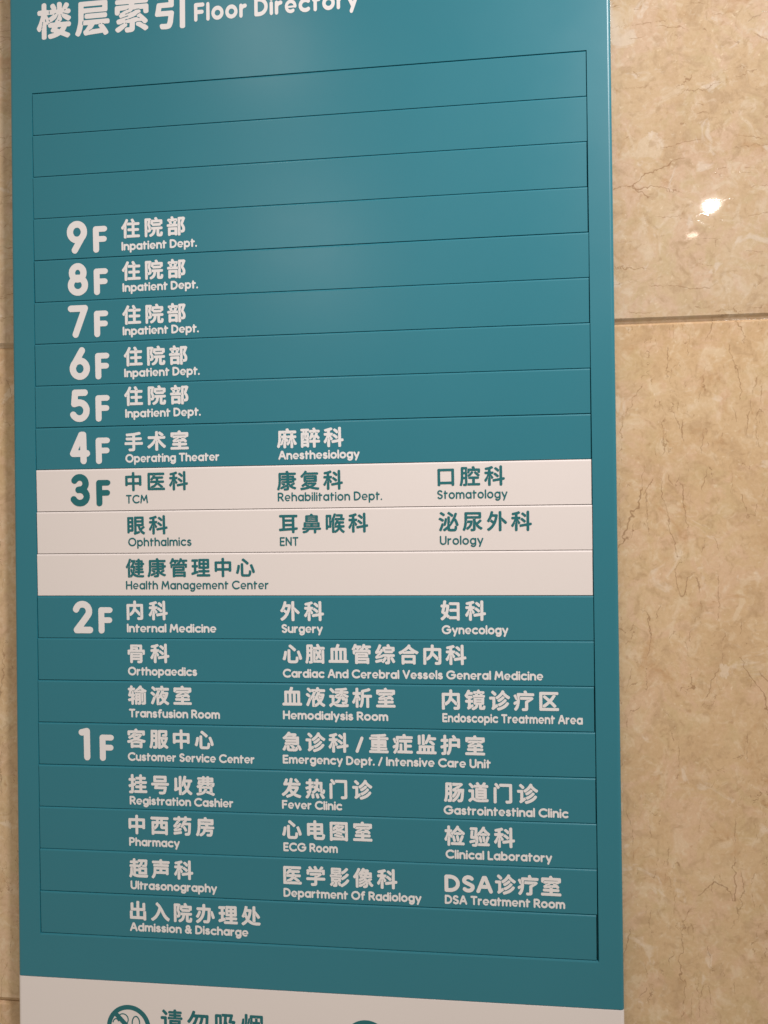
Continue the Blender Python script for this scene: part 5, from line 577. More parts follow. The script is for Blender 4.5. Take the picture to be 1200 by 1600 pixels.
2,3,2,1,3,0,12,-2,4,-4,3,-5,1,-54,0,-9,18,-4,3,-7,0,-9,-2,-5,-4,-2,-5,3,-9,-1,-1,-56,0,-6,-1,-3,-4,-1,-3,-1,-18,2,-4,0,-2,-2,-3,-2,3,0,4,-2,4,-1,1,-4,3,-4,1,-3,0,-6,-2,
-3,-3,-3,-4,-1,-5,8,-18,6,-15,2,-3,4,-3,4,-1,5,2,-1,-11,-26,-13,-3,-3,-2,-6,0,-3,3,-9,2,-3,4,-2,3,-1,4,1,6,3,5,4,1,0,1,-2,-4,-6,-6,-16,-6,-9,-4,-5,-3,-6,0,-3,2,-4,7,-7,
15,37,89,-1,2,0,7,-2,4,0,7,-1,3,0,4,2,3,2,-3,0,-4,2,-3,0,-7,2,-4,0,-7,-1,-2,6,60,97,-2,3,0,11,2,3,2,-3,0,-11,30417,98,200,7,94,8,-17,4,-1,175,0,5,1,3,2,3,4,0,12,-1,4,-3,
3,-4,1,-13,1,0,47,-1,4,-4,5,-3,-2,-7,0,-8,3,-66,0,-4,-1,-3,2,4,4,1,12,5,-4,4,-1,6,0,3,1,2,2,12,18,2,2,0,4,2,5,2,2,2,3,2,2,5,3,11,0,3,-2,38,0,4,1,3,2,2,2,2,5,-1,9,-1,4,-4,
3,-3,2,-47,0,4,13,0,3,-2,4,-3,4,-3,1,-9,2,-5,-1,-4,-2,-2,-4,-8,-25,-6,-13,-7,-12,-7,-11,0,-2,-2,-5,-2,-2,-2,3,3,9,0,58,-2,4,-2,1,-6,2,-9,0,-4,-2,-3,-1,-2,-4,-1,-4,1,-90,
0,-2,6,-3,16,0,3,-2,-3,-2,-16,0,-8,3,-19,0,-4,-1,-4,-2,-2,-3,-1,-6,0,-45,-15,0,-3,-2,-3,-3,-2,-4,0,-10,2,-4,8,54,10,-1,2,0,27,1,1,10,0,2,-1,0,-27,-1,-2,6,94,10,0,29,1,1,
11,0,1,-1,0,-29,6,135,10,0,29,1,1,11,0,1,-1,0,-29,20,170,68,2,-2,8,6,1,2,2,3,1,4,-1,3,-2,3,-16,14,-20,15,-12,0,-3,-1,-1,-2,-2,-3,-2,-2,-2,-8,1,-2,20,-16,12,-11,6,-3,16,
23,73,5,-1,11,1,4,2,3,6,0,75,-2,7,-3,3,-4,1,-9,1,-3,-1,-3,-2,-3,-3,-2,-4,0,-76,2,-5,6,82,88,-2,3,0,4,2,3,3,-3,0,-4,31185,98,200,6,111,42,-22,4,-1,8,0,3,1,4,2,3,6,0,63,-1,
2,-1,3,-2,4,1,3,2,1,1,-1,1,-3,2,-4,-1,-4,4,-4,5,-2,2,0,2,1,2,2,5,2,4,5,1,4,0,3,-1,4,-20,25,12,1,4,0,2,-1,3,-4,17,-12,14,-14,4,-1,5,0,4,2,6,6,1,3,2,2,-1,2,1,2,-2,2,-1,3,
-2,2,-13,11,-17,12,-3,2,-7,0,-4,-3,-1,1,-1,6,-5,5,-4,1,-20,1,0,20,2,1,17,6,4,3,2,4,0,4,-2,3,-7,9,-5,2,-3,0,-17,-5,-12,-3,-31,-7,-4,-3,-3,-5,0,-4,2,-5,3,-5,4,-2,4,-1,16,2,
1,-2,0,-12,-1,0,-24,-1,-3,-1,-5,-5,0,-13,1,-3,2,-2,5,-3,18,0,2,-1,-6,-13,-6,-12,-6,-10,-12,-17,-1,-6,6,-10,3,-4,4,-2,6,1,4,3,9,14,2,6,0,3,2,4,1,5,1,1,2,-1,1,-5,-2,-4,0,
-3,-2,-4,-1,-4,0,-43,3,-7,75,152,-22,4,-1,9,1,4,1,3,3,2,7,0,42,16,3,4,1,4,4,1,6,-1,10,-2,3,-6,3,-3,0,-11,-1,-2,1,0,103,-1,3,-2,5,-4,2,-4,1,-7,0,-3,-1,-4,-2,-3,-5,-1,-3,0,
-22,1,-3,2,-4,-3,-3,-1,2,-3,5,-3,3,-12,10,-11,7,-6,1,-5,-2,-7,-7,-2,-3,1,-6,3,-3,15,-13,13,-13,2,-1,4,-1,3,1,5,3,3,5,1,2,3,-3,-3,-6,0,-30,1,-2,-1,-4,3,-3,-3,-4,1,-2,-1,
-12,-1,-2,-54,-8,-3,-1,-2,-2,-3,-1,-3,-2,-1,-6,1,-7,2,-5,3,-3,4,-2,3,0,53,9,1,-1,1,-38,2,-5,10,39,53,-2,3,0,3,2,4,0,7,2,1,2,-1,0,-7,-1,-4,0,-3,10,61,62,-2,2,0,3,-2,3,0,3,
2,1,2,-1,0,-3,2,-3,0,-3,7,90,93,-2,1,-1,1,4,9,2,1,3,-2,-5,-9,6,147,121,-2,3,0,6,2,3,3,-3,0,-6,31649,98,200,12,101,42,-22,4,-1,11,0,3,2,4,4,2,1,81,0,5,-5,5,-2,8,0,3,1,6,4,
1,3,1,4,0,41,-2,5,-4,4,-4,1,-3,1,-4,-3,-93,0,-3,3,1,1,2,1,95,0,2,1,2,4,0,23,-2,3,-1,1,3,3,1,-2,1,-3,3,-1,11,0,3,1,4,4,2,3,0,27,-1,4,-3,5,-3,2,-4,1,-11,0,-1,1,2,4,0,3,-3,
6,2,0,18,1,6,2,2,4,1,7,-1,5,-3,4,-3,2,-4,1,-45,0,-1,1,1,3,-1,4,-4,5,-5,2,-9,1,-6,-3,-3,-3,-5,-15,0,-5,-3,-3,-2,3,0,5,-1,2,-4,2,-3,1,-38,0,-2,1,1,3,-1,4,-2,3,-3,3,-11,2,
-6,-1,-5,-5,-5,-13,-4,-9,-4,-7,-8,-11,-1,-5,1,-4,1,-3,7,-4,1,-2,-1,-4,0,-23,1,-4,1,-3,4,-4,3,-1,13,0,0,-83,2,-8,8,66,9,-1,1,-1,2,0,2,2,1,81,0,0,-5,-2,-1,8,66,66,-2,2,2,1,
1,1,67,0,2,-1,1,-1,-1,-2,15,37,73,-1,0,-1,2,1,4,0,9,3,4,3,3,118,0,2,-2,-1,-1,-2,-1,-115,0,-3,-3,0,-9,-2,-5,7,163,77,-3,3,0,9,1,2,2,1,2,-1,0,-11,10,22,112,-1,1,-1,2,1,1,3,
1,4,2,2,-1,0,-2,-1,-1,-5,-3,22,67,114,-2,2,1,2,7,1,3,1,2,0,2,2,0,7,-1,4,1,1,4,0,3,1,4,0,2,-1,0,-1,-1,-2,-5,-1,-3,-3,0,-6,-5,-5,-3,0,-3,-2,7,157,114,-2,2,1,2,5,1,2,-1,0,
-2,-1,-1,8,120,118,-3,2,3,3,7,10,7,0,8,-13,-1,-1,-18,0,8,35,119,-1,1,7,13,1,0,2,1,4,-1,6,-13,-1,-1,6,98,136,-2,1,0,1,6,8,2,-3,-2,-4,8,157,136,-5,3,0,1,1,2,1,0,5,-3,1,-1,
-1,-1,32034,98,200,9,224,70,-21,5,-1,21,1,9,2,4,2,3,3,4,6,1,5,1,34,5,1,9,3,15,0,3,-1,6,0,1,-1,9,-10,9,-4,4,2,8,7,2,3,0,4,-1,5,-18,18,-14,13,-8,6,-5,-1,-9,-5,-6,-6,1,-3,3,
-4,-3,-2,-4,1,-14,-1,-4,-2,-4,0,-3,-2,-4,0,-3,-2,-4,0,-4,-1,-3,0,-3,2,3,2,3,0,4,2,4,0,3,2,4,0,3,2,4,0,5,2,13,6,2,3,4,4,12,6,2,0,2,-1,2,3,1,3,-1,6,-2,4,-6,2,-14,0,-4,-1,
-3,-1,-15,-8,-5,-1,-4,-1,-3,2,2,2,3,1,4,2,5,7,11,0,3,1,2,0,4,2,14,0,7,-3,17,0,0,-1,1,-15,1,-3,3,-4,5,-2,8,0,5,1,4,3,2,4,0,34,-1,4,-3,4,-6,2,-68,0,-1,1,0,1,1,2,2,1,66,0,2,
1,4,4,2,5,-1,9,-5,6,-3,1,-67,0,-1,2,-1,9,-2,4,-7,3,-9,0,-5,-1,-4,-4,-2,-4,0,-7,-1,-2,-65,0,-6,-1,-3,-4,-2,-4,0,-9,3,-5,4,-3,67,0,2,-1,1,-2,0,-1,-1,-1,-69,-1,-5,-2,-2,-3,
-2,-4,0,-31,1,-3,3,-5,3,-2,9,-1,4,0,4,7,3,3,2,-1,1,-1,-1,-2,-2,-2,-2,-3,-2,-2,3,-9,3,-4,4,-2,3,2,4,0,3,2,4,0,4,2,3,0,4,2,3,0,4,2,4,0,3,2,3,-1,1,-2,-1,-2,-3,0,-3,-2,-4,0,
-4,-2,-3,0,-4,-1,-3,0,-4,-2,-4,0,-3,-2,-4,0,-2,1,-7,-3,-11,-3,-3,-2,-4,-5,0,-6,3,-9,4,-3,6,-1,12,1,6,3,3,1,4,2,3,-3,-2,-1,-3,-2,-9,-3,-16,-10,-13,-7,-3,-3,-1,-2,-1,-4,1,
-4,2,-3,8,-7,3,-1,6,0,9,5,15,10,5,4,7,7,5,2,4,3,2,4,1,3,-1,4,-3,4,1,1,2,1,3,-1,9,0,2,-1,-1,-22,-17,0,-5,-3,-4,-4,-1,-2,0,-4,3,-9,3,-3,25,173,-17,2,-1,4,1,9,6,3,3,1,3,0,4,
-1,3,-3,4,-14,10,-5,1,-3,2,-3,1,-6,5,-10,6,-15,0,-3,-2,-2,0,-1,-1,-2,-4,-1,-4,1,-3,2,-4,24,-14,20,-15,6,66,27,-3,2,3,3,3,0,3,-3,-3,-2,12,66,45,-2,1,-1,1,1,2,2,1,3,0,4,2,
3,0,3,-3,-3,-2,-3,0,-4,-2,10,143,50,-4,2,-3,1,-3,2,-2,1,3,3,4,-2,6,-2,1,-2,0,-1,8,66,76,-2,0,-1,2,1,2,2,0,7,2,3,-2,-3,-3,10,78,79,-3,3,3,2,7,2,4,2,3,-1,2,-2,-3,-2,-2,0,
-9,-4,14,35,84,-1,1,0,13,1,0,20,1,3,1,4,0,4,2,3,-1,1,-1,-3,-3,-1,0,-8,-2,-14,-8,10,73,99,-3,2,2,2,3,1,3,2,2,0,4,1,2,-2,-1,-2,-5,-2,32508,98,200,5,193,107,-21,4,-1,9,0,13,
1,7,3,5,4,2,4,2,3,0,38,-2,4,0,7,2,4,0,3,2,2,7,0,4,2,9,0,3,-2,-3,-2,-9,0,-4,-2,-3,-1,-3,-2,0,-9,2,-6,10,-16,9,-16,3,-4,6,-2,6,2,6,3,2,2,3,6,0,6,-14,23,-9,13,-3,3,3,2,11,0,
4,1,2,3,3,5,0,7,-1,4,-2,3,-4,3,-4,1,-104,0,-6,-4,-3,-5,-6,0,-9,-2,-2,-2,-7,-3,-2,-2,-8,-4,-2,1,-1,1,1,1,7,4,2,2,7,3,4,4,21,32,2,1,4,-2,7,0,1,-2,0,-5,2,-4,2,-2,6,-3,66,0,
5,2,4,3,1,2,1,8,2,1,7,0,5,4,2,3,1,4,0,25,-1,4,-3,4,-6,3,-32,0,-2,2,-10,20,-4,3,-6,0,-11,-3,-4,-6,-1,-5,4,-9,0,-1,-33,-1,-7,-2,-3,-3,-1,-4,-1,-11,0,-1,-8,2,-5,-2,-3,-2,-9,
-17,-6,-1,-2,1,14,27,8,18,1,4,-1,5,-4,5,-11,4,-5,0,-4,-3,-1,-2,-9,-22,-8,-18,-11,-18,-6,-7,-2,-5,0,-4,3,-9,2,-3,3,-2,4,-1,9,1,7,4,2,-1,1,-1,-1,-2,-3,-2,-2,-1,-13,-15,-9,
-9,-2,-6,3,-9,2,-3,3,-3,3,-1,4,0,12,3,42,9,3,3,4,5,14,0,4,2,7,0,3,-2,-3,-2,-7,0,-5,-3,-13,-19,-5,4,-6,0,-56,-13,-3,-1,-4,-3,-2,-4,0,-4,2,-9,2,-3,3,-2,2,-2,4,0,49,13,1,-4,
2,-2,6,-4,5,-3,5,1,4,2,10,13,11,14,7,13,0,11,-3,3,-3,0,-3,2,3,2,9,0,1,-1,1,-4,0,-40,-2,-1,-9,0,-4,-1,-4,-2,-2,-5,0,-5,2,-8,2,-3,10,74,9,-2,1,-1,1,3,6,1,5,2,1,2,-1,1,-3,
-2,-4,-1,-3,7,36,83,-2,1,0,2,5,3,2,0,1,-2,-1,-1,10,79,112,-1,0,-1,2,0,5,-2,4,1,2,1,0,2,-1,2,-5,0,-6,7,104,115,-1,1,0,7,62,0,1,-2,0,-5,-1,-1,32928,98,200,6,164,12,-20,4,
-1,4,1,3,2,3,5,2,4,0,7,4,9,4,20,2,16,1,2,11,0,1,-2,0,-34,-1,-2,-9,-1,-6,-3,-2,-5,0,-5,1,-6,4,-6,5,-2,13,0,10,2,4,2,4,4,-1,6,2,3,0,3,4,6,0,15,-1,3,-5,9,0,7,6,11,-1,34,-1,
4,0,4,2,3,2,-2,0,-5,3,-5,8,-2,10,1,1,-1,-4,-9,-6,-9,-5,-7,-7,-8,0,-1,-3,-8,0,-9,4,-7,4,-2,4,0,4,2,8,7,8,9,6,9,7,13,8,16,0,3,2,2,2,0,1,-1,-1,-4,-2,-6,-11,-22,-7,-12,-13,
-16,-12,-12,-8,-6,-5,-14,-1,-2,1,-1,9,-6,6,-1,3,0,15,12,15,14,13,18,11,19,10,23,2,5,0,4,3,3,1,-2,1,-5,-1,-4,-5,-39,-2,-11,-2,-7,-1,-2,-2,-1,-13,0,-6,-1,-5,-5,0,-6,3,-10,
3,-3,3,-2,15,0,11,1,7,3,5,4,6,9,3,11,3,13,4,45,3,34,-1,5,-2,4,-5,2,-41,0,-4,-1,-3,2,21,17,21,18,1,3,0,4,-1,3,-3,4,-7,5,-6,2,-5,-1,-72,0,-4,-1,-3,-1,-3,-2,2,-4,0,-14,3,-6,
3,-1,34,0,4,2,2,0,3,2,3,-3,-1,-1,-9,-4,-18,-13,-12,-7,-9,-5,-4,-5,-2,3,1,4,1,27,-4,7,0,14,2,4,-5,5,-6,1,-43,0,-3,-1,-4,-3,-3,-4,0,-4,-1,-82,-1,-33,-3,-18,-3,-14,-5,-13,0,
-7,3,-4,8,41,73,-1,1,0,18,1,1,9,0,1,-1,0,-18,-1,-1,6,77,94,-2,3,0,4,2,3,3,-3,0,-4,11,117,102,-1,2,1,1,2,1,1,0,9,4,3,0,2,-2,-3,-3,-2,0,-9,-3,8,41,121,-1,1,0,16,1,2,9,0,1,
-2,0,-16,-1,-1,7,135,138,-3,2,2,2,10,4,2,-1,0,-1,-1,-2,33041,98,200,9,131,13,-21,5,0,3,1,3,3,3,7,3,12,3,13,4,31,0,1,11,0,2,-1,0,-38,-1,-2,-6,0,-4,-2,-3,-3,-2,-4,0,-4,2,
-7,3,-4,4,-3,11,0,10,2,7,3,3,4,1,3,2,2,3,-3,6,-2,76,0,1,-5,2,-2,3,-2,3,-1,10,0,4,1,2,2,2,3,1,4,0,115,-1,6,-1,1,-3,4,-14,-1,-2,0,-3,-3,0,-5,-2,-4,0,-7,-2,-3,0,-36,4,-9,0,
-4,2,-4,0,-9,-5,-9,-1,-4,-4,0,-4,-2,-3,0,-4,2,-25,0,-7,-3,-13,0,-2,1,-4,8,0,2,1,2,3,0,1,-2,1,-4,2,-3,11,0,2,1,3,2,2,2,13,18,9,-16,3,-3,4,-2,3,0,4,2,5,8,0,9,-2,4,0,4,-2,3,
0,4,-9,14,9,25,0,9,2,4,0,4,4,7,4,2,14,0,4,-2,3,2,2,1,3,4,1,4,0,9,-2,3,-4,4,-3,1,-38,1,-14,25,-4,3,-4,1,-3,0,-9,-3,-2,-1,-3,-4,0,-7,7,-15,-40,0,0,13,-1,4,-4,5,-4,2,-49,0,
-3,-2,-4,-4,-1,-5,0,-84,-2,-33,-2,-18,-3,-14,-5,-15,1,-3,3,-5,30,75,-8,-2,3,0,112,3,5,1,4,4,0,3,2,9,0,4,-2,7,0,4,2,3,0,4,-2,23,0,-5,-18,-1,-2,1,-2,0,-1,-2,-1,-2,1,0,3,
-12,14,-4,4,-7,0,-6,-3,-5,3,-13,0,-2,-2,-2,-5,0,-112,8,99,29,-2,1,-1,3,3,5,1,2,3,-3,-2,-4,-1,-3,10,102,39,-2,3,2,4,1,5,0,27,-1,4,2,3,14,-20,-11,-18,-3,-6,8,39,74,-1,2,0,
16,1,2,9,0,2,-2,0,-16,-2,-2,8,99,95,-3,3,0,7,1,1,2,1,1,0,1,-2,0,-7,10,154,117,-3,2,-3,0,-2,2,3,2,2,0,3,-1,7,-1,1,-2,-1,-1,7,38,121,0,20,1,1,9,0,2,-1,0,-2,-1,-18,10,73,
121,-1,0,-1,2,0,14,1,2,1,1,2,-1,1,-2,0,-14,-1,-1,33647,98,200,4,175,131,-21,29,0,5,1,6,3,3,3,6,8,3,12,2,15,2,20,3,59,0,4,-2,3,-3,3,-3,1,-47,0,-2,1,-1,1,3,5,5,1,6,3,1,3,1,
6,35,0,8,2,3,3,1,4,0,10,-2,4,-2,3,-4,1,-38,1,-1,0,0,8,-1,3,-5,4,-5,1,-9,0,-5,-3,-3,-4,0,-9,-41,0,-1,9,-3,4,-5,3,-9,0,-4,-1,-5,-4,-1,-3,-1,-8,-34,0,-5,-2,-4,-4,-2,-6,1,-9,
1,-2,4,-3,5,-2,23,0,4,2,7,0,2,-2,0,-2,-2,-1,-7,0,-2,-1,-8,-14,-10,-14,-8,-10,-6,-5,-3,-4,0,-7,2,-7,3,-4,3,-3,9,0,22,11,2,-1,0,-1,-1,-2,-21,-11,-15,-13,-2,-5,0,-4,3,-9,3,
-3,2,-1,7,0,20,3,38,6,5,1,3,3,2,6,0,5,-1,4,-2,3,-2,2,-3,2,-4,0,-13,-2,-23,-11,-3,0,-1,2,1,2,5,2,3,1,13,7,13,13,3,4,0,2,2,5,4,4,1,3,3,2,3,6,-2,3,-1,2,-10,5,-3,1,-4,-1,-5,
-4,-9,-12,-8,-3,-12,-6,-1,0,-1,2,1,2,13,6,4,3,11,16,4,7,7,3,3,3,2,3,0,6,27,0,7,4,6,0,1,-1,1,-2,-2,-2,-6,0,-5,-2,-8,-19,-4,-9,-5,-7,1,-2,-2,-5,-3,-2,-1,-3,-4,-4,-3,-6,4,
-6,7,-5,5,-2,8,2,-1,2,2,4,0,3,10,9,3,2,2,3,1,1,41,0,0,-2,-2,-40,-2,-16,-3,-16,-1,-3,-20,0,-4,-1,-3,-3,-2,-4,-1,-5,3,-9,2,-3,17,12,-13,2,-1,6,0,68,11,4,3,2,5,0,9,-1,3,-3,
5,-4,1,-3,0,-71,-10,-3,-2,-2,-3,-2,-5,2,-11,2,-3,16,130,21,5,0,9,3,3,4,2,2,0,5,-2,6,-5,10,-16,24,-7,2,-10,-9,-4,-8,0,-1,10,-17,8,-16,3,-3,8,61,119,-5,3,-3,3,1,2,2,1,3,-3,
4,-2,0,-3,34880,98,200,4,44,7,-11,4,-1,177,0,5,1,3,2,2,3,1,4,0,11,-1,3,-5,4,-4,1,-7,0,-1,1,0,106,-1,3,-1,4,-4,3,-5,2,-68,0,0,2,10,22,-1,5,-2,4,-4,2,-15,3,-5,-1,-3,-4,-8,
-24,-3,-7,-2,-2,-36,0,-6,-1,-3,-2,-2,-4,-1,-3,0,-108,-1,-1,-9,0,-3,-1,-3,-2,-3,-3,-1,-6,0,-9,2,-4,8,51,17,-1,1,0,88,1,1,12,0,2,-1,0,-88,-2,-1,8,94,17,-1,1,0,88,1,1,13,0,
1,-1,0,-88,-1,-1,8,137,17,-1,1,0,88,1,1,13,0,1,-1,0,-88,-1,-1,35199,98,200,6,51,21,-21,5,-1,7,0,5,1,5,3,1,4,0,4,113,0,2,-6,5,-5,4,-1,9,1,3,1,2,2,3,4,1,4,0,117,-1,5,-3,4,
-5,2,-40,0,-2,1,0,14,47,0,6,1,2,1,3,4,2,4,-1,10,-1,4,-2,2,-3,2,-4,1,-167,0,-6,-1,-3,-2,-3,-6,0,-10,3,-6,3,-2,6,-2,46,0,1,-1,0,-13,-1,-1,-39,0,-5,-2,-2,-2,-1,-4,0,-122,1,
-6,23,45,18,-1,2,0,11,1,1,6,1,11,6,12,12,9,12,5,11,3,15,1,2,15,-1,0,-32,2,-7,3,-5,2,-2,5,-3,6,-2,30,0,1,-1,1,-2,0,-16,-1,-2,12,42,34,-2,1,-4,10,0,2,1,2,-1,2,0,1,2,1,1,0,
1,-2,-1,-2,5,-13,9,45,62,-1,1,0,26,1,1,17,0,1,-1,-2,-6,-3,-7,-5,-7,6,135,67,0,23,21,0,1,-1,0,-20,-1,-2,6,92,119,0,14,13,0,2,-1,0,-13,-2,-1,35786,98,200,5,27,87,-22,4,0,
22,7,18,7,20,11,16,13,14,14,9,15,1,5,-2,4,-4,3,-7,4,-4,0,-5,-1,-4,-3,-8,-11,-10,-10,-15,-11,-17,-9,-18,-7,-15,-4,-3,-2,-3,-3,-1,-4,1,-5,5,-8,3,-4,65,34,-15,5,0,6,2,39,29,
3,5,-1,2,-4,9,0,2,1,2,1,0,2,-1,0,-3,4,-6,0,-3,5,-2,5,-1,15,7,11,7,12,9,13,11,9,9,7,9,2,5,-2,5,-4,4,-7,4,-7,0,-5,-4,-6,-7,-7,-7,-11,-9,-12,-8,-20,-10,-4,-4,-2,-4,-3,3,-6,
0,-5,-2,-5,-4,-2,2,0,55,-1,6,-1,3,0,8,-1,1,-4,2,-4,1,-38,0,-5,-1,-4,-5,-1,-4,0,-9,3,-6,4,-2,3,-1,18,0,2,-1,1,-1,-1,-63,-1,-5,-6,-9,-2,-5,1,-4,1,-2,6,-7,22,88,63,7,-2,4,1,
16,10,18,13,11,10,4,5,1,6,0,2,-2,3,-5,4,-4,2,-5,1,-4,-1,-3,-2,-11,-11,-8,-5,-23,-15,-2,-2,-2,-3,0,-6,1,-3,37,75,88,6,0,20,14,18,16,12,15,11,-12,11,-10,17,-14,10,-6,7,-1,
3,1,2,2,7,9,1,4,0,3,-1,4,-2,2,-17,11,-10,7,-10,9,-7,8,-6,6,0,9,-5,6,-9,3,-6,1,-6,-4,-6,-11,-7,-11,-11,-13,-11,-10,-11,-8,-11,-7,-1,-2,0,-9,3,-5,5,-5,18,50,122,4,-1,3,0,7,
3,6,6,2,6,-1,4,-3,5,-5,6,-19,16,-7,3,-5,-1,-3,-2,-6,-6,-2,-5,1,-5,2,-4,13,-12,36153,98,200,15,121,14,-22,5,0,27,4,23,7,20,10,11,11,5,-5,2,-1,36,-12,32,-13,4,-1,4,1,5,3,5,
7,1,3,0,4,-1,4,-5,4,-16,6,-2,2,1,6,0,46,1,2,7,1,4,2,3,4,2,2,2,6,2,7,1,12,0,4,-5,5,-4,2,-7,0,-3,-2,-35,0,-2,2,1,2,1,1,35,0,1,-1,5,4,2,5,0,29,-1,5,-3,4,-6,2,-33,0,-1,1,-1,
6,-3,3,-4,2,-3,1,-9,0,-4,-2,-3,-4,-1,-6,-1,-1,-16,0,-1,1,-1,6,-4,4,-3,2,-9,0,-4,-1,-4,-2,-2,-3,-1,-6,-2,-1,-38,0,-3,-1,-4,-2,-2,-5,0,-9,2,-4,4,-3,3,-1,4,2,36,0,1,-1,1,-2,
-2,-2,-38,0,-3,-5,-6,-30,1,-6,6,-6,4,0,3,1,4,0,3,-2,-3,-2,-4,0,-3,-2,-4,0,-12,-4,-4,-5,-1,-3,1,-4,5,-9,2,-2,6,-2,9,2,0,-39,1,-4,2,-4,2,1,11,0,3,2,4,1,4,2,2,-2,-3,-3,-10,
-4,-11,0,-4,2,-18,-3,-5,-2,-4,-4,0,-6,5,-10,11,156,8,-8,3,0,2,2,1,2,0,4,-1,7,0,1,-1,1,-2,0,-1,-2,-1,11,102,9,-3,3,1,3,3,7,5,5,2,0,1,-2,0,-1,-5,-5,-2,-5,-1,-3,9,60,15,-1,
1,0,30,1,2,25,0,2,-1,-3,-11,-6,-9,-9,-8,9,141,21,-23,6,-6,1,3,13,0,5,1,2,25,0,1,-2,0,-23,7,91,48,-1,2,1,1,2,1,19,0,1,-2,-1,-2,8,117,68,-1,2,1,2,13,0,2,-1,1,-1,-1,-1,-2,
-1,8,154,68,-6,2,0,3,2,1,4,-2,12,0,1,-2,-1,-2,14,62,69,-3,3,2,1,3,1,3,2,2,0,6,2,7,8,27,0,1,-9,0,-2,-1,-1,-33,0,-7,-3,14,139,74,-1,1,0,11,5,0,7,4,15,0,2,-2,-1,-1,-1,-2,
-17,0,-2,-3,-1,-1,1,-6,-1,-1,11,48,87,-3,3,1,1,3,1,4,2,2,0,2,-1,0,-2,-1,-1,-3,-1,-4,-2,8,49,109,-2,2,1,2,1,1,11,0,3,-3,-1,-1,-2,-1,9,93,109,-2,1,-1,1,1,2,2,1,16,0,1,-1,1,
-2,-1,-2,9,93,134,-2,1,-1,1,1,2,2,1,16,0,1,-1,1,-2,-2,-2,9,139,134,-2,2,1,2,1,1,13,0,1,-1,1,-2,0,-1,-2,-1,36229,98,200,9,107,11,-20,3,-1,3,0,4,1,4,3,4,9,5,13,9,-8,12,-7,
20,-5,16,-2,20,-1,74,0,3,1,4,2,3,5,3,8,0,3,-1,4,-1,3,-6,3,-3,0,-4,-1,-81,0,-4,1,-19,2,-9,3,0,27,1,0,20,1,4,0,2,2,1,-3,0,-22,2,-5,4,-2,77,0,2,1,3,2,2,4,1,4,-1,55,-1,4,-4,
4,-2,0,-3,-1,-3,2,1,2,5,1,3,3,3,5,2,7,2,17,2,32,-1,4,-2,3,-3,2,-6,2,-81,-1,-3,-1,-4,-4,-2,-3,0,-6,-2,-1,-21,0,-1,1,0,13,-2,5,-3,3,-3,2,-9,0,-6,-2,-4,-4,-1,-6,0,-12,-22,0,
-5,-2,-2,-2,-2,-5,0,-11,3,-4,2,-2,4,-1,22,0,0,-11,-27,-1,-4,-1,-1,-2,-3,-5,0,-9,3,-7,4,-2,1,-1,4,1,3,0,3,-2,-2,-2,-4,-1,-4,-6,-1,-31,-2,-16,-2,-12,-3,-11,-4,-11,0,-4,1,
-3,4,-4,7,48,20,-2,2,-2,4,2,3,2,-1,2,-5,0,-1,10,44,29,-1,2,-1,3,-2,3,0,4,3,3,2,-3,0,-4,2,-3,-1,-3,7,127,40,-1,1,0,20,1,1,33,0,0,-21,-2,-1,13,41,43,-3,3,0,33,-3,3,-10,0,
-1,2,2,2,9,0,6,-1,1,-1,0,-4,1,-1,0,-33,9,97,68,-2,2,-4,1,-21,0,0,13,1,1,22,0,5,-5,0,-9,44,104,82,-2,1,0,1,1,2,3,0,3,2,2,0,4,2,1,0,4,2,2,0,4,3,5,7,5,10,2,2,2,4,4,13,2,7,1,
2,16,-1,1,-3,-2,-16,-1,-5,-1,-2,-13,0,-5,-2,-3,-2,-3,-9,2,-8,2,0,3,-2,29,0,3,-2,-3,-3,-29,0,-7,4,-9,0,-5,-2,-2,0,-4,-2,-1,0,-4,-2,-2,0,-3,-1,17,100,109,-3,3,-4,1,-25,0,0,
11,23,0,4,2,2,3,2,4,0,5,1,2,16,-1,1,-1,0,-2,-2,-7,-4,-7,-5,-8,7,97,141,-6,5,0,1,1,2,2,0,4,-4,1,-2,36755,98,200,12,184,43,-22,4,-1,8,0,3,2,4,3,1,3,1,4,0,36,10,4,2,-2,0,
-40,2,-4,3,-3,2,-1,8,-1,3,0,4,2,3,4,0,8,2,1,2,-1,1,-1,-1,-7,5,-5,4,-1,7,0,6,1,5,2,5,3,4,5,0,7,1,4,0,9,-1,3,0,2,2,1,4,-4,3,-1,7,0,5,2,0,4,2,3,3,-3,0,-4,-2,-3,0,-4,-13,-1,
-4,-2,-3,-4,0,-7,2,-6,1,-2,4,-3,3,-1,18,1,9,2,4,3,3,4,2,5,0,103,-3,4,-2,-1,-5,0,-3,2,3,3,5,0,4,-2,1,1,8,11,0,5,-1,4,-3,3,-16,8,-9,5,-18,14,-2,2,-1,2,1,4,-1,3,-3,4,-2,2,
-7,3,-7,0,-3,-2,-16,-17,-10,-10,-19,-14,-6,-7,-5,-2,-4,-1,-2,-6,2,-2,2,-5,5,-7,4,-1,2,1,3,-2,-5,-4,-2,-3,0,-2,2,-3,2,-4,0,-15,-2,-5,-2,-2,0,-7,-2,-2,-3,2,-6,-1,-1,1,0,7,
1,1,6,0,2,1,3,5,0,15,-2,3,0,2,-3,1,-6,1,-1,2,0,12,-1,4,0,5,-2,4,-6,3,-10,0,1,2,3,2,6,0,3,-1,7,0,3,3,5,1,6,6,1,2,0,7,-1,4,-4,3,-4,2,-18,0,-1,2,1,11,-2,5,-5,4,-9,1,-6,-1,
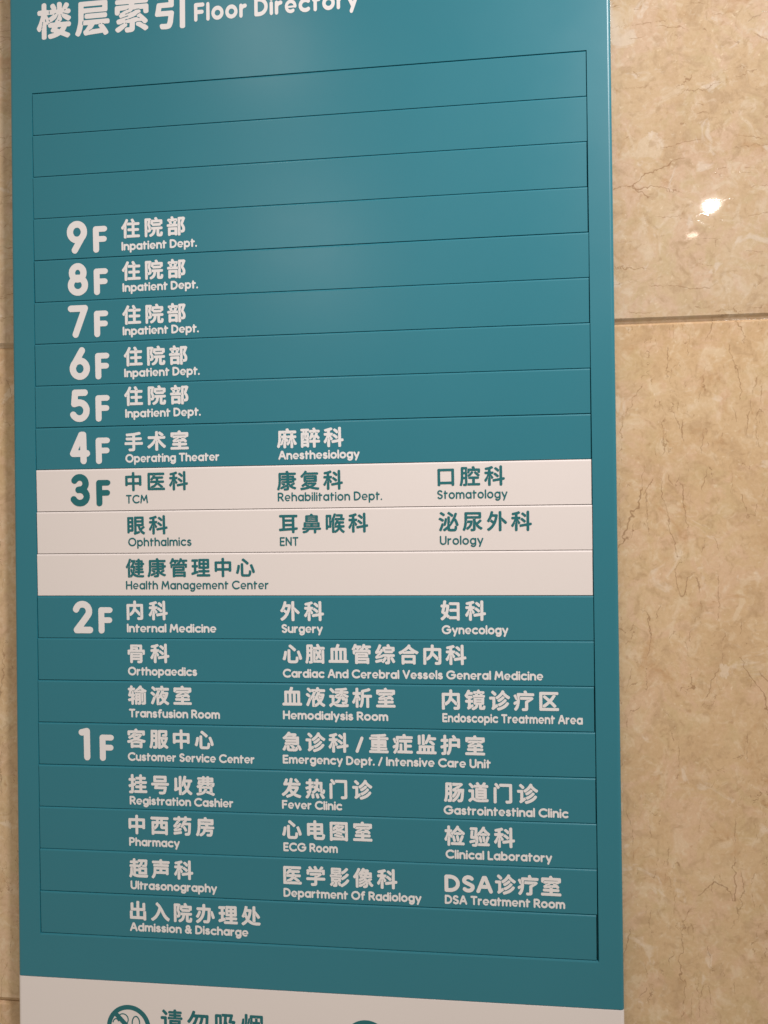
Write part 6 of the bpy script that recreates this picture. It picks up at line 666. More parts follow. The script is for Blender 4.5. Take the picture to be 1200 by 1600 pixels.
-3,-4,-2,-4,-2,-14,-11,0,-3,-1,-4,-3,-3,-3,-1,-4,1,-7,2,-5,5,-4,7,-1,1,-1,-8,-29,-2,-5,-4,-9,0,-4,2,-7,5,-5,4,-2,13,1,7,0,2,-1,0,-13,-1,-1,-25,-6,-3,-1,-4,-4,-2,-4,0,-3,
3,-9,3,-4,5,-3,4,0,20,5,0,-31,2,-5,14,103,-3,-2,2,0,3,1,3,0,13,1,1,11,0,2,-1,0,-13,-2,-1,-4,0,-3,-1,-1,-1,-1,-3,6,141,15,-2,3,0,72,2,2,2,-2,0,-72,6,166,18,-2,3,0,65,2,3,
3,-3,0,-65,9,78,32,-1,0,-1,2,0,13,-2,3,2,3,2,-2,2,-4,0,-14,6,104,43,-1,2,0,2,13,0,0,-2,-4,-2,8,105,71,-2,1,0,3,2,1,9,0,2,-2,-1,-2,-1,-1,16,37,87,-2,1,-1,2,0,3,2,4,0,9,2,
4,0,4,4,3,1,0,1,-2,-3,-9,0,-9,-2,-4,0,-3,-1,-1,19,164,89,-1,1,-1,3,-1,2,-2,0,-4,1,-5,0,-4,-1,-1,0,-2,-2,-4,3,-3,1,-2,2,3,2,2,0,4,-2,24,0,-1,-2,1,-5,12,85,98,-3,3,2,1,3,1,
4,2,3,-2,38,0,3,-2,-3,-3,-40,0,-1,1,-2,-1,6,170,98,-3,3,3,3,5,2,3,-2,-3,-3,21,107,118,-2,1,0,1,1,2,4,2,2,0,9,4,2,0,9,8,6,-5,6,-3,2,-2,-3,-3,-4,2,-3,1,-9,-1,-2,1,-6,-4,-3,
0,-4,-2,-2,0,36879,98,200,13,161,14,-20,5,-2,5,2,15,14,5,4,4,2,2,-1,12,-8,9,-5,9,-3,18,-3,33,-1,50,2,7,1,4,1,2,2,2,4,2,11,0,3,-2,4,-4,2,-4,1,-7,0,-3,-2,-2,0,-3,2,2,2,3,1,
1,1,4,5,2,5,3,12,1,10,1,11,-1,6,-2,3,-2,2,-7,0,-4,1,-13,0,-1,1,1,9,15,-7,7,0,4,-1,1,1,4,3,5,7,2,4,-1,4,-2,3,-3,2,-15,6,-13,8,-2,0,-3,2,-2,0,-4,2,-2,0,-10,4,-1,1,1,2,3,1,
7,-4,2,0,4,-2,2,0,9,-3,19,0,4,2,3,3,2,5,0,7,-1,4,-6,4,-3,1,-46,0,-1,2,3,2,6,0,23,4,6,1,3,2,3,4,0,5,-2,5,-5,6,-3,1,-5,1,-26,-4,-18,-2,-52,-3,-6,-2,-3,-3,-2,-4,1,-6,1,-3,2,
-3,45,0,1,-1,1,-2,-1,-2,-44,0,-4,2,-3,-2,-2,0,-8,9,-12,12,-9,8,-5,2,-4,0,-4,-2,-5,-4,-3,-3,-2,-5,2,-6,16,-15,11,-14,5,-3,3,-1,4,1,7,5,6,-6,5,-2,16,0,9,3,2,0,4,2,1,0,4,2,
3,-2,-2,-2,-5,-2,-1,0,-4,-2,-2,0,-3,-2,-2,0,-13,-8,-16,-8,-2,0,-5,4,-4,1,-32,0,-6,-2,-4,-6,0,-9,1,-4,2,-3,3,-2,4,-2,14,0,1,-2,0,-47,-11,-7,-11,-9,-2,-4,-1,-3,0,-4,1,-3,7,
-9,36,133,6,-4,2,-20,0,-18,1,-3,-1,-15,0,-3,2,3,3,16,0,11,8,9,9,6,10,5,14,1,7,1,1,7,0,1,-1,-1,-6,1,-3,2,-4,2,-2,4,-2,22,0,1,-1,-2,-7,-1,-3,-20,0,-5,-2,-3,-3,-2,-5,3,-9,2,
-3,3,0,1,-1,2,-1,-3,-3,7,156,6,-2,1,0,3,2,1,14,0,3,-2,-3,-3,6,68,10,-7,6,-1,2,2,2,2,-1,7,-7,20,59,26,-2,1,-1,1,1,4,0,40,2,1,2,-1,3,-2,7,0,4,-5,4,-2,3,-1,9,0,2,-1,-4,-9,
-5,-7,-5,-6,-8,-4,-9,-5,-1,-3,6,55,78,-2,3,0,9,2,3,3,-3,0,-9,7,84,80,-2,1,0,3,2,1,7,2,3,-3,-3,-2,7,122,80,-2,1,0,3,2,1,7,0,3,-3,-3,-2,15,160,80,-5,2,-3,3,-3,0,-4,2,-5,1,
-1,3,1,2,2,2,5,-4,5,-1,3,-2,3,-3,3,-1,1,-2,11,97,84,-3,2,1,2,11,3,3,2,2,3,2,-2,0,-1,-2,-5,-4,-1,-9,-3,7,113,96,-3,3,5,8,1,1,2,-1,1,-1,-4,-9,7,138,98,-2,1,-2,5,2,3,2,-2,2,
-5,0,-1,8,59,125,-1,1,-2,1,0,4,1,1,2,1,2,-1,0,-6,36947,98,200,6,138,16,-18,4,0,4,1,13,14,5,4,4,1,14,-9,9,-4,11,-4,18,-3,32,0,51,1,7,1,5,4,2,3,3,11,-2,5,-5,4,-3,1,-9,-1,
-6,-2,-25,0,-3,2,3,2,25,0,4,2,2,3,1,4,0,86,-1,4,-2,3,-5,3,-35,1,-2,2,2,2,35,0,3,-1,13,0,3,2,2,1,3,7,0,7,-1,3,-4,5,-5,2,-20,0,0,1,4,7,2,5,-1,4,-3,4,-4,2,-9,2,-5,0,-5,-5,
-11,-19,-2,-1,-16,0,-5,10,-9,12,-4,3,-4,1,-2,0,-10,-5,-4,-4,-1,-4,1,-3,6,-9,-1,-1,-18,0,-3,-1,-5,-4,-1,-2,1,-1,-2,-3,-2,1,-2,4,-11,12,-9,8,-3,3,-8,0,-7,-5,-3,-2,-2,-6,1,
-3,1,-4,14,-15,11,-14,3,-3,4,-1,4,1,10,7,2,2,-2,3,0,2,2,3,2,-3,0,-2,-1,-2,5,-2,9,0,3,1,27,0,2,-1,1,-1,-1,-2,-27,0,-3,-2,-2,-2,-2,-3,-1,-4,0,-90,-1,0,-9,6,-1,1,0,71,-2,3,
-4,4,-4,1,-38,-1,-3,-1,-3,-3,-1,-3,-1,-9,1,-4,2,-4,4,-2,3,-1,16,0,2,-2,0,-49,-11,-7,-10,-9,-6,-5,-1,-4,0,-5,2,-4,6,-7,6,109,7,-4,2,4,3,27,0,3,-3,-3,-2,9,83,9,-3,1,-5,1,
-3,4,2,2,9,-4,17,0,3,-2,-3,-2,8,98,36,-1,2,1,2,50,0,2,-1,1,-1,-1,-1,-2,-1,9,100,63,-2,1,-1,1,1,2,50,0,2,-1,1,-1,-1,-1,-2,-1,8,98,90,-1,2,1,1,2,1,50,0,1,-2,-1,-1,-2,-1,
37096,98,200,11,86,124,-22,4,-1,9,1,4,1,3,3,2,5,0,21,4,-2,18,0,7,2,6,2,5,4,2,4,3,5,2,8,1,10,0,9,-2,9,-3,9,-4,8,-6,10,-5,6,-1,2,22,52,1,3,-1,4,-4,5,-7,5,-3,2,-53,-1,-5,-1,
-3,-5,-2,-5,0,-4,2,-3,0,-16,-2,-4,0,-32,-1,1,-5,2,-12,0,-2,2,9,23,2,2,4,2,2,4,0,16,-1,2,-2,2,-3,1,-31,1,-8,17,-3,4,-3,1,-4,1,-9,-2,-3,-2,-2,-2,-2,-5,0,-4,3,-7,-1,-2,-27,
0,-6,-3,-3,-4,-1,-4,1,-9,1,-2,4,-4,4,-1,3,0,9,-25,0,-1,-2,-1,-16,0,-5,-2,-3,-3,-2,-4,0,-7,1,-5,4,-5,5,-1,103,0,2,2,0,-85,2,-5,24,20,-20,6,-2,7,1,4,1,3,2,4,6,39,0,6,-6,5,
-2,9,0,6,3,3,4,1,4,0,63,-1,4,-2,2,-3,4,-85,0,-2,-1,-4,-4,-1,-5,0,-63,1,-5,1,-3,11,145,8,-2,2,-3,4,0,13,1,1,2,1,1,0,1,-2,0,-13,2,-3,-1,-1,6,44,15,-1,1,0,20,1,1,39,0,0,-21,
17,146,33,0,44,-4,9,0,8,3,3,2,-3,0,-8,2,-3,0,-2,8,-11,5,-9,3,-7,1,-9,0,-7,-2,-3,-1,-1,-4,-1,8,119,71,-1,2,-1,1,0,18,2,2,2,-1,1,-1,0,-18,14,40,90,-1,0,-1,2,1,2,1,0,2,-1,2,
0,2,1,8,0,1,-2,-1,-2,-8,0,-2,1,-2,0,10,146,96,-2,3,0,4,2,3,0,30,2,1,11,0,2,-2,-12,-31,0,-5,9,62,97,-1,2,-4,11,-5,12,1,1,23,1,1,-2,-9,-23,-1,-1,9,29,126,-2,2,1,1,5,3,9,0,
2,-2,0,-2,-2,-1,-9,0,12,85,127,-2,1,0,2,2,2,2,-1,2,1,9,0,2,-2,0,-2,-2,-1,-9,0,-2,1,37257,98,200,14,99,132,-22,4,-1,9,0,5,3,2,3,2,6,0,38,36,0,3,1,5,6,0,11,-2,5,-3,3,-5,1,
-32,0,-2,1,-1,9,8,13,2,-1,10,-12,6,-3,4,0,3,1,6,6,2,4,1,5,-3,5,-19,22,0,2,4,14,0,4,2,1,9,1,4,2,3,5,1,9,-2,5,-4,4,-4,2,-29,0,-1,1,-4,10,-4,7,-3,3,-6,1,-10,-2,-5,-4,-2,-6,
3,-9,-2,-1,-25,0,-5,-1,-2,-2,-1,6,-2,6,-6,4,-70,0,-6,-2,-3,-2,-1,-4,0,-7,1,-6,1,-1,4,-3,5,-1,9,0,2,-2,0,-9,-2,-1,-9,0,-3,-1,-4,-5,-1,-4,0,-129,2,-6,1,-1,4,-3,3,-1,6,0,3,
2,4,2,2,4,0,5,1,1,29,0,2,-1,2,-4,2,-3,3,-2,7,-1,6,1,3,3,2,6,1,36,1,1,5,-1,31,0,1,-40,1,-5,7,31,18,-1,1,0,4,1,2,31,0,0,-6,-2,-1,32,87,27,-2,2,-2,5,0,12,2,4,0,3,3,2,-1,4,1,
2,1,1,4,-3,3,-1,6,0,3,1,5,5,10,15,4,-4,5,-3,0,-2,-2,-3,-1,-3,-1,-9,-20,-1,-3,-1,-8,0,-1,1,-2,-1,-1,-1,0,-2,-2,-4,0,-12,2,-4,18,33,48,-2,1,0,2,6,2,5,10,1,1,-1,2,0,6,2,3,2,
-3,0,-8,2,-2,5,-3,9,-2,0,-6,-2,-1,-20,0,-5,-2,30,87,61,-2,2,-2,5,0,7,2,4,0,2,2,3,0,34,-2,6,-3,3,-4,1,-9,0,-1,1,0,9,1,2,11,0,5,1,1,-1,1,-7,2,-4,2,-2,5,-2,9,0,1,-1,-4,-15,
-3,-9,-7,-14,-4,-11,0,-7,2,-4,11,26,67,-2,3,0,3,2,4,0,26,2,2,1,-1,1,-2,0,-25,-2,-4,0,-3,7,46,74,-2,3,0,26,2,2,1,-1,1,-2,0,-25,9,136,76,-2,2,0,2,2,2,2,4,1,1,2,-1,1,-2,-3,
-5,8,64,78,-1,1,-1,2,0,21,1,2,1,1,2,-2,0,-24,10,139,97,-9,9,0,2,3,12,0,4,1,1,16,0,0,-1,-3,-13,-6,-14,7,46,125,-2,2,0,16,2,1,1,0,1,-2,0,-15,9,174,125,-4,2,-13,0,-2,2,1,2,
1,1,13,0,5,-3,1,-2,8,112,127,-2,2,1,2,1,1,13,0,2,-2,0,-2,-2,-1,8,87,141,-2,1,0,2,2,4,2,2,1,-1,1,-2,-2,-5,37325,98,200,8,101,9,-16,4,-1,173,0,4,1,3,2,3,6,1,9,-3,5,-4,3,-6,
1,-5,-1,-63,0,-2,1,0,3,2,1,61,0,4,2,2,4,1,4,0,5,-2,6,-5,3,-2,1,-1,-1,-3,2,4,4,2,5,-1,56,-1,4,-3,3,3,3,4,-2,5,0,6,1,3,2,2,3,1,4,0,7,-2,4,-4,4,-6,2,-41,0,-4,-1,-24,0,-1,2,
0,1,2,1,18,0,34,5,5,4,1,5,-1,6,-5,7,-5,3,-4,0,-36,-4,-23,-2,-69,-4,-3,0,-4,-3,-2,-3,-1,-5,2,-7,3,-4,-2,-1,-11,-1,-3,-1,-4,-4,-1,-6,0,-5,1,-4,4,-4,5,-2,7,0,4,2,3,-3,-3,-3,
-1,-4,0,-56,1,-5,5,-4,-2,-2,-3,0,-2,-1,-4,-4,-2,-5,1,-8,3,-3,4,-3,56,0,2,-1,1,-2,-1,-1,-2,-1,-67,1,-5,-2,-4,-2,-1,-2,-2,-5,1,-9,2,-3,7,33,36,-3,2,3,3,51,0,1,-1,1,-2,-2,
-2,7,114,36,-2,2,0,2,2,1,54,0,3,-3,-3,-2,7,55,61,-3,3,2,1,1,1,27,0,2,-2,-2,-3,8,116,61,-2,1,0,3,2,1,29,0,2,-2,-1,-2,-1,-1,7,31,112,-3,2,3,2,54,0,2,-1,1,-1,-1,-2,7,113,
112,-1,2,0,1,2,1,56,0,3,-2,-3,-2,7,28,137,-3,2,3,3,56,0,1,-1,1,-2,-2,-2,38236,98,200,9,182,78,-23,5,0,15,5,13,7,7,6,4,4,6,11,3,11,1,9,4,0,1,-2,0,-25,1,-9,1,-4,2,-4,4,-3,
5,-2,6,-1,25,0,5,1,4,2,5,5,3,9,2,15,-1,4,-4,4,-9,3,-5,0,-4,-3,-2,-3,-2,-11,-1,-1,-5,0,-2,1,0,24,16,0,5,4,2,5,1,50,-1,4,-1,3,1,2,4,2,4,5,1,4,0,7,-2,4,-5,4,-16,0,-1,1,4,9,
8,1,4,3,3,3,0,11,-1,4,-3,2,-7,2,-29,0,-2,2,-5,10,-4,3,-3,1,-9,-2,-5,-2,-2,-4,-1,-3,-1,-4,0,-1,-27,0,-5,-1,-4,-3,-1,-4,1,-4,0,-5,2,-4,0,-1,1,-2,4,-2,7,0,2,-2,2,-7,-2,-1,
-14,0,-8,-4,-1,-4,4,-7,0,-4,-3,-3,-2,3,0,4,-2,3,1,2,-2,2,-38,0,-1,2,3,5,2,2,36,0,6,4,2,5,-3,9,0,5,-2,2,-3,2,-22,0,-1,2,2,5,0,6,-3,3,-5,3,-7,2,-4,0,-4,-1,-3,-4,-6,-14,-5,
-10,-5,-8,-9,-12,-2,-6,1,-4,5,-9,2,-2,5,-3,0,-4,3,-4,4,-2,9,-1,2,-2,0,-11,-18,0,-6,-3,-2,-2,-1,-4,0,-10,1,-4,6,-4,3,-1,17,0,-1,-33,-2,-5,-5,-6,-2,-5,2,-5,4,-8,4,-3,5,-2,
5,2,20,13,6,7,14,6,3,3,1,3,0,4,-2,9,-4,4,-3,1,-4,0,-13,-6,0,21,17,0,3,2,4,3,2,-2,0,-12,1,-4,6,-5,11,0,0,-2,-3,-9,-4,-6,-6,-4,-6,-3,-2,-2,-5,-1,-7,-3,-4,-5,-1,-1,0,-2,3,
-6,4,-6,2,-1,8,113,51,-1,2,2,2,45,0,2,-1,1,-1,-1,-1,-2,-1,7,86,51,-3,4,0,14,1,2,2,2,2,-4,0,-14,19,84,71,-4,3,-3,2,-17,0,0,13,11,0,4,2,4,5,-1,4,2,3,4,-5,2,0,3,2,3,-2,-2,
-2,-3,0,0,-2,-1,-5,0,-16,9,114,74,-2,2,1,2,1,1,45,0,2,-1,1,-2,-1,-1,-2,-1,6,95,98,-3,2,3,2,84,0,3,-2,-3,-2,7,132,124,-1,1,-3,7,1,2,18,0,0,-2,-4,-8,15,109,137,-2,2,1,2,1,
1,5,0,2,-1,2,1,2,0,1,-1,1,-2,0,-1,-2,-1,-2,0,-2,1,-2,-1,9,156,137,-2,2,0,2,2,1,12,0,2,-1,1,-2,-1,-1,-2,-1,38376,98,200,3,16,17,-22,5,-1,9,0,3,1,5,4,2,5,0,135,-4,9,-5,3,
-3,1,-7,-1,-6,-2,-3,-3,-1,-5,0,-137,1,-5,34,133,-22,4,-1,20,1,16,2,5,2,4,2,3,3,3,5,1,6,0,162,-2,2,-3,4,-6,2,-102,0,-4,-1,-3,-2,-3,-3,-1,-4,0,-7,3,-6,6,-5,2,-1,82,0,2,-1,
0,-131,-2,-1,-25,0,-3,-1,-3,-2,-1,-2,-2,-3,1,-6,2,-7,2,-3,19,52,118,4,0,3,1,9,7,3,3,1,6,-7,7,-5,11,-15,17,-4,2,-3,2,-6,-1,-7,-4,-3,-4,-2,-3,1,-6,14,-18,6,-6,5,-10,38498,
98,200,6,133,15,-22,4,-1,9,1,5,2,2,4,1,5,1,37,3,-2,11,1,7,1,8,3,5,4,3,5,2,5,2,8,18,0,1,-1,0,-5,-4,-13,-4,-8,-2,-3,-5,-6,-7,-5,-14,-7,-4,-5,-1,-4,1,-3,5,-8,4,-3,3,-1,4,0,
14,6,14,9,4,4,9,11,6,12,4,17,2,12,1,1,7,-1,0,-50,2,-9,4,-6,3,-2,5,-2,11,-2,16,0,8,1,5,2,4,3,4,6,2,7,2,16,-1,6,-2,4,-4,2,-7,3,-5,0,-4,-3,-3,-5,-2,-14,-9,0,-1,43,3,1,23,0,
5,2,4,4,1,4,0,9,-1,2,-2,3,-3,3,-114,0,-2,-2,-5,14,-9,14,5,13,0,7,2,4,0,5,2,3,2,-3,0,-5,-1,-4,0,-5,-2,-4,1,-7,2,-4,3,-2,10,-1,1,-8,3,-3,3,-2,3,-1,74,0,4,1,3,2,2,3,2,8,9,1,
4,2,2,4,1,3,0,27,-1,6,-3,3,-3,2,-4,1,-36,0,-2,2,-5,12,-5,8,-4,2,-5,2,-11,-3,-4,-3,-2,-2,0,-6,5,-11,-1,-1,-36,0,-1,1,0,5,-3,4,-3,3,-7,4,-45,0,-6,-1,-3,-2,-2,-4,-1,-4,0,
-171,2,-3,10,35,26,-2,1,0,7,-2,4,0,5,2,3,3,-3,0,-5,1,-4,0,-7,24,37,51,-1,37,-3,9,0,11,1,3,0,6,2,3,0,18,3,1,5,0,2,-1,-5,-14,0,-4,-2,-3,0,-6,-2,-3,0,-11,2,-4,0,-1,6,-9,3,
-8,2,-9,1,-9,-2,-5,8,75,55,-2,1,-1,1,0,17,1,1,2,1,2,-2,0,-17,8,98,115,0,7,2,1,66,0,2,-1,0,-7,-2,-1,-66,0,10,73,135,-3,3,0,4,3,5,3,3,2,-1,1,-2,-3,-3,-1,-2,0,-4,39564,98,
200,8,132,33,-20,19,-1,8,0,5,2,4,1,4,3,6,9,2,-1,4,-4,3,-2,99,0,4,2,3,4,2,3,0,7,-1,4,-2,4,-6,3,-16,0,0,2,10,22,12,28,0,6,-1,3,-5,5,-5,2,-5,1,-4,-1,-4,-3,-3,-4,-8,-23,-1,
-9,-2,-3,-2,3,0,13,-5,21,-2,4,-5,3,-11,0,-2,2,4,2,9,0,3,-1,4,-1,16,0,4,2,5,4,8,-6,3,-1,3,0,4,2,3,3,6,11,0,3,-1,4,-3,3,-14,11,-11,10,-9,10,-9,11,-2,3,1,6,0,3,-1,4,-3,3,-9,
3,-4,1,-3,-1,-4,-2,-14,-24,-20,-24,-15,-12,-2,2,1,4,3,36,-2,5,-3,4,-6,2,-54,0,-3,-1,-5,-3,-2,-6,0,-9,2,-3,4,-4,4,-1,4,2,14,0,4,-2,14,0,1,-1,-5,-52,0,-3,-1,-1,-7,-1,-2,1,
-1,1,4,43,0,3,-2,4,-3,3,-16,0,-4,-3,-2,-5,-5,-62,1,-5,3,-3,3,-2,4,-1,40,0,1,-1,0,-4,-1,-2,-6,1,-47,-12,-5,-4,-2,-4,0,-4,3,-9,4,-4,6,-1,45,12,-2,-12,-2,-5,-1,-1,-20,0,-4,
-1,-2,-2,-2,-4,-1,-4,2,-7,3,-4,68,81,-3,-2,2,0,6,2,4,0,3,4,4,3,31,0,12,2,3,2,-3,1,-7,6,-25,1,-4,2,-2,3,-1,5,-2,7,2,4,2,2,3,2,5,-2,13,-5,18,-5,13,-3,4,-4,3,-3,1,-7,-2,-4,
-2,-2,-3,1,-1,0,-9,-3,-3,-2,3,0,9,2,3,-3,3,-9,2,-1,1,0,1,-1,4,0,1,2,2,2,-2,1,-3,2,-1,4,0,2,-1,12,8,2,0,4,-4,3,-2,16,0,2,1,2,-1,2,-2,-5,-3,-2,-7,7,-42,1,-3,4,-4,4,-2,6,0,
-3,-7,-1,-2,-53,0,-2,-3,-2,-6,-1,-6,8,150,24,-3,3,4,7,0,5,2,2,2,-3,0,-6,-2,-5,8,63,28,-2,1,0,15,2,1,1,0,2,-2,0,-13,-1,-1,8,169,98,-1,1,-3,5,1,1,2,1,1,-1,3,-4,-1,-2,9,74,
100,-2,2,0,4,2,5,2,1,2,-1,0,-1,-2,-4,0,-5,11,114,107,-3,3,1,1,12,7,11,14,13,-15,5,-4,-3,-2,-6,2,-18,0,-3,-1,6,159,107,-5,3,-2,1,3,3,5,-3,2,-1,39592,98,200,7,70,42,-22,4,
-1,9,0,3,2,3,3,2,5,0,20,1,2,72,0,1,-2,0,-2,-1,-2,-18,0,-4,-2,-3,-4,-1,-3,0,-3,2,-8,3,-3,5,-3,18,0,10,1,6,2,3,2,5,5,2,5,1,8,0,64,1,2,2,-2,4,-2,9,0,3,1,4,3,2,4,1,3,0,31,-1,
5,-4,4,-2,1,-3,1,-17,0,-1,2,0,39,-2,6,-4,3,-5,1,-104,0,-5,-1,-4,-3,-2,-4,0,-43,-18,-1,-6,-1,-3,-4,-1,-5,0,-31,1,-5,3,-4,6,-2,9,0,4,2,1,2,0,14,2,2,2,-3,0,-13,-2,-5,0,-72,
2,-7,9,66,33,-2,1,-1,2,1,1,2,1,70,0,2,-2,-1,-2,-1,-1,9,64,60,-1,1,-1,2,0,1,2,1,72,0,2,-2,-1,-2,-1,-1,15,165,65,-3,3,0,13,-3,4,-119,0,-3,-4,-2,2,-1,3,2,2,4,2,121,0,4,-3,0,
-3,2,-3,0,-13,7,66,115,-1,2,2,2,22,0,3,-2,-1,-2,-2,-1,11,120,115,-1,16,0,4,-3,3,-3,0,-2,2,3,2,2,0,4,-1,14,-1,0,-25,7,66,140,-2,1,-1,1,1,2,45,0,3,-2,-3,-2,40635,98,200,12,
137,70,-22,4,-1,9,1,5,2,3,4,1,5,0,51,-2,3,2,3,2,-2,1,-3,3,-3,3,-2,4,0,-8,-9,0,-11,2,-3,6,-6,4,-1,3,0,4,1,15,20,2,4,0,3,2,4,0,3,2,4,0,4,2,3,0,6,2,2,2,-1,0,-7,-1,-3,0,-4,
-2,-4,0,-3,-2,-4,0,-3,-2,-4,0,-41,2,-4,3,-3,4,-1,9,-1,3,1,4,3,2,5,1,37,-2,4,0,4,-2,3,0,4,3,3,2,-3,0,-4,2,-3,0,-4,7,-13,5,-5,5,-1,6,1,2,2,6,5,3,6,-1,5,-10,14,-7,11,-11,24,
1,1,15,0,5,2,3,6,0,9,-1,3,-2,4,-5,2,-24,1,0,19,24,1,3,1,3,3,2,5,0,9,-2,6,-3,2,-5,2,-61,0,-1,1,-8,17,-4,4,-5,1,-11,-2,-3,-2,-2,-2,-2,-3,-1,-4,1,-4,2,-5,0,-1,-67,0,-4,-1,
-4,-3,-2,-4,0,-68,-2,-31,-4,-20,-3,-12,-6,-15,1,-5,3,-6,8,-5,6,-1,5,2,4,4,8,22,1,1,3,-2,8,-1,4,2,5,6,6,8,0,4,2,4,0,3,2,4,0,3,2,3,3,-3,0,-3,-2,-4,0,-3,-2,-4,0,-2,-2,-3,0,
-35,2,-5,18,33,21,-2,1,0,3,3,6,0,3,3,6,1,3,3,7,2,26,1,1,12,-1,2,0,-1,-4,-5,-11,-10,-18,-1,-7,-5,-9,-1,-5,8,107,35,-2,1,-1,2,7,7,1,3,4,4,2,-3,-2,-5,15,161,40,-3,3,0,4,-1,
3,0,6,-2,3,0,5,2,1,2,-1,1,-1,0,-4,1,-3,0,-6,2,-3,0,-4,10,69,44,-2,3,0,3,1,4,1,5,2,1,2,-2,0,-4,-2,-4,0,-3,16,118,51,-3,3,1,4,-2,2,-11,12,-10,5,-2,2,3,3,11,-6,7,2,4,-1,11,
0,1,-1,0,-2,-8,-16,-1,-5,12,40,79,-2,1,-2,5,0,10,2,5,2,1,2,-1,0,-1,-1,-4,0,-10,1,-4,-1,-2,7,112,86,-2,1,0,5,1,2,2,0,1,-2,0,-5,9,110,102,-3,1,-15,1,0,19,2,1,40,0,2,-1,0,
-19,-18,0,6,44,103,-1,1,0,18,1,2,20,-1,0,-19,6,70,126,-2,2,2,2,16,0,2,-2,-2,-2,7,142,126,-2,2,2,2,16,0,2,-2,-1,-1,-2,-1,49,100,132,1,33,51,3,5,-2,4,0,6,1,4,1,4,4,3,4,2,4,
1,6,0,160,-1,6,-4,6,-5,4,-8,2,-6,0,-36,-9,-6,-3,-3,-4,-2,-4,-1,-6,0,-6,2,-4,3,-4,4,-4,5,-2,4,-1,4,0,8,1,2,0,0,-134,2,-6,2,-4,4,-4,50,100,132,1,66,19,3,4,-2,90,0,6,1,5,3,
4,4,3,6,1,4,0,4,-1,6,-4,6,-6,4,-4,2,-44,0,-1,2,35,44,14,20,2,4,4,12,1,12,-1,14,-1,4,-4,10,-7,12,-8,8,-4,3,-10,7,-12,4,-14,2,-12,-1,-12,-3,-6,-3,-10,-7,-8,-8,-8,-12,-5,
-12,-1,-4,0,-4,1,-4,2,-4,6,-6,3,-2,4,-2,8,0,4,1,4,3,6,6,4,10,3,4,3,3,4,3,6,1,8,0,8,-4,3,-3,3,-4,2,-6,1,-4,-1,-6,-1,-4,-10,-14,-66,-82,-2,-8,0,-4,1,-4,4,-8,51,100,132,1,
92,47,3,13,-2,14,1,12,2,12,6,12,9,8,10,6,12,3,12,1,14,-3,14,-6,12,-9,12,5,8,4,8,3,12,0,14,-3,12,-5,12,-6,8,-8,8,-12,7,-14,4,-10,1,-10,-1,-12,-3,-4,-2,-8,-5,-10,-9,-7,-10,
-2,-6,0,-4,1,-4,2,-6,6,-6,6,-3,8,0,6,2,4,3,7,8,3,2,6,3,4,1,6,-1,5,-3,4,-4,2,-6,1,-4,-2,-8,-3,-4,-5,-4,-4,-1,-16,-2,-7,-3,-5,-4,-4,-8,0,-6,1,-6,2,-4,7,-7,8,-2,10,1,6,-1,4,
-1,4,-2,4,-4,4,-6,2,-6,-1,-6,-3,-6,-6,-6,-6,-2,-8,-2,-6,1,-6,2,-4,3,-4,4,-4,6,-4,4,-6,3,-6,1,-6,-1,-6,-3,-5,-6,-3,-6,0,-6,1,-6,7,-10,3,-4,8,-8,9,-6,4,-2,52,100,132,2,42,
79,3,7,-2,6,0,6,2,6,5,2,5,2,6,0,26,2,1,4,0,4,1,6,4,4,6,2,4,0,8,-1,4,-2,4,-3,4,-6,4,-9,2,-1,96,-2,6,-4,5,-6,4,-6,1,-14,0,-6,-1,-6,-3,-4,-4,-56,-116,-2,-4,0,-10,3,-6,5,-5,
6,-3,6,-1,44,0,2,-1,0,-24,1,-6,2,-4,3,-4,7,56,86,-1,1,0,2,11,22,2,2,0,-26,-2,-1,53,100,132,1,77,49,3,5,-1,14,-1,14,2,14,6,12,9,9,11,7,12,4,12,2,16,-1,16,-5,14,-8,14,-9,
10,-13,9,-14,5,-12,2,-13,0,0,2,1,16,2,2,44,0,6,1,6,5,3,4,3,6,0,6,-2,8,-4,5,-4,3,-4,1,-6,1,-66,0,-5,-2,-5,-3,-4,-5,-1,-4,-7,-72,0,-6,3,-6,3,-4,4,-3,8,-2,6,0,24,6,10,0,6,
-3,5,-4,3,-3,3,-5,2,-6,1,-6,-1,-6,-2,-8,-3,-5,-4,-4,-4,-3,-6,-3,-10,0,-6,2,-4,2,-4,4,-6,8,-3,3,-5,3,-4,1,-6,1,-6,-2,-6,-4,-4,-5,-2,-6,0,-4,1,-4,2,-6,7,-10,13,-12,11,-7,
54,100,132,2,41,50,3,9,-2,14,0,14,3,12,6,11,9,9,10,6,12,5,14,1,14,-1,14,-5,14,-5,10,-10,12,-9,8,-13,6,-7,2,-1,2,20,32,2,8,0,4,-1,4,-3,6,-5,5,-4,2,-4,1,-6,0,-4,-1,-5,-3,
-4,-4,-46,-74,-8,-10,-5,-10,-5,-14,-1,-14,1,-14,5,-14,5,-10,10,-12,10,-8,13,-6,24,55,44,-4,3,-4,5,-3,5,-3,12,1,6,2,4,7,12,4,3,8,2,10,0,5,-3,5,-4,3,-4,2,-4,2,-6,1,-6,-1,
-6,-2,-6,-2,-4,-3,-4,-5,-4,-5,-3,-10,0,55,100,132,1,31,39,3,6,-2,8,0,4,2,6,4,4,8,62,158,1,4,0,4,-2,8,-5,6,-6,3,-6,1,-92,0,-6,-2,-4,-2,-4,-4,-3,-4,-1,-4,0,-8,2,-4,4,-6,6,
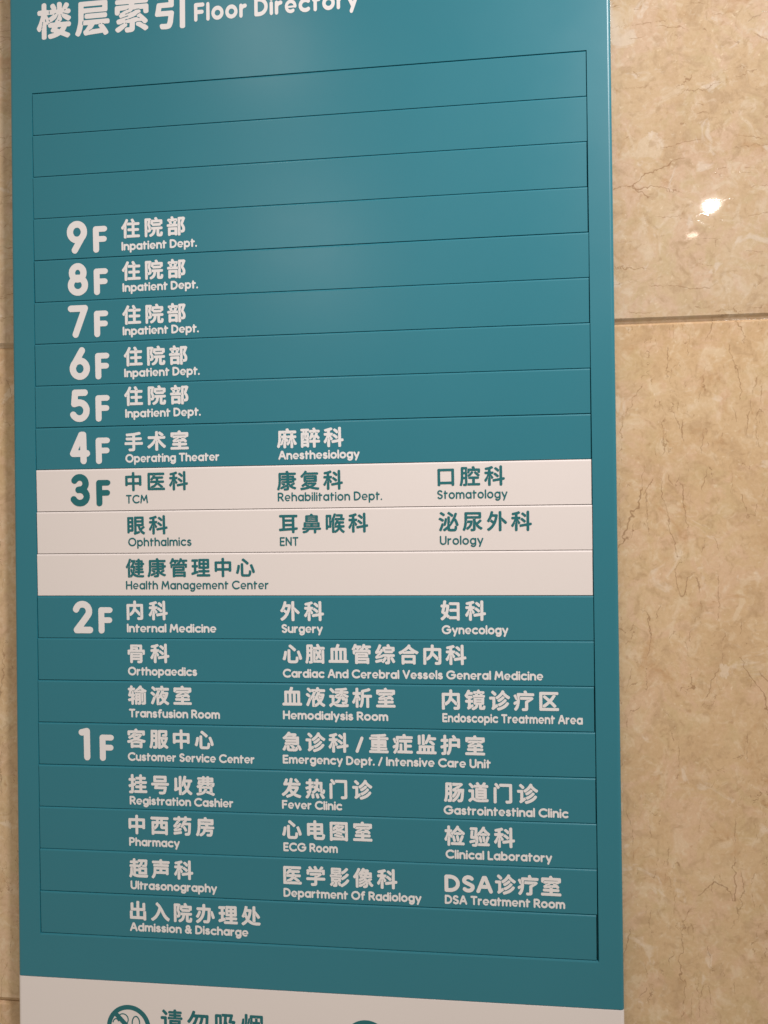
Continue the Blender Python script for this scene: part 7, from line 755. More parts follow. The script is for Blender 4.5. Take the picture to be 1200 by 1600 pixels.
-4,4,-2,62,0,1,-2,-51,-130,-1,-4,0,-4,2,-6,4,-6,56,100,132,3,48,50,3,9,-2,14,0,14,3,12,6,10,7,10,10,7,12,4,14,1,12,-1,14,-5,14,-6,10,-4,4,0,2,4,8,3,10,1,12,-1,12,-3,12,
-7,12,-9,10,-8,6,-12,6,-10,2,-12,0,-10,-2,-6,-2,-10,-6,-8,-6,-8,-10,-6,-10,-3,-12,-1,-12,1,-10,3,-12,4,-8,0,-2,-4,-5,-6,-10,-5,-13,-1,-14,1,-14,5,-14,6,-10,12,-12,9,-6,
11,-5,25,59,42,-6,3,-3,2,-4,4,-4,8,-1,6,1,6,3,6,4,5,2,1,10,-2,10,0,10,2,2,-1,3,-3,2,-4,2,-6,1,-4,-1,-4,-1,-5,-2,-4,-5,-5,-7,-4,-6,-2,-6,1,17,53,129,-3,6,-1,6,2,6,2,4,2,3,
4,3,6,2,6,-1,6,-4,4,-6,2,-7,-1,-6,-3,-7,-8,1,-10,0,-6,-1,57,100,132,2,39,41,3,8,-2,6,0,6,3,5,5,46,74,8,10,6,12,4,12,1,14,-1,14,-4,14,-7,12,-8,10,-12,9,-12,6,-12,3,-14,0,
-12,-2,-6,-2,-12,-7,-10,-7,-8,-11,-7,-11,-4,-14,-1,-14,1,-14,4,-12,6,-12,10,-12,9,-7,13,-7,7,-2,1,-2,-20,-32,-2,-6,0,-6,2,-6,4,-6,25,55,106,-4,3,-4,5,-3,5,-3,12,1,6,2,6,
2,4,5,6,4,3,8,2,10,0,5,-3,5,-4,3,-4,2,-4,2,-6,1,-6,-1,-6,-1,-4,-7,-10,-1,-2,-3,-2,-5,-3,-10,0,70,100,132,1,48,13,1,5,-2,4,0,8,2,4,2,3,2,3,4,2,4,2,8,0,58,2,1,34,0,6,1,4,1,
4,3,4,4,2,4,2,8,-1,8,-3,6,-4,4,-3,2,-5,2,-4,1,-36,0,-2,1,0,32,44,0,8,4,4,3,2,3,4,8,0,6,-2,8,-4,5,-4,3,-4,2,-8,2,-66,0,-6,-2,-4,-3,-4,-4,-2,-5,-2,-8,0,-160,2,-6,2,-5,4,-4,
46,109,34,1,16,10,2,6,-2,8,1,5,4,4,7,1,7,-1,7,-4,5,-5,4,-5,1,-7,-1,-6,-3,-4,-6,-2,-7,1,-7,3,-6,67,109,194,1,61,93,2,9,-2,22,1,22,4,20,8,18,10,5,5,3,6,1,8,-4,7,-5,5,-8,2,
-7,-2,-17,-10,-16,-6,-14,-3,-18,0,-18,3,-14,6,-13,8,-10,10,-7,11,-6,14,-1,12,1,13,6,15,7,11,9,9,16,10,12,5,16,3,17,0,20,-4,13,-5,14,-9,6,-2,4,-1,6,1,6,4,3,5,2,8,-1,5,-3,
5,-5,5,-16,10,-22,8,-22,4,-22,1,-23,-4,-23,-9,-19,-13,-15,-15,-12,-17,-7,-20,-3,-23,2,-20,8,-20,12,-18,17,-17,17,-11,20,-8,68,109,167,2,28,10,2,6,-2,46,0,20,2,20,6,22,12,
15,13,13,16,10,20,4,17,1,6,0,17,-1,5,-4,18,-10,20,-13,15,-17,15,-20,10,-20,6,-20,2,-48,0,-7,-4,-5,-4,-2,-6,0,-170,1,-4,3,-6,2,-2,20,36,34,-2,2,1,128,1,2,23,0,15,-2,15,-4,
15,-8,10,-8,10,-13,6,-12,3,-13,0,-12,-4,-15,-5,-10,-10,-13,-10,-8,-12,-7,-18,-5,-15,-2,69,109,129,1,46,10,2,6,-2,98,0,8,3,5,6,2,7,-1,8,-4,6,-2,2,-6,2,-80,0,-2,2,0,46,1,2,
69,1,5,2,5,4,3,5,1,6,-1,4,-3,7,-5,4,-5,2,-68,0,-2,3,1,42,1,2,76,0,7,1,5,3,4,6,1,6,0,4,-2,6,-5,5,-6,2,-4,1,-96,0,-7,-2,-5,-4,-2,-2,-2,-6,0,-170,1,-4,3,-6,2,-2,72,109,160,
1,48,10,2,6,-2,8,1,5,4,4,7,1,4,0,66,1,2,90,0,0,-68,1,-4,3,-5,3,-3,7,-4,5,0,5,1,5,3,2,3,3,5,1,4,0,168,-3,8,-4,4,-7,4,-7,0,-7,-4,-3,-3,-2,-4,-2,-5,0,-62,-1,-3,-88,0,-2,3,0,
62,-1,5,-3,5,-2,2,-4,3,-5,1,-7,-1,-5,-3,-3,-2,-3,-5,-1,-5,0,-168,1,-4,3,-6,2,-2,77,109,205,1,46,10,2,6,-2,8,1,5,4,4,7,16,110,1,2,2,1,37,-69,5,-4,8,-2,7,1,5,3,2,3,38,69,2,
-2,0,-3,16,-109,4,-7,8,-4,5,-1,5,1,5,3,3,2,2,6,1,7,-23,167,-2,6,-4,4,-4,3,-8,1,-8,-2,-4,-4,-48,-89,-2,0,-49,89,-7,5,-7,1,-7,-2,-5,-4,-3,-5,-1,-5,-23,-165,0,-5,2,-5,4,-5,
78,109,160,1,38,10,2,6,-2,8,2,7,4,3,8,0,110,1,2,1,3,96,-125,4,-3,8,-1,8,2,4,5,3,5,1,4,0,168,-3,8,-4,4,-4,3,-5,1,-8,-1,-4,-3,-2,-2,-4,-8,-1,-112,0,-2,-1,-2,-95,125,-5,4,
-8,1,-7,-2,-5,-4,-3,-5,-1,-5,0,-168,1,-4,3,-6,2,-2,79,109,209,2,31,86,2,8,-1,22,0,20,4,23,9,15,11,15,16,11,18,7,20,2,20,-2,20,-6,20,-12,20,-15,16,-18,12,-20,8,-20,4,-22,
0,-22,-4,-19,-8,-18,-13,-14,-15,-11,-17,-7,-20,-3,-23,2,-20,7,-20,10,-17,15,-16,18,-12,20,-9,31,89,37,-7,1,-13,6,-12,8,-9,10,-8,12,-4,13,-1,12,1,15,5,13,6,10,9,10,13,9,
13,6,14,3,16,0,14,-3,13,-5,11,-8,12,-12,6,-10,5,-13,2,-15,-2,-12,-4,-13,-7,-12,-10,-11,-11,-7,-15,-6,-14,-3,-16,0,82,109,148,2,41,10,2,6,-2,8,1,5,4,4,7,1,4,0,58,2,2,26,0,
56,-70,4,-3,4,-2,8,-1,8,3,4,6,2,5,0,5,-2,7,-44,56,2,2,8,4,10,7,7,9,7,13,4,15,0,14,-3,13,-5,10,-10,12,-13,9,-10,5,-13,3,-14,2,-58,0,-7,-4,-5,-4,-2,-6,0,-170,1,-4,3,-6,2,
-2,19,36,111,-1,1,-1,2,1,50,1,2,33,0,10,-1,7,-2,7,-4,6,-5,4,-5,3,-7,0,-6,-1,-4,-2,-6,-4,-4,-7,-6,-6,-2,-10,-3,83,109,137,1,77,55,2,15,-2,13,1,15,5,11,6,11,9,8,11,6,12,3,
12,0,13,-1,5,-3,10,-5,6,-28,16,-47,22,-13,9,-1,2,0,5,1,5,5,7,5,4,5,3,8,2,7,1,8,-1,7,-3,6,-3,9,-9,5,-2,5,0,5,1,5,3,3,3,2,4,1,7,-1,6,-3,4,-10,10,-12,7,-17,6,-13,1,-12,-1,
-15,-4,-11,-6,-10,-7,-9,-11,-6,-12,-3,-13,1,-14,4,-13,4,-5,22,-16,50,-23,16,-9,1,-2,0,-5,-1,-5,-2,-5,-4,-4,-7,-6,-10,-4,-8,-1,-7,1,-10,3,-8,4,-10,9,-5,2,-5,0,-5,-1,-5,-3,
-2,-3,-3,-4,0,-8,1,-5,4,-5,10,-10,13,-7,84,109,152,1,36,69,2,7,-2,8,2,6,4,3,8,0,150,1,1,2,1,40,0,6,1,3,2,4,4,2,3,1,8,-1,5,-2,4,-4,3,-3,3,-8,1,-118,0,-4,-1,-5,-3,-3,-2,-3,
-5,-1,-7,1,-6,3,-4,3,-3,5,-2,4,-1,40,0,3,-2,0,-148,1,-4,2,-4,3,-4,85,109,156,1,52,62,2,10,-2,14,0,16,3,14,6,13,8,10,10,10,15,5,12,2,15,0,118,-3,5,-1,2,-6,4,-7,2,-7,-2,-6,
-4,-2,-2,-2,-5,0,-115,-1,-8,-3,-7,-5,-8,-5,-5,-6,-4,-10,-4,-10,-1,-10,0,-8,1,-8,3,-10,7,-4,5,-4,6,-3,7,-1,8,0,115,-2,5,-3,3,-5,4,-5,1,-5,0,-5,-2,-5,-4,-3,-5,-1,-7,0,-110,
2,-18,5,-12,7,-12,12,-13,16,-9,12,-5,97,109,148,2,38,61,2,8,-2,15,1,14,3,16,8,4,-6,4,-3,4,-2,6,-1,7,2,5,4,2,3,2,7,0,118,-2,8,-2,2,-5,4,-7,2,-8,-2,-5,-3,-5,-7,-5,3,-12,5,
-15,4,-16,0,-14,-4,-16,-6,-12,-10,-10,-11,-7,-13,-5,-14,-2,-18,2,-15,5,-15,7,-13,12,-13,13,-9,13,-5,31,64,36,-10,4,-8,6,-4,6,-4,7,-3,7,0,8,1,10,2,8,4,7,5,5,7,6,8,3,7,2,
10,0,7,-2,8,-3,5,-4,7,-7,3,-5,2,-5,2,-7,1,-8,-1,-8,-2,-7,-5,-7,-4,-6,-8,-6,-8,-3,-7,-2,-7,0,98,109,148,2,40,10,2,6,-2,8,1,5,4,5,7,5,-3,13,-5,17,-4,13,0,14,3,16,7,12,9,9,
10,9,15,4,12,2,18,-1,18,-5,15,-8,12,-8,10,-14,11,-16,7,-14,3,-18,-1,-12,-3,-16,-6,-2,2,0,44,-2,6,-3,3,-5,4,-5,1,-7,-1,-6,-3,-4,-4,-2,-8,0,-168,1,-4,3,-6,2,-2,31,64,36,
-10,4,-8,6,-4,6,-4,7,-3,7,0,8,1,10,2,8,4,7,5,5,7,6,8,3,7,2,10,0,7,-2,8,-3,5,-4,7,-7,3,-5,2,-5,2,-7,1,-8,-1,-8,-2,-7,-5,-7,-4,-6,-8,-6,-8,-3,-7,-2,-7,0,99,109,141,1,57,66,
2,18,-2,15,2,15,4,19,11,4,5,2,5,-1,7,-2,5,-5,5,-7,2,-7,0,-15,-8,-10,-2,-10,-1,-8,0,-12,3,-8,4,-8,7,-6,8,-4,7,-1,8,0,7,2,8,3,7,7,8,7,6,8,4,12,3,8,0,10,-1,10,-2,15,-8,5,-1,
7,2,5,4,3,5,2,5,-1,8,-3,5,-6,4,-12,7,-15,5,-18,2,-17,-1,-17,-5,-13,-6,-15,-11,-12,-15,-6,-15,-3,-13,0,-17,3,-15,8,-15,10,-13,12,-10,15,-8,101,109,148,2,50,65,4,7,-1,15,1,
12,4,13,6,5,4,2,6,0,5,-2,5,-5,5,-8,1,-5,-1,-10,-5,-7,-2,-10,-1,-10,2,-8,3,-7,6,-7,7,-5,8,0,2,2,1,97,1,5,2,3,3,2,3,1,5,-1,15,-4,13,-2,5,-8,12,-8,9,-13,10,-12,5,-15,3,-15,
0,-15,-3,-14,-6,-10,-8,-4,-3,-9,-12,-7,-12,-4,-15,-1,-15,3,-15,4,-13,8,-12,11,-12,12,-8,13,-6,16,34,81,-2,1,3,10,3,7,6,7,10,7,7,4,8,1,10,0,8,-1,7,-3,8,-5,8,-10,4,-7,2,-8,
-2,-2,103,109,148,2,61,63,-50,16,-2,13,1,14,5,6,2,10,6,11,10,8,13,5,12,2,18,0,120,-1,5,-3,4,-3,3,-5,2,-7,1,-5,-2,-5,-3,-5,-7,-5,3,-13,6,-14,3,-16,0,-14,-4,-16,-6,-12,-10,
-10,-11,-8,-14,-5,-15,-1,-13,2,-17,6,-18,6,-11,10,-11,15,-11,13,-5,14,-4,18,1,12,2,16,7,1,0,0,-3,-2,-5,-5,-7,-4,-5,-6,-3,-10,-4,-14,0,-8,2,-8,4,-10,8,-7,2,-7,0,-6,-3,-2,
-3,-3,-6,-1,-5,1,-5,3,-6,14,-11,11,-6,29,62,37,-8,3,-6,5,-6,7,-4,8,-3,7,0,15,2,8,5,8,4,6,10,7,6,2,10,2,7,0,7,-2,8,-3,7,-5,5,-5,4,-8,3,-7,1,-10,-1,-8,-2,-7,-6,-10,-5,-5,
-7,-5,-7,-3,-7,-2,-10,0,104,109,137,1,57,10,2,6,-2,6,1,6,3,4,5,2,7,0,63,2,10,4,10,6,7,7,6,6,2,5,1,10,0,5,-1,5,-3,8,-5,3,-4,5,-8,2,-8,1,-7,0,-63,1,-4,2,-6,3,-2,5,-3,5,-1,
5,1,5,2,4,3,3,6,1,4,0,63,-1,15,-5,15,-7,12,-9,11,-10,7,-16,8,-13,3,-14,0,-16,-4,-10,-4,-2,2,0,42,-2,6,-3,3,-5,4,-5,1,-7,-1,-6,-3,-4,-4,-2,-8,0,-168,1,-4,3,-6,2,-2,105,
109,34,2,18,14,0,5,0,7,3,6,6,2,7,0,116,-1,4,-3,6,-6,3,-5,2,-7,-1,-6,-3,-3,-4,-3,-7,0,-116,1,-4,3,-6,2,-2,16,12,162,7,-1,7,2,6,5,2,6,0,8,-2,7,-6,5,-4,2,-8,0,-5,-1,-5,-5,
-3,-6,-1,-8,2,-5,4,-7,108,109,34,1,18,14,0,5,0,7,3,6,6,2,7,0,168,-1,5,-4,6,-5,4,-5,1,-7,-1,-6,-3,-4,-4,-2,-8,0,-168,1,-4,3,-6,2,-2,109,109,209,1,74,10,2,6,-2,8,1,5,4,4,7,
1,4,0,68,1,10,4,8,5,7,8,4,7,2,5,0,5,-1,5,-2,8,-8,4,-8,1,-4,0,-76,2,-7,5,-5,8,-4,7,1,7,3,4,5,2,7,0,68,1,10,3,9,6,6,8,5,9,1,7,-1,9,-5,4,-5,3,-5,2,-5,1,-10,0,-68,1,-6,5,-6,
5,-3,8,-1,8,3,5,6,2,7,0,70,-1,13,-3,10,-8,15,-8,10,-10,7,-13,6,-12,3,-12,0,-13,-3,-11,-5,-14,-11,-13,11,-12,5,-10,2,-15,1,-12,-3,-10,-5,-6,5,-7,3,-7,-1,-5,-3,-5,-4,-2,-8,
0,-118,1,-4,3,-6,2,-2,110,109,137,1,54,10,2,6,-2,8,1,5,4,4,7,1,4,0,63,1,7,2,8,5,8,4,4,6,5,7,3,7,1,6,0,7,-1,7,-4,5,-4,4,-4,5,-8,2,-8,1,-7,0,-63,2,-7,4,-5,3,-2,7,-2,8,2,4,
2,3,4,2,4,1,4,0,63,-1,15,-5,15,-7,12,-9,11,-11,8,-15,7,-15,3,-12,0,-13,-3,-15,-7,-8,7,-4,2,-6,1,-7,-2,-5,-4,-2,-2,-2,-8,0,-118,1,-4,3,-6,2,-2,111,109,152,2,32,61,2,8,-2,
15,0,15,3,15,7,13,9,11,13,8,12,5,15,1,15,-1,15,-5,15,-7,13,-3,3,-10,12,-12,8,-15,7,-15,3,-15,0,-15,-3,-15,-7,-13,-8,-11,-13,-9,-14,-4,-13,-2,-18,2,-15,5,-15,7,-12,11,-13,
11,-8,16,-7,30,64,36,-8,3,-7,5,-7,9,-4,6,-3,8,0,7,1,10,2,8,5,7,6,7,7,5,8,3,8,1,10,0,7,-2,7,-3,8,-5,5,-6,5,-7,2,-8,2,-7,-2,-13,-2,-5,-5,-9,-5,-5,-8,-5,-7,-3,-7,-2,-10,0,
112,109,148,2,43,10,-52,6,-2,8,1,5,4,4,7,1,4,0,46,1,2,1,0,16,-6,14,-4,16,0,14,3,16,7,12,9,10,12,7,11,5,16,1,4,1,13,-2,17,-4,13,-8,14,-10,12,-13,9,-12,6,-5,1,-12,3,-13,0,
-17,-4,-18,-8,-3,4,-5,5,-4,2,-6,1,-8,-2,-4,-4,-2,-4,-2,-8,0,-170,1,-4,3,-6,2,-2,30,69,35,-7,2,-8,3,-6,5,-6,7,-5,8,-2,8,-1,7,1,7,2,8,4,8,8,8,5,4,8,3,7,2,10,0,7,-2,8,-3,7,
-5,5,-7,4,-6,3,-10,1,-7,-1,-7,-2,-8,-4,-8,-8,-8,-5,-4,-8,-3,-7,-2,114,109,95,1,38,10,2,6,-2,8,1,5,4,4,7,1,4,0,63,1,7,4,8,3,5,4,4,8,5,10,3,15,3,5,3,3,5,2,4,0,8,-2,5,-3,3,
-5,3,-7,2,-16,-2,-14,-5,-8,-4,-2,6,-4,4,-6,3,-6,1,-4,-1,-5,-3,-3,-2,-2,-4,-2,-8,0,-116,1,-4,3,-6,2,-2,115,109,114,1,70,43,2,15,-2,10,1,10,3,11,5,9,7,7,8,5,10,2,10,0,10,
-3,10,-2,5,-4,4,-18,11,-40,16,-6,4,0,2,4,5,5,3,5,1,7,0,5,-1,10,-7,8,-2,7,2,4,2,4,4,2,6,0,5,-1,5,-3,5,-11,8,-7,4,-10,3,-10,1,-13,-1,-10,-3,-9,-4,-8,-7,-7,-9,-5,-10,-2,-7,
0,-10,1,-5,3,-10,5,-5,15,-9,42,-17,7,-4,0,-3,-1,-2,-3,-4,-5,-3,-8,-2,-7,0,-8,2,-5,2,-7,8,-8,3,-5,0,-5,-1,-5,-4,-2,-3,-2,-6,-1,-4,2,-6,3,-4,7,-8,8,-6,10,-4,116,109,99,1,
43,29,2,7,-2,8,2,6,4,3,8,0,98,31,0,5,2,4,2,3,5,2,3,1,5,-1,5,-2,5,-2,3,-5,3,-5,2,-30,0,-1,2,0,23,-1,4,-3,5,-4,3,-3,2,-6,1,-7,-2,-5,-3,-2,-3,-3,-7,0,-23,-3,-2,-7,-2,-4,-3,
-4,-6,-1,-7,2,-7,4,-6,6,-3,7,-1,0,-96,1,-4,2,-4,3,-4,121,109,141,1,32,48,-48,6,-2,8,1,4,3,4,5,69,166,2,7,-1,7,-4,5,-2,2,-5,3,-5,1,-6,-1,-5,-3,-4,-4,-35,-83,-44,85,-4,3,
-3,2,-4,1,-5,0,-8,-4,-2,-2,-3,-5,-1,-7,1,-6,56,-110,-18,-42,-1,-5,0,-5,2,-5,4,-5,20013,109,200,3,49,91,-20,5,-1,9,0,4,1,1,2,2,3,1,4,0,54,1,1,45,0,1,-5,2,-3,2,-2,4,-1,9,0,
4,1,4,4,1,5,0,85,-2,5,-3,4,-4,1,-64,0,0,27,-1,2,-3,4,-2,2,-14,0,-3,-2,-3,-4,-1,-3,0,-26,-1,0,-65,-1,-3,-2,-2,-2,-1,-5,0,-87,1,-4,2,-3,3,-2,13,0,4,2,2,4,1,6,45,0,1,-1,0,
-56,1,-3,5,40,70,0,42,45,0,1,-1,0,-41,7,114,70,-1,2,0,39,1,1,45,0,1,-1,-1,-41,20581,109,200,14,137,29,-20,4,-1,7,0,4,2,3,3,3,-2,3,-1,3,0,4,1,11,10,9,11,6,-5,12,-7,14,-5,
13,-3,16,-1,43,-1,4,1,4,3,1,2,3,7,0,4,-3,4,-5,3,-36,0,-3,-2,-4,-2,-11,0,-5,2,-1,2,1,2,1,1,4,-2,11,0,5,2,0,15,2,2,34,0,4,2,1,2,2,3,0,9,-2,4,-3,2,-4,1,-33,0,-1,2,1,2,1,1,
29,0,3,3,2,5,1,5,-1,4,-5,5,-27,0,-4,2,1,2,1,1,23,0,4,1,2,1,1,2,1,4,0,18,1,1,6,1,3,1,2,1,2,3,1,7,-2,6,-6,4,-6,0,-1,1,0,18,-2,5,-4,2,-4,1,-21,0,-2,1,0,7,-2,4,-5,3,-9,0,-4,
-2,-2,-3,-1,-3,0,-6,-2,-1,-16,-1,-4,-1,-1,-2,2,-2,0,-9,-2,-4,1,-1,4,-2,18,0,0,-4,-2,-1,-25,0,-1,1,4,7,-2,4,0,9,2,4,-5,3,-6,2,-7,-1,-23,0,-1,1,-1,5,-2,3,-3,2,-9,2,-4,-1,
-4,-2,-2,-4,-7,-23,-6,-14,-8,-15,-12,-20,-1,-3,1,-4,4,-9,4,-4,4,-1,4,1,2,2,1,5,2,2,2,-3,0,-2,-2,-5,0,-83,1,-5,12,46,-13,-2,1,-1,1,0,2,1,2,-1,5,1,2,3,0,1,-2,0,-2,-1,-2,1,
-5,53,49,4,-2,3,1,4,0,30,-1,4,0,5,-2,4,0,9,3,5,0,6,-1,3,0,4,-2,3,0,8,3,5,0,27,5,12,2,2,0,-1,3,-2,16,0,-13,-27,-5,-7,-6,-8,0,-9,2,-3,0,-2,1,-2,3,-2,4,0,5,2,13,0,1,-2,-4,
-21,2,-4,0,-9,-1,-1,-2,-1,-2,2,0,9,1,2,-4,11,-5,5,-4,1,-7,-2,-3,-2,0,-11,2,-4,0,-5,5,-13,5,-9,0,-2,-5,-9,11,121,9,-14,5,-10,6,-6,5,1,5,2,0,4,-3,3,-2,26,0,0,-17,-2,0,9,94,
33,-2,2,0,6,2,5,2,1,1,0,1,-2,-1,-4,0,-5,15,98,48,1,4,-2,4,0,12,3,5,1,1,2,-1,1,-1,-2,-4,0,-12,1,-2,4,-1,18,0,2,-1,0,-4,10,103,74,0,1,1,6,1,1,4,-2,16,0,2,-1,0,-3,-4,-1,-16,
0,10,26,81,-2,2,0,3,1,4,1,3,2,1,1,-1,1,-3,-2,-4,0,-3,6,103,81,-2,3,0,9,2,3,3,-3,0,-9,17,101,96,-3,3,-4,1,-10,1,6,12,1,5,1,2,3,-3,-1,-4,1,-2,3,-2,5,-1,22,0,2,-1,0,-5,-18,
0,-4,-2,7,151,102,-1,2,0,2,2,2,7,0,2,-2,-1,-4,8,94,119,-2,2,0,3,1,2,3,2,2,-1,0,-1,-2,-5,8,152,130,-2,1,0,2,2,2,7,0,2,-2,0,-2,-2,-1,13,53,137,-2,3,0,4,1,3,1,5,2,4,1,1,2,
-1,1,-1,-2,-4,0,-4,-2,-3,0,-4,21247,109,200,1,97,124,-19,6,-1,16,0,9,1,7,1,5,3,4,3,3,4,4,7,3,13,3,20,5,54,2,48,-4,6,-2,1,-3,1,-112,0,-2,1,6,16,0,6,-3,3,-3,2,-9,2,-4,0,-5,
-3,-1,-3,-5,-14,-6,-14,-8,-16,-10,-17,-16,-20,-2,-3,0,-4,2,-3,10,-8,6,-1,3,1,6,6,8,11,10,14,10,18,16,0,0,-2,-4,-12,-8,-18,-11,-20,-12,-18,-11,-13,-13,-11,-1,-3,0,-4,3,-5,
9,-7,6,-1,4,2,12,13,12,15,15,21,11,22,9,21,7,20,18,0,1,-2,-4,-18,-7,-23,-9,-22,-12,-21,-11,-15,-12,-13,-3,-5,0,-3,2,-4,9,-7,4,-1,4,0,2,1,17,18,12,18,11,21,10,26,8,25,5,
23,1,2,17,0,-1,-29,-2,-30,-3,-24,-2,-12,-2,-9,-3,-5,-2,-2,-23,1,-4,-1,-3,-1,-3,-5,0,-3,3,-10,21307,109,200,8,57,18,-12,4,-2,165,0,4,1,3,2,2,4,0,9,-1,4,-2,3,-4,2,-12,0,-2,
2,2,3,0,4,-3,5,-23,20,-17,13,3,2,4,-1,37,0,4,1,2,1,3,6,0,9,-1,3,-4,3,-4,1,-52,0,0,18,45,0,3,2,3,3,1,4,0,7,-2,4,-3,3,-5,1,-74,0,-2,1,2,6,0,3,-1,2,1,0,90,1,5,3,2,3,0,11,-2,
4,-3,3,-4,1,-158,0,-4,-1,-4,-2,-2,-3,-1,-4,0,-158,1,-4,61,54,5,-8,4,-3,2,-3,1,-1,1,0,47,-1,3,0,16,1,4,0,11,-1,3,1,4,0,34,1,2,29,0,-5,-11,-5,-7,-6,-7,-9,-9,-2,-4,0,-3,2,
-4,4,-4,6,-3,6,0,1,1,4,2,11,12,2,1,21,0,1,-2,0,-14,-1,-2,-32,0,-4,-1,-3,-1,-4,0,-4,2,-5,0,-3,-2,-2,-2,0,-16,1,-2,2,-1,4,-1,45,0,1,-1,-4,-6,-6,-6,-9,-7,-15,-7,-12,-5,-2,
-2,-3,-5,0,-4,1,-3,2,0,7,-3,4,0,3,-3,-3,-2,13,162,5,-3,2,2,2,3,1,4,1,1,0,4,2,1,0,2,-2,-2,-2,-3,-2,-3,0,-4,-2,10,63,7,-3,2,3,2,6,0,3,2,4,0,3,-2,-3,-2,-4,0,-3,-2,6,157,7,
-5,2,-2,2,3,2,5,-2,2,-2,13,81,10,-3,3,2,2,6,1,11,8,10,9,8,10,15,-12,21,-18,-3,-3,-4,1,-56,0,-3,-1,8,124,59,-5,3,-1,1,3,3,3,-2,2,0,3,-3,-2,-1,12,87,136,-4,2,-7,0,-2,1,0,3,
2,1,7,0,4,-2,3,0,2,-1,0,-2,-2,-2,21475,109,200,2,29,24,-15,4,-1,9,0,5,1,3,3,1,4,0,7,2,2,105,0,1,-2,0,-5,1,-4,1,-2,4,-3,3,-1,9,1,6,2,2,3,1,4,0,149,-1,4,-2,3,-4,2,-147,0,
-4,-2,-2,-3,-1,-4,0,-151,1,-4,8,46,28,0,97,2,2,105,0,1,-2,0,-97,-1,-1,-105,0,21560,109,200,5,91,67,-20,4,3,7,9,10,15,6,12,6,16,3,13,0,7,1,2,1,1,1,-1,1,-2,0,-5,3,-6,15,
-21,-15,-12,-16,-10,-3,-3,-1,-4,1,-4,10,-10,4,-1,6,2,16,10,14,12,2,1,9,-8,14,-9,9,-5,6,-2,3,0,4,2,8,10,0,6,-1,2,-2,2,-20,11,-12,9,-2,3,11,16,7,14,8,24,4,16,-1,3,-2,4,-7,
3,-4,1,-16,0,-1,1,11,42,0,3,-1,4,-4,4,-91,0,-2,-2,-4,-6,-2,2,-45,0,-5,-1,-4,-4,-1,-4,0,-124,1,-4,1,-1,5,-3,11,0,4,3,2,3,0,11,1,2,29,0,3,2,3,3,1,7,0,90,-3,4,3,3,3,-5,15,0,
1,-2,-2,-25,-3,-29,-5,-25,-5,-14,0,-4,-13,-24,-12,-14,-2,-3,0,-4,3,-5,9,-7,17,141,43,-9,13,-7,12,-8,20,-4,12,2,34,1,2,21,0,2,-2,-11,-41,0,-4,2,-3,6,-4,23,0,1,-2,-8,-20,
-9,-16,8,35,57,-1,2,0,70,1,1,11,0,1,-1,0,-70,-1,-2,8,103,62,-2,1,0,6,2,1,2,-1,1,-1,0,-4,-1,-1,6,69,140,-2,3,0,7,2,1,2,-1,0,-7,21897,109,200,9,122,77,-20,4,-1,9,0,3,2,4,3,
2,-3,3,-1,4,0,3,1,9,5,11,8,8,7,8,11,2,1,9,-14,9,-9,9,-6,7,-4,4,-1,4,1,3,3,5,7,1,6,-2,3,-15,9,-6,6,-7,9,-5,9,26,0,3,1,3,2,2,4,0,7,-1,6,-2,2,-4,2,-32,0,-1,1,0,13,1,1,25,0,
4,1,4,3,2,4,0,7,-1,3,-3,4,-6,2,-49,0,2,9,53,0,4,2,3,3,1,4,1,5,-1,4,-2,3,-5,3,-10,0,-2,1,2,27,0,4,-4,3,-11,2,-3,-1,-44,0,-5,-1,-2,4,-3,3,-9,2,-6,-1,-3,-2,-2,-2,-7,-22,-5,
-11,-7,-14,-1,-4,-1,-3,-2,-7,-2,-4,0,-2,-1,-2,-1,0,-2,1,0,3,1,4,0,1,2,4,0,2,4,9,0,29,-1,3,-4,4,-4,1,-38,0,-5,-1,-4,-4,-1,-3,0,-130,1,-5,2,-3,4,-2,9,0,3,2,3,3,1,5,0,7,2,2,
23,0,4,1,3,3,2,5,0,38,3,2,1,4,3,6,3,-3,-2,-4,-1,-3,-2,-2,0,-88,2,-6,10,97,2,-1,1,0,29,1,1,3,-1,28,0,-3,-7,-5,-7,-5,-5,-11,-8,27,95,33,-2,1,-2,5,0,9,3,7,0,2,-1,2,0,11,1,3,
0,2,2,4,0,25,-2,3,3,3,2,-1,1,-4,12,-1,-6,-16,-7,-13,0,-2,-2,-3,0,-11,2,-4,-3,-7,0,-9,1,-4,0,-1,7,104,51,-2,2,1,2,1,1,4,0,3,-3,-3,-2,9,113,53,-3,2,8,6,6,10,7,0,2,-1,-1,
-13,-1,-1,-11,0,6,32,55,0,79,11,0,0,-79,-2,-1,-7,0,8,131,105,-4,2,-8,0,-1,2,1,2,8,0,6,-2,0,-3,19,95,110,-2,3,0,5,4,9,5,4,5,11,0,7,2,3,3,-3,0,-6,5,-2,36,0,1,-1,-1,-11,0,
-1,-49,0,-4,-4,-3,-6,0,-5,7,111,151,-2,3,0,4,1,2,2,0,2,-2,0,-4,22797,109,200,5,117,11,-20,4,-1,13,1,30,5,18,4,25,8,26,-8,27,-5,28,-4,4,1,3,2,5,9,1,4,-2,5,-3,3,-35,4,-16,
3,-5,-1,-1,0,-1,2,1,2,4,0,11,8,8,6,10,12,1,5,0,3,-6,6,-2,1,-74,0,-11,-5,-2,2,1,2,12,6,74,0,4,-2,3,1,5,5,1,4,0,50,-1,4,-3,4,-2,1,-113,0,-4,-2,-3,2,2,2,5,3,115,0,4,-1,7,0,
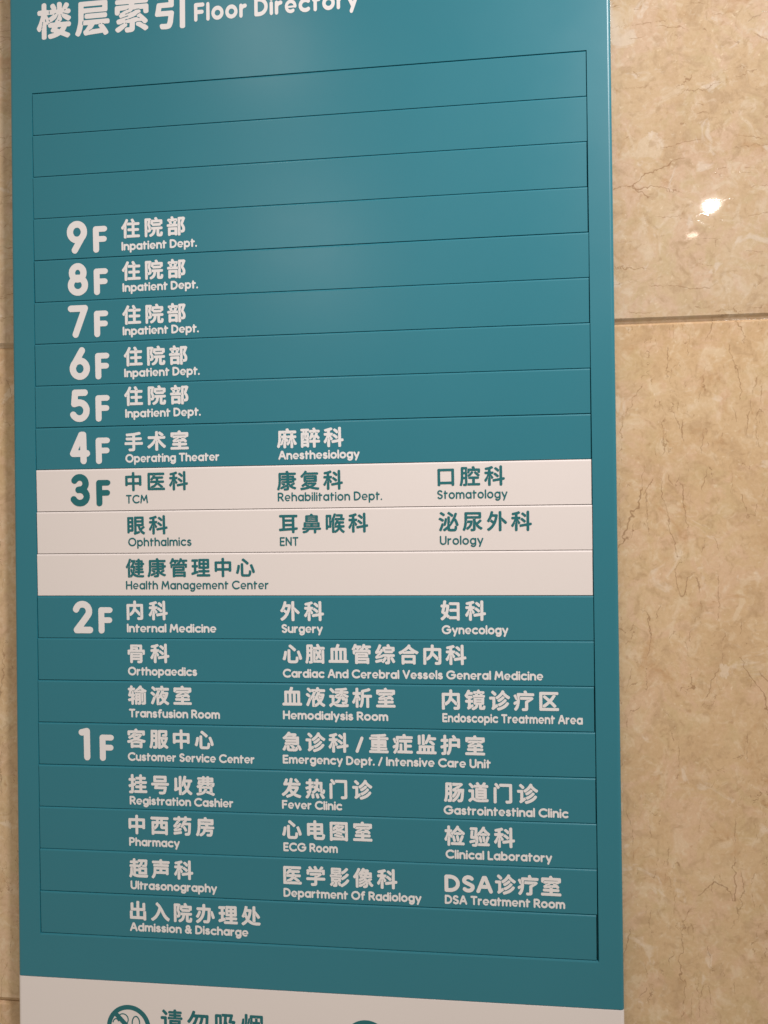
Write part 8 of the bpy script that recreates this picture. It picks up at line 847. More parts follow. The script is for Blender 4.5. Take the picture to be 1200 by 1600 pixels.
3,2,4,5,-1,9,-1,4,-3,2,-4,1,-109,0,3,6,0,3,-2,4,-2,2,-3,2,-8,1,-3,0,-4,-1,-11,-18,-7,-8,-9,-10,-13,-11,-2,-4,-1,-3,1,-4,6,-7,6,-3,3,0,4,1,8,7,6,14,3,2,1,1,1,-1,2,-1,-4,
-4,-6,-13,0,-41,1,-4,2,-3,6,-2,3,1,3,-3,-14,-12,-19,-14,-2,-2,-1,-2,0,-4,1,-3,7,-7,4,-2,3,0,4,2,18,12,2,0,14,-12,2,1,3,0,1,-2,-2,-2,-2,0,-4,2,-21,-4,-36,-5,-4,-3,-2,-2,
-1,-4,4,-9,2,-3,18,101,23,-19,9,-2,0,-4,1,-2,0,-3,2,-3,1,-1,1,0,2,2,1,2,0,14,-6,33,0,3,2,3,0,2,-2,-2,-2,-3,0,7,55,57,-3,2,1,2,9,4,2,-1,0,-1,-1,-2,8,64,80,-1,2,1,2,1,1,78,
0,2,-1,0,-3,-2,-1,6,64,104,-1,2,2,2,78,0,2,-1,0,-3,22806,109,200,5,30,122,-20,4,-1,11,0,4,3,2,3,0,90,-1,4,0,1,2,2,30,-31,6,-3,5,1,7,5,4,5,1,4,-1,3,-1,2,-13,14,-17,14,-16,
14,-5,2,-1,1,0,52,-1,4,-4,4,-16,0,-3,-4,-2,-5,0,-175,1,-5,47,19,-18,6,0,20,14,18,18,16,22,15,30,9,31,6,32,0,6,-1,3,-4,3,-5,1,-4,1,-32,0,-2,1,4,16,0,5,-2,4,-2,1,-9,3,-4,0,
-3,-1,-4,-4,-9,-31,-6,-17,-7,-14,-14,-23,0,-6,2,-3,9,-7,4,-1,3,1,4,2,3,5,2,0,26,-20,-1,-2,-5,-8,-7,-10,-9,-9,-10,-9,-10,-7,-7,-4,-3,-3,-1,-6,2,-4,7,-7,12,32,79,-1,0,-1,2,
0,3,3,2,1,3,5,5,2,-1,1,-1,-1,-2,-4,-4,-3,-6,11,66,79,-16,11,-7,5,9,21,2,2,25,0,1,-1,-4,-22,-6,-16,0,-1,-2,-1,6,142,81,-2,2,-4,9,2,2,2,-1,4,-9,23615,109,200,6,97,85,-19,2,
-1,5,-1,11,1,9,1,7,3,6,5,2,6,1,7,0,27,-4,9,1,3,1,2,2,-2,1,-3,3,-7,10,-13,12,-10,13,-9,10,-5,5,0,4,2,8,10,0,5,-2,4,-3,2,-12,6,-9,6,-7,7,-10,9,17,15,16,15,2,5,0,3,-2,3,-7,
6,-4,1,-3,0,-4,-1,-2,-2,-20,-19,-5,-5,-2,0,-5,10,-4,11,0,15,45,0,4,1,3,3,2,4,0,47,-2,4,-3,4,-146,0,-5,-1,-3,-3,-2,-6,0,-70,-1,-18,-2,-18,-3,-18,-5,-16,-7,-16,0,-6,2,-3,3,
-2,7,-4,5,-1,4,2,2,3,7,14,-1,4,3,3,1,-2,2,-5,6,-6,3,-2,4,0,3,1,9,6,13,12,8,11,8,12,7,20,0,11,2,3,3,-3,0,-11,-2,-3,0,-47,-1,-2,-16,0,-3,-2,-2,-2,-2,-3,0,-4,3,-9,16,36,8,
-1,2,-1,3,3,4,2,5,4,20,2,18,2,1,4,-1,24,0,-2,-6,-4,-9,-7,-11,-8,-8,-13,-9,-3,-7,11,44,65,-2,0,-1,2,0,9,2,4,1,3,1,1,2,-1,1,-3,-2,-4,0,-9,14,103,69,-2,3,0,4,-2,4,0,1,-1,2,
-6,1,-45,0,0,17,2,1,52,0,1,-17,3,-9,0,-4,8,107,102,-3,3,1,1,5,3,7,0,3,-2,-3,-3,-7,0,7,47,126,0,13,2,2,106,0,1,-2,0,-11,-1,-2,24247,109,200,9,135,75,-20,4,-1,24,0,9,2,5,3,
4,3,2,5,2,9,0,13,-1,2,2,3,9,-8,9,-6,9,-5,15,-7,12,-4,4,0,6,3,5,7,1,2,0,4,-2,4,-2,1,-23,8,-9,5,-2,2,20,12,4,4,1,4,0,3,-2,4,-4,3,1,6,0,17,13,0,4,3,1,2,1,3,0,7,-1,4,-3,3,-4,
2,-11,0,-1,18,-2,4,-2,2,-47,0,-1,1,0,4,1,1,63,0,4,3,1,1,1,6,0,7,-2,4,-2,1,-5,2,-62,0,-1,1,-9,15,-4,2,-4,1,-12,-4,-2,-2,-1,-2,-1,-4,3,-7,-66,0,-3,-1,-4,-3,-1,-3,-1,-4,0,
-70,-2,-32,-4,-18,-4,-15,-6,-14,0,-4,4,-5,9,-6,3,0,4,1,2,2,2,3,6,14,-2,4,2,4,0,1,2,5,2,2,1,2,3,17,1,16,1,2,-1,3,0,9,2,4,0,10,4,-1,50,0,2,-2,0,-2,-2,-1,-45,-1,-3,-2,-3,-5,
0,-7,2,-4,-2,-5,0,-5,3,-4,19,-14,-3,-2,-25,-10,-1,-1,-5,-11,5,-9,4,-2,4,0,20,8,9,6,3,0,18,8,2,-2,0,-9,-2,-1,-14,0,-4,-1,-3,0,-2,-1,-5,-4,-1,-4,1,-3,3,-7,8,124,18,-1,2,-5,
8,1,3,2,1,2,-1,1,-4,3,-6,10,76,22,-1,1,-1,2,1,2,12,5,2,-2,-1,-2,-3,-1,-3,-2,-3,-1,17,90,35,-3,6,-11,9,-4,0,-9,3,-9,0,-2,1,0,3,2,1,9,0,9,-4,2,0,4,-2,20,0,1,-2,0,-11,-2,-1,
13,137,40,-8,8,-1,4,23,0,15,6,5,0,2,-1,1,-2,-2,-1,-6,-1,-9,-3,-2,0,-16,-11,8,126,74,-1,1,0,2,1,2,25,0,2,-2,0,-2,-2,-1,6,40,85,-2,3,0,3,2,3,2,-3,0,-3,19,43,100,0,31,2,1,
52,0,1,-1,1,-4,-2,-1,-43,0,-4,-2,-2,-6,0,-9,6,-4,43,0,1,-1,1,-2,-2,-1,-1,-1,-42,0,-3,1,9,128,100,-3,2,0,2,1,1,25,0,1,-1,1,-2,-2,-1,-1,-1,24515,109,200,4,39,74,-17,13,-1,
40,0,11,1,9,4,2,2,5,6,4,10,3,14,1,15,-1,3,-3,4,-2,2,-7,3,-6,0,-3,-2,-3,-3,-2,-23,-1,-6,-2,-3,-1,-1,-6,-1,-36,0,-7,1,-1,1,-1,5,0,95,-2,4,-3,4,-4,1,-9,0,-3,-1,-3,-2,-2,-4,
0,-106,2,-9,4,-5,2,-3,6,-3,22,17,12,4,-1,3,0,5,3,1,2,2,7,5,16,6,27,3,25,-1,4,-1,2,-3,3,-2,0,-7,2,-4,0,-4,-2,-3,-5,-6,-36,-11,-36,1,-4,2,-1,3,-3,21,178,18,5,-1,11,4,2,2,1,
3,1,6,-5,18,-5,14,-6,17,-9,19,-2,4,-2,2,-2,1,-4,0,-9,-4,-4,-2,-2,-4,0,-4,14,-36,11,-34,2,-4,20,119,102,4,0,4,1,8,8,1,2,1,4,-1,3,-1,2,-6,7,-16,13,-27,21,-4,2,-4,0,-5,-2,
-5,-5,-2,-4,0,-5,1,-4,28,-21,21,-20,27852,109,200,8,79,107,-18,12,-1,34,0,9,1,7,3,4,2,3,5,5,10,2,11,0,11,-1,5,-2,2,3,2,9,3,4,4,1,4,-1,7,-4,12,-8,20,-9,18,-4,3,-4,1,-1,2,
8,19,8,22,1,4,-1,3,-4,4,-11,3,-4,-1,-4,-4,-8,-20,0,-6,-7,-12,-8,-16,-9,-16,-9,-15,-1,-3,-1,-4,-2,-7,-3,-5,-1,-1,-2,1,-1,1,2,4,0,2,2,3,0,2,2,4,0,2,1,3,0,47,-3,5,-3,2,-11,
0,-4,-1,-4,-4,-1,-4,0,-12,2,-4,0,-9,-1,-4,-1,-54,-5,-5,-13,-11,-22,-16,-2,-4,0,-3,2,-5,6,-6,3,-2,4,-1,4,1,3,2,20,15,2,-2,1,-6,4,-5,6,-4,32,21,-16,6,0,3,2,2,2,11,27,9,23,
2,0,7,-3,4,0,3,2,4,3,6,18,6,23,0,9,2,4,0,11,-3,3,-11,3,-4,-1,-3,-3,-7,-31,-6,-19,-2,0,-5,4,-6,1,-3,0,-4,-4,-11,-31,-13,-28,0,-4,2,-4,4,-3,18,115,7,-1,6,0,13,1,1,13,16,12,
17,15,24,1,-2,8,-19,9,-27,-8,1,-3,-2,-2,-2,-1,-4,-2,-16,-1,-4,-1,-2,-35,-1,8,176,31,-3,2,-1,2,2,2,2,-1,3,-1,2,-2,-2,-2,6,52,43,-2,2,0,7,2,1,2,-1,0,-8,17,40,76,6,0,4,4,6,
9,0,3,-2,4,-4,3,-7,5,-22,11,-5,1,-5,-2,-5,-7,-2,-4,0,-4,2,-3,19,-11,13,-8,15,134,121,6,2,2,2,4,7,2,7,-2,4,-17,12,-23,16,-5,1,-6,-3,-4,-5,-2,-3,0,-6,2,-3,39,-29,18,48,130,
2,-1,4,0,5,3,6,9,1,3,-1,4,-4,4,-7,5,-18,11,-7,2,-6,-1,-2,-1,-5,-7,-1,-4,1,-4,4,-4,16,-10,28895,109,200,16,80,81,-21,4,-1,7,0,3,1,4,4,2,4,0,3,65,0,0,-3,2,-4,3,-2,4,-1,9,0,
3,2,3,3,1,5,0,164,-1,5,-5,5,-99,0,-5,-1,-3,-2,-1,-3,-1,-20,0,-2,-4,1,-4,-1,-3,-2,-2,-3,-1,-4,0,-5,-2,-4,0,-7,-2,-4,0,-5,-2,-3,-2,3,0,5,1,4,0,7,2,4,0,9,1,1,0,33,-4,5,-4,2,
-9,0,-3,-1,-3,-3,-2,-5,0,-31,2,-3,0,-31,-2,-3,0,-13,-2,-22,-3,-16,-5,-16,-8,-16,-10,-13,-1,-3,2,-8,8,-7,6,-1,5,3,5,5,7,11,5,9,7,17,1,1,13,-20,4,-3,5,-1,4,6,1,1,2,-1,1,-2,
-4,-7,0,-12,1,-4,31,79,9,-2,3,2,3,0,4,-2,4,-2,7,-2,3,0,2,-2,4,-15,20,0,1,2,24,5,-1,4,1,1,1,5,8,1,6,2,2,2,-3,0,-3,-2,-4,0,-52,2,-4,0,-2,2,-3,0,-2,2,-4,0,-1,1,-4,0,-4,-2,
-4,41,101,11,-2,1,-4,9,0,2,1,1,-1,2,0,2,2,4,0,3,4,6,-1,3,1,2,0,40,2,1,16,-1,1,0,-1,-6,-2,-11,-3,-9,-6,-12,-4,-7,-2,-2,1,-2,-5,-13,2,-1,0,-4,3,-3,9,0,5,3,7,9,4,7,7,15,2,0,
15,-31,1,-1,3,-1,2,-2,-3,-2,-4,2,-32,0,-7,-4,12,169,18,-2,2,0,3,1,1,-1,2,0,6,2,3,3,-3,0,-6,-2,-2,2,-1,0,-2,16,167,34,-2,3,0,4,-2,3,0,4,-2,5,-18,31,0,2,1,0,20,1,2,-1,0,
-35,2,-3,0,-4,2,-3,0,-4,7,135,54,-2,2,0,4,1,2,1,1,2,-1,0,-6,19,11,71,3,-1,4,0,5,3,3,4,2,9,0,7,2,3,0,33,-1,1,-4,2,-5,0,-4,-1,-3,-2,-2,-4,-3,-23,-5,-22,1,-3,1,-2,7,53,89,
-1,2,0,5,2,3,2,-3,0,-5,-1,-2,9,169,90,-2,2,0,10,-2,3,1,2,1,1,2,-1,3,-5,0,-9,6,97,93,-2,3,0,4,2,3,3,-3,0,-4,6,77,101,-2,3,0,3,2,3,3,-3,0,-3,7,101,109,0,31,22,0,-1,-1,0,
-28,-1,-1,-17,0,7,166,109,-4,1,-16,0,-1,1,-1,23,-1,6,23,0,6,79,110,-2,3,0,3,2,3,3,-3,0,-3,11,81,119,-2,3,0,3,1,2,-1,2,1,2,2,0,1,-2,-1,-2,1,-2,0,-3,8,126,139,-2,2,1,2,1,1,
13,0,1,-1,1,-2,-2,-2,29702,109,200,7,86,63,-14,5,-1,122,0,4,1,3,3,2,5,0,9,-2,3,-3,3,-6,1,-41,0,-2,2,0,12,1,2,1,1,38,0,4,3,3,5,0,9,-2,4,-4,2,-3,1,-36,0,-2,2,0,9,2,2,34,0,
5,3,3,4,0,85,-1,3,-3,4,-6,1,-93,0,-6,-2,-2,-1,-3,-5,-4,3,-3,1,-54,0,-4,-1,-4,-3,-1,-2,-1,-4,0,-7,1,-4,1,-2,4,-2,18,0,1,-1,0,-31,-1,-1,-13,0,-3,-1,-4,-3,-1,-2,-1,-5,1,-7,
1,-3,2,-2,4,-2,14,0,1,-1,0,-43,-3,-2,-18,-5,-3,-4,-2,-1,-1,-4,2,-9,2,-4,4,-3,7,0,56,19,4,3,1,4,40,0,1,-1,0,-14,-1,-2,-50,0,-5,-2,-3,-2,-1,-3,-1,-8,2,-5,10,77,27,-2,1,-3,
5,0,6,1,1,2,1,2,-1,0,-7,2,-3,-1,-2,39,55,41,-1,1,0,34,1,1,13,0,4,3,0,18,-1,1,-3,2,-4,1,-9,0,-1,1,0,31,1,1,13,0,3,1,3,5,0,13,3,3,2,-3,0,-13,-2,-3,-1,-6,0,-30,1,-4,0,-18,
-1,-5,1,-6,3,-3,4,-2,34,0,1,-2,0,-9,-1,-2,-38,0,-4,-3,-3,-6,-3,2,-2,0,6,102,88,-1,1,0,13,1,1,18,-1,0,-14,8,145,88,-1,1,0,13,1,0,18,1,1,-1,0,-13,-1,-1,6,102,126,-1,1,0,12,
1,1,18,0,0,-14,8,145,126,-1,1,0,12,1,1,18,0,1,-1,0,-12,-1,-1,30524,109,200,8,57,83,-18,3,-2,4,0,45,14,5,3,3,4,0,4,-2,5,-2,4,-4,4,-4,0,-23,-6,-1,52,1,1,2,1,9,0,1,-2,5,-16,
6,-16,6,-9,7,-8,2,-6,5,-6,13,-12,12,-8,6,-2,3,1,2,1,8,11,1,6,-2,3,-12,8,-7,5,-6,5,-6,7,26,19,3,3,1,4,-1,5,-6,7,-4,4,1,2,1,3,0,81,-1,4,-3,3,-6,2,-82,0,-6,-2,-3,-3,-1,-4,0,
-146,-1,-5,-4,-5,-1,-4,1,-5,4,-7,20,18,-6,7,0,5,3,3,4,0,9,1,1,34,1,4,2,3,5,0,132,-1,6,-2,2,-4,2,-50,0,-4,-1,-2,-1,-2,-5,-1,-151,1,-3,2,-3,6,34,36,-1,1,0,17,19,0,0,-17,-2,
-1,15,151,50,-2,1,-5,13,2,2,19,0,8,2,1,0,4,2,3,0,2,-2,-2,-2,-3,0,-4,-2,-1,0,-6,-3,8,34,78,-1,1,0,16,1,1,16,0,2,-1,0,-16,-2,-1,7,108,90,0,13,48,1,2,0,1,-2,0,-11,-1,-1,4,
33,120,1,16,18,0,0,-16,6,108,127,0,13,50,1,1,-1,0,-11,-1,-2,31185,109,200,6,83,42,-20,4,-1,9,0,5,3,2,4,1,3,0,61,-1,4,-2,4,1,3,2,1,1,-1,3,-9,3,-4,3,-2,4,-1,2,1,3,1,6,7,1,
4,0,3,-1,3,-22,28,16,0,6,2,-1,1,5,11,0,4,-2,3,-6,4,-21,0,0,23,18,6,4,3,2,4,0,4,-2,3,-6,8,-4,2,-3,0,-17,-6,-10,-3,-31,-6,-4,-2,-3,-5,0,-4,2,-5,3,-4,2,-2,4,-1,18,3,1,-2,0,
-14,-1,-2,-26,0,-3,-2,-3,-3,-1,-4,1,-9,1,-3,3,-2,4,-2,20,0,-6,-15,-6,-12,-7,-11,-11,-16,-1,-6,8,-12,3,-2,6,1,5,5,9,16,3,7,1,5,1,1,2,-1,1,-5,-2,-4,0,-3,-1,-4,0,-47,1,-5,
64,152,-20,4,-1,9,0,4,2,2,2,2,6,0,43,19,4,4,3,2,6,-2,9,-2,3,-2,2,-5,1,-13,-2,-1,1,0,105,-1,3,-3,4,-2,2,-4,1,-7,0,-3,-1,-3,-2,-2,-4,-1,-3,0,-27,1,-2,-3,-3,-6,7,-8,7,-12,9,
-6,3,-4,0,-4,-1,-6,-6,-2,-3,0,-4,2,-4,16,-13,14,-13,4,-1,3,0,3,2,6,7,3,-3,-1,-2,0,-41,1,-2,-1,-2,0,-18,-2,-1,-59,-10,-4,-2,-1,-1,-1,-6,1,-7,1,-4,4,-3,4,-1,55,9,2,-1,0,
-38,1,-5,10,39,53,-2,3,0,3,2,4,0,7,2,1,2,-1,0,-7,-1,-4,0,-3,18,124,61,2,0,3,-1,4,1,2,2,6,7,1,4,-1,3,-3,4,-7,7,-20,15,-7,3,-5,0,-2,-2,-6,-10,-2,-2,2,-4,18,-14,10,61,62,-2,
2,0,3,-2,3,0,3,2,1,2,-1,0,-3,2,-3,0,-3,6,147,121,-2,3,0,6,2,3,3,-3,0,-6,31649,109,200,10,111,42,-20,4,-2,11,1,3,2,4,4,84,0,4,-4,2,-1,3,-1,9,0,4,2,4,4,0,48,-2,2,-4,3,-3,1,
-6,-1,-93,0,-2,1,-1,2,1,1,2,1,91,0,4,2,2,3,1,4,0,19,-2,4,3,3,2,-3,3,-1,11,0,5,3,2,3,0,31,-4,4,-3,2,-16,0,-2,1,3,4,1,3,-1,4,-3,5,2,1,19,0,4,1,2,1,2,3,1,5,0,6,-3,4,-2,1,-4,
1,-46,0,-2,1,1,3,0,4,-3,5,-5,2,-9,1,-4,-1,-3,-3,-7,-18,0,-2,-3,-3,-1,2,-2,6,-4,2,-3,1,-40,0,-2,1,1,5,0,4,-4,4,-4,1,-7,2,-6,-2,-2,-2,-10,-23,-5,-9,-7,-9,-1,-5,0,-4,2,-2,9,
-5,-2,-6,0,-25,1,-3,1,-2,4,-3,3,-1,9,1,3,5,0,9,1,1,2,3,3,3,119,0,4,-6,0,-9,-2,-3,-3,3,0,9,-1,2,-115,0,-2,-1,-1,-2,0,-9,-4,-8,0,-82,1,-6,4,63,8,0,8,86,0,-1,-8,7,64,64,-1,
2,0,4,1,1,72,0,2,-1,0,-6,10,22,112,-1,1,-1,2,1,1,3,1,4,2,2,-1,0,-2,-1,-1,-5,-3,14,58,114,-3,3,-24,0,-1,1,11,16,1,1,6,0,1,-1,2,-3,6,-13,3,1,2,-1,1,-2,-2,-1,18,67,114,-2,2,
1,2,7,1,5,3,1,5,-3,7,0,1,18,0,2,-1,-2,-2,-5,-3,-3,-2,-1,-3,0,-6,-1,-1,-8,-1,-3,-2,8,157,114,-2,2,1,2,1,1,4,0,1,-1,1,-2,-2,-2,10,114,116,-2,1,0,2,5,3,8,12,2,1,7,-1,11,-16,
-2,-1,-25,0,6,98,136,-2,1,0,1,6,8,2,-3,-2,-4,8,157,136,-5,3,0,1,1,2,1,0,5,-3,1,-1,-1,-1,32819,109,200,4,53,140,-20,4,-1,11,0,3,2,2,2,2,6,0,20,2,1,23,2,4,2,3,6,1,7,-1,3,
-1,4,-3,2,-5,1,-23,-1,0,99,2,1,21,0,4,2,3,4,1,4,0,9,-2,3,-4,3,-3,1,-166,0,-4,-1,-3,-1,-3,-4,0,-12,3,-6,2,-1,3,-1,22,0,1,-1,0,-106,-1,-1,-25,-2,-4,-1,-2,-1,-2,-3,0,-3,1,
-11,2,-4,3,-2,5,-1,117,8,2,-1,0,-18,1,-4,2,-3,7,67,29,-2,1,0,17,2,1,66,0,2,-1,0,-13,7,67,73,-2,2,0,17,2,1,66,0,2,-1,0,-18,8,67,117,-2,2,0,16,2,1,66,0,2,-1,0,-16,-2,-2,
33108,109,200,4,160,9,-18,4,-1,4,0,2,2,4,6,4,14,3,11,4,31,1,2,16,0,0,-42,-2,-1,-9,0,-4,-1,-3,-3,-2,-4,0,-4,2,-5,2,-4,3,-2,4,-1,11,1,7,1,5,2,4,2,2,3,-1,2,0,9,2,3,3,-3,-1,
-11,6,-4,108,0,3,1,2,1,2,2,1,3,1,8,-2,5,-4,4,-43,0,-2,1,0,39,31,0,4,1,3,3,2,4,0,7,-2,5,-2,1,-2,-1,-5,0,-7,4,-65,0,-4,-2,-1,0,-4,-2,-2,0,-3,-1,-2,0,-2,1,-1,1,2,2,3,0,3,2,
2,0,7,3,16,15,12,14,1,2,1,3,-1,6,-2,2,-5,3,-11,0,-2,-1,-16,-18,-17,-13,-1,-2,0,-11,4,-5,4,-4,-2,-4,0,-7,1,-3,2,-3,4,-2,28,0,3,-1,0,-38,-3,-1,-39,0,-2,-2,0,-3,-2,-2,-2,3,
0,3,2,2,0,63,-2,4,0,11,2,5,0,13,7,-2,6,0,4,2,5,5,0,13,2,2,73,0,0,-9,1,-4,1,-2,3,-3,4,-2,8,0,3,1,4,3,1,5,0,29,-5,5,-3,1,-40,0,-7,17,-4,4,-2,1,-3,1,-9,-2,-5,-2,-1,-4,-1,-5,
4,-9,-1,-1,-39,0,-4,-1,0,-2,-1,-3,0,-33,-1,-1,-2,-1,-2,2,0,33,4,7,0,5,-1,4,-2,4,-2,1,-4,1,-45,0,-3,-1,-2,-1,-3,-4,-1,-4,0,-83,-2,-32,-3,-20,-3,-14,-5,-15,1,-3,1,-2,6,36,
70,-1,2,0,21,1,2,15,-1,0,-23,19,182,73,2,-1,7,7,2,5,-1,4,-1,2,-12,11,-5,3,-6,7,-11,9,-2,1,-9,1,-2,-2,-4,-3,-2,-4,0,-4,3,-5,29,-28,5,-2,6,36,118,-1,2,0,20,1,2,15,-1,0,-23,
35831,109,200,6,75,84,-20,5,-1,9,0,3,2,2,2,1,4,0,22,1,1,50,0,1,-1,0,-6,-17,0,-3,-2,-3,-3,-1,-5,2,-8,3,-3,4,-2,16,0,9,1,7,3,4,3,3,6,1,7,0,81,-4,3,-92,0,-2,-1,-2,-2,-2,-6,
0,-37,3,-4,0,-5,-2,-2,-2,2,-1,7,-3,1,-5,0,-3,-1,-5,-4,-5,-10,-1,-1,-2,0,-1,2,6,13,0,65,-1,5,-4,4,-4,1,-38,0,-3,-1,-4,-4,-1,-4,0,-9,1,-3,2,-2,4,-2,21,-1,2,-1,0,-66,-1,-4,
-1,-3,-5,-7,-1,-2,0,-6,5,-7,3,-2,5,-2,4,1,33,26,5,7,2,-3,-2,-5,0,-24,2,-5,6,82,18,-3,3,0,4,3,3,2,-3,0,-4,8,105,31,-1,1,0,4,1,1,50,0,1,-1,0,-4,-1,-1,6,105,58,-1,1,1,4,51,
0,0,-4,-1,-1,81,69,88,5,-2,6,0,5,3,90,0,4,-3,2,1,7,-1,3,1,4,3,1,2,1,5,0,5,-3,4,-3,2,-3,1,-7,0,-4,-2,-32,0,-2,1,-1,2,1,1,2,1,32,0,4,1,1,1,3,5,0,7,-3,4,-3,2,-34,0,-2,1,-1,
2,1,2,36,0,3,-2,4,1,3,2,2,4,0,5,-1,6,-3,3,-5,2,-39,0,0,7,-2,4,-4,4,-12,0,-4,-2,-3,-4,-1,-9,-37,0,-4,-1,-4,-4,-1,-6,1,-7,4,-4,4,-1,3,2,33,0,2,-1,0,-2,-2,-2,-34,0,-4,-3,-2,
-3,0,-7,2,-4,4,-3,34,0,2,-2,0,-2,-2,-1,-33,0,-3,2,-6,0,-3,-1,-2,-2,-3,-4,-1,-3,1,-7,16,48,120,3,0,4,1,3,2,5,5,2,5,-1,5,-8,10,-19,18,-4,2,-5,-1,-5,-3,-5,-6,-1,-3,1,-4,27,
-29,40763,109,200,9,89,18,-20,5,-1,12,3,13,3,11,6,10,8,5,8,3,6,43,0,1,-1,0,-25,1,-4,1,-2,4,-2,4,-1,9,1,4,2,2,4,1,27,38,1,5,1,2,2,2,1,1,4,-1,7,-1,4,-2,2,-6,2,-6,0,-1,1,1,
2,2,5,0,36,-1,4,-3,3,-3,2,-12,0,2,6,0,54,-1,3,-6,6,-43,0,-2,2,1,3,-1,4,-3,3,-4,2,-10,2,-4,-1,-3,-3,-6,-11,-36,-1,-5,-1,-3,-3,-2,-5,0,-56,3,-2,2,-1,117,0,2,-2,-1,-2,-1,-1,
-117,0,-8,4,-7,0,-3,-2,-3,-3,-1,-5,0,-35,1,-3,2,-4,-1,-1,-9,-1,-4,-3,-2,-2,0,-12,4,-4,5,-1,27,0,8,3,2,-2,-1,-2,-16,-7,-20,-4,-3,-2,-2,-1,-2,-4,1,-5,5,-7,6,24,33,-2,2,2,3,
152,0,2,-3,-2,-2,9,44,51,-2,2,1,2,1,1,43,0,2,-1,1,-2,-1,-1,-2,-1,9,113,51,-2,1,-1,1,1,2,2,1,43,0,2,-1,0,-3,-2,-1,9,44,67,-1,1,-1,2,2,2,43,0,2,-1,1,-1,-1,-2,-2,-1,9,113,
67,-2,1,-1,2,1,1,2,1,43,0,2,-1,0,-3,-2,-1,8,62,103,-2,1,0,2,2,2,76,0,2,-2,0,-2,-2,-1,9,62,119,-1,1,-1,2,0,1,2,1,77,0,1,-2,0,-1,-2,-2,7,60,138,-2,2,2,2,79,0,1,-2,0,-1,-2,
-1,
]
def unpack():
    out, p = {}, 0
    while p < len(DATA):
        code, wt, wd, nl = DATA[p:p + 4]; p += 4
        loops = []
        for _ in range(nl):
            k = DATA[p]; p += 1
            x = y = 0; pts = []
            for q in range(k):
                x += DATA[p]; y += DATA[p + 1]; p += 2; pts.append((x / 2, y / 2))
            loops.append(pts)
        out[chr(wt) + chr(code)] = (wd / 2, loops)
    return out
GL = unpack()
def bounds(loops):
    xs = [x for l in loops for x, _ in l]; ys = [y for l in loops for _, y in l]
    return min(xs), max(xs), min(ys), max(ys)
def filled(loops):
    """a flat shape with holes cut into level bands: four-cornered pieces between the heights of its corners"""
    ys = sorted({round(y, 5) for l in loops for _, y in l})
    edges = []
    for l in loops:
        for k in range(len(l)):
            (x0, y0), (x1, y1) = l[k - 1], l[k]
            y0, y1 = round(y0, 5), round(y1, 5)
            if y0 != y1: edges.append((x0, y0, x1, y1, 1) if y1 > y0 else (x1, y1, x0, y0, -1))
    edges.sort(key=lambda e: e[1])
    verts, faces = [], []
    for lo, hi in zip(ys, ys[1:]):
        mid = (lo + hi) / 2; cross = []
        for (x0, y0, x1, y1, d) in edges:
            if y0 > mid: break
            if y1 < mid: continue
            f = (x1 - x0) / (y1 - y0)
            cross.append((x0 + f * (mid - y0), x0 + f * (lo - y0), x0 + f * (hi - y0), d))
        cross.sort(); turn = 0
        for p, q in zip(cross, cross[1:]):
            turn += p[3]
            if turn != 0 and q[0] - p[0] > 1e-7:
                n = len(verts); verts += [(p[1], lo), (q[1], lo), (q[2], hi), (p[2], hi)]
                faces.append((n, n + 1, n + 2, n + 3))
    return verts, faces
def letters(name, groups, m, parent, px, py, pz, label=None):
    """flat cut letters, .2 mm thick; each group is one character's closed outlines, metres on the face"""
    V, F = [], []
    for loops in groups:
        big = [[(x * 1000, y * 1000) for x, y in l] for l in loops]
        vs, fs = filled(big)
        n0 = len(V); V += [(x / 1000, -.0001, y / 1000) for x, y in vs]
        F += [tuple(n0 + i for i in f) for f in fs]
        for l in loops:
            n0 = len(V); k = len(l)
            V += [(x, -.0001, y) for x, y in l] + [(x, .0001, y) for x, y in l]
            F += [(n0 + i, n0 + k + i, n0 + k + (i + 1) % k, n0 + (i + 1) % k) for i in range(k)]
    me = bpy.data.meshes.new(name); me.from_pydata(V, [], F); me.update(); me.materials.append(m)
    o = bpy.data.objects.new(name, me); C.objects.link(o); o.parent = parent
    o.location = (px, py - .00008, pz)
    if label: o['label'] = label
    return o
def jit(a): return random.uniform(-a, a)
def chinese(text, x0, x1, bottom, size, wt):
    """text set between the ink edges x0 and x1 (strip units), ink bottom at 'bottom' (units, up)"""
    s = size / 100
    adv, gl = [], []
    for ch in text:
        if ord(ch) > 200: gl.append((GL[wt + ch][1], s, s, 0)); adv.append(1.0)
        elif ch == '/': gl.append(([[(x * .72 + 16, y * .78 - 8) for x, y in l] for l in GL['b/'][1]], s, s, 0)); adv.append(.70)
        else: gl.append((GL['b' + ch][1], s * .84, s * .84, 0)); adv.append((GL['b' + ch][0] * .84 + 7) / 105)
    b0 = bounds(gl[0][0]); b1 = bounds(gl[-1][0])
    left = b0[0] * gl[0][1]; right = b1[1] * gl[-1][1]
    pitch = ((x1 - x0) - right + left) / max(1e-6, sum(adv[:-1])) if len(text) > 1 else 0
    x = x0 - left; out = []
    base = GL['b住']; yb = bounds(base[1])[2] * s
    for (lo, sx, sy, _), a in zip(gl, adv):
        off = -yb if sy == s else -bounds(lo)[2] * sy + .01
        jx, jy, ja = jit(.003), jit(.003), jit(.006)
        out.append([])
        for l in lo:
            out[-1].append([(x + px * sx + jx - py * sy * ja, bottom + off + py * sy + jy + px * sx * ja) for px, py in l])
        x += pitch * a
    return out
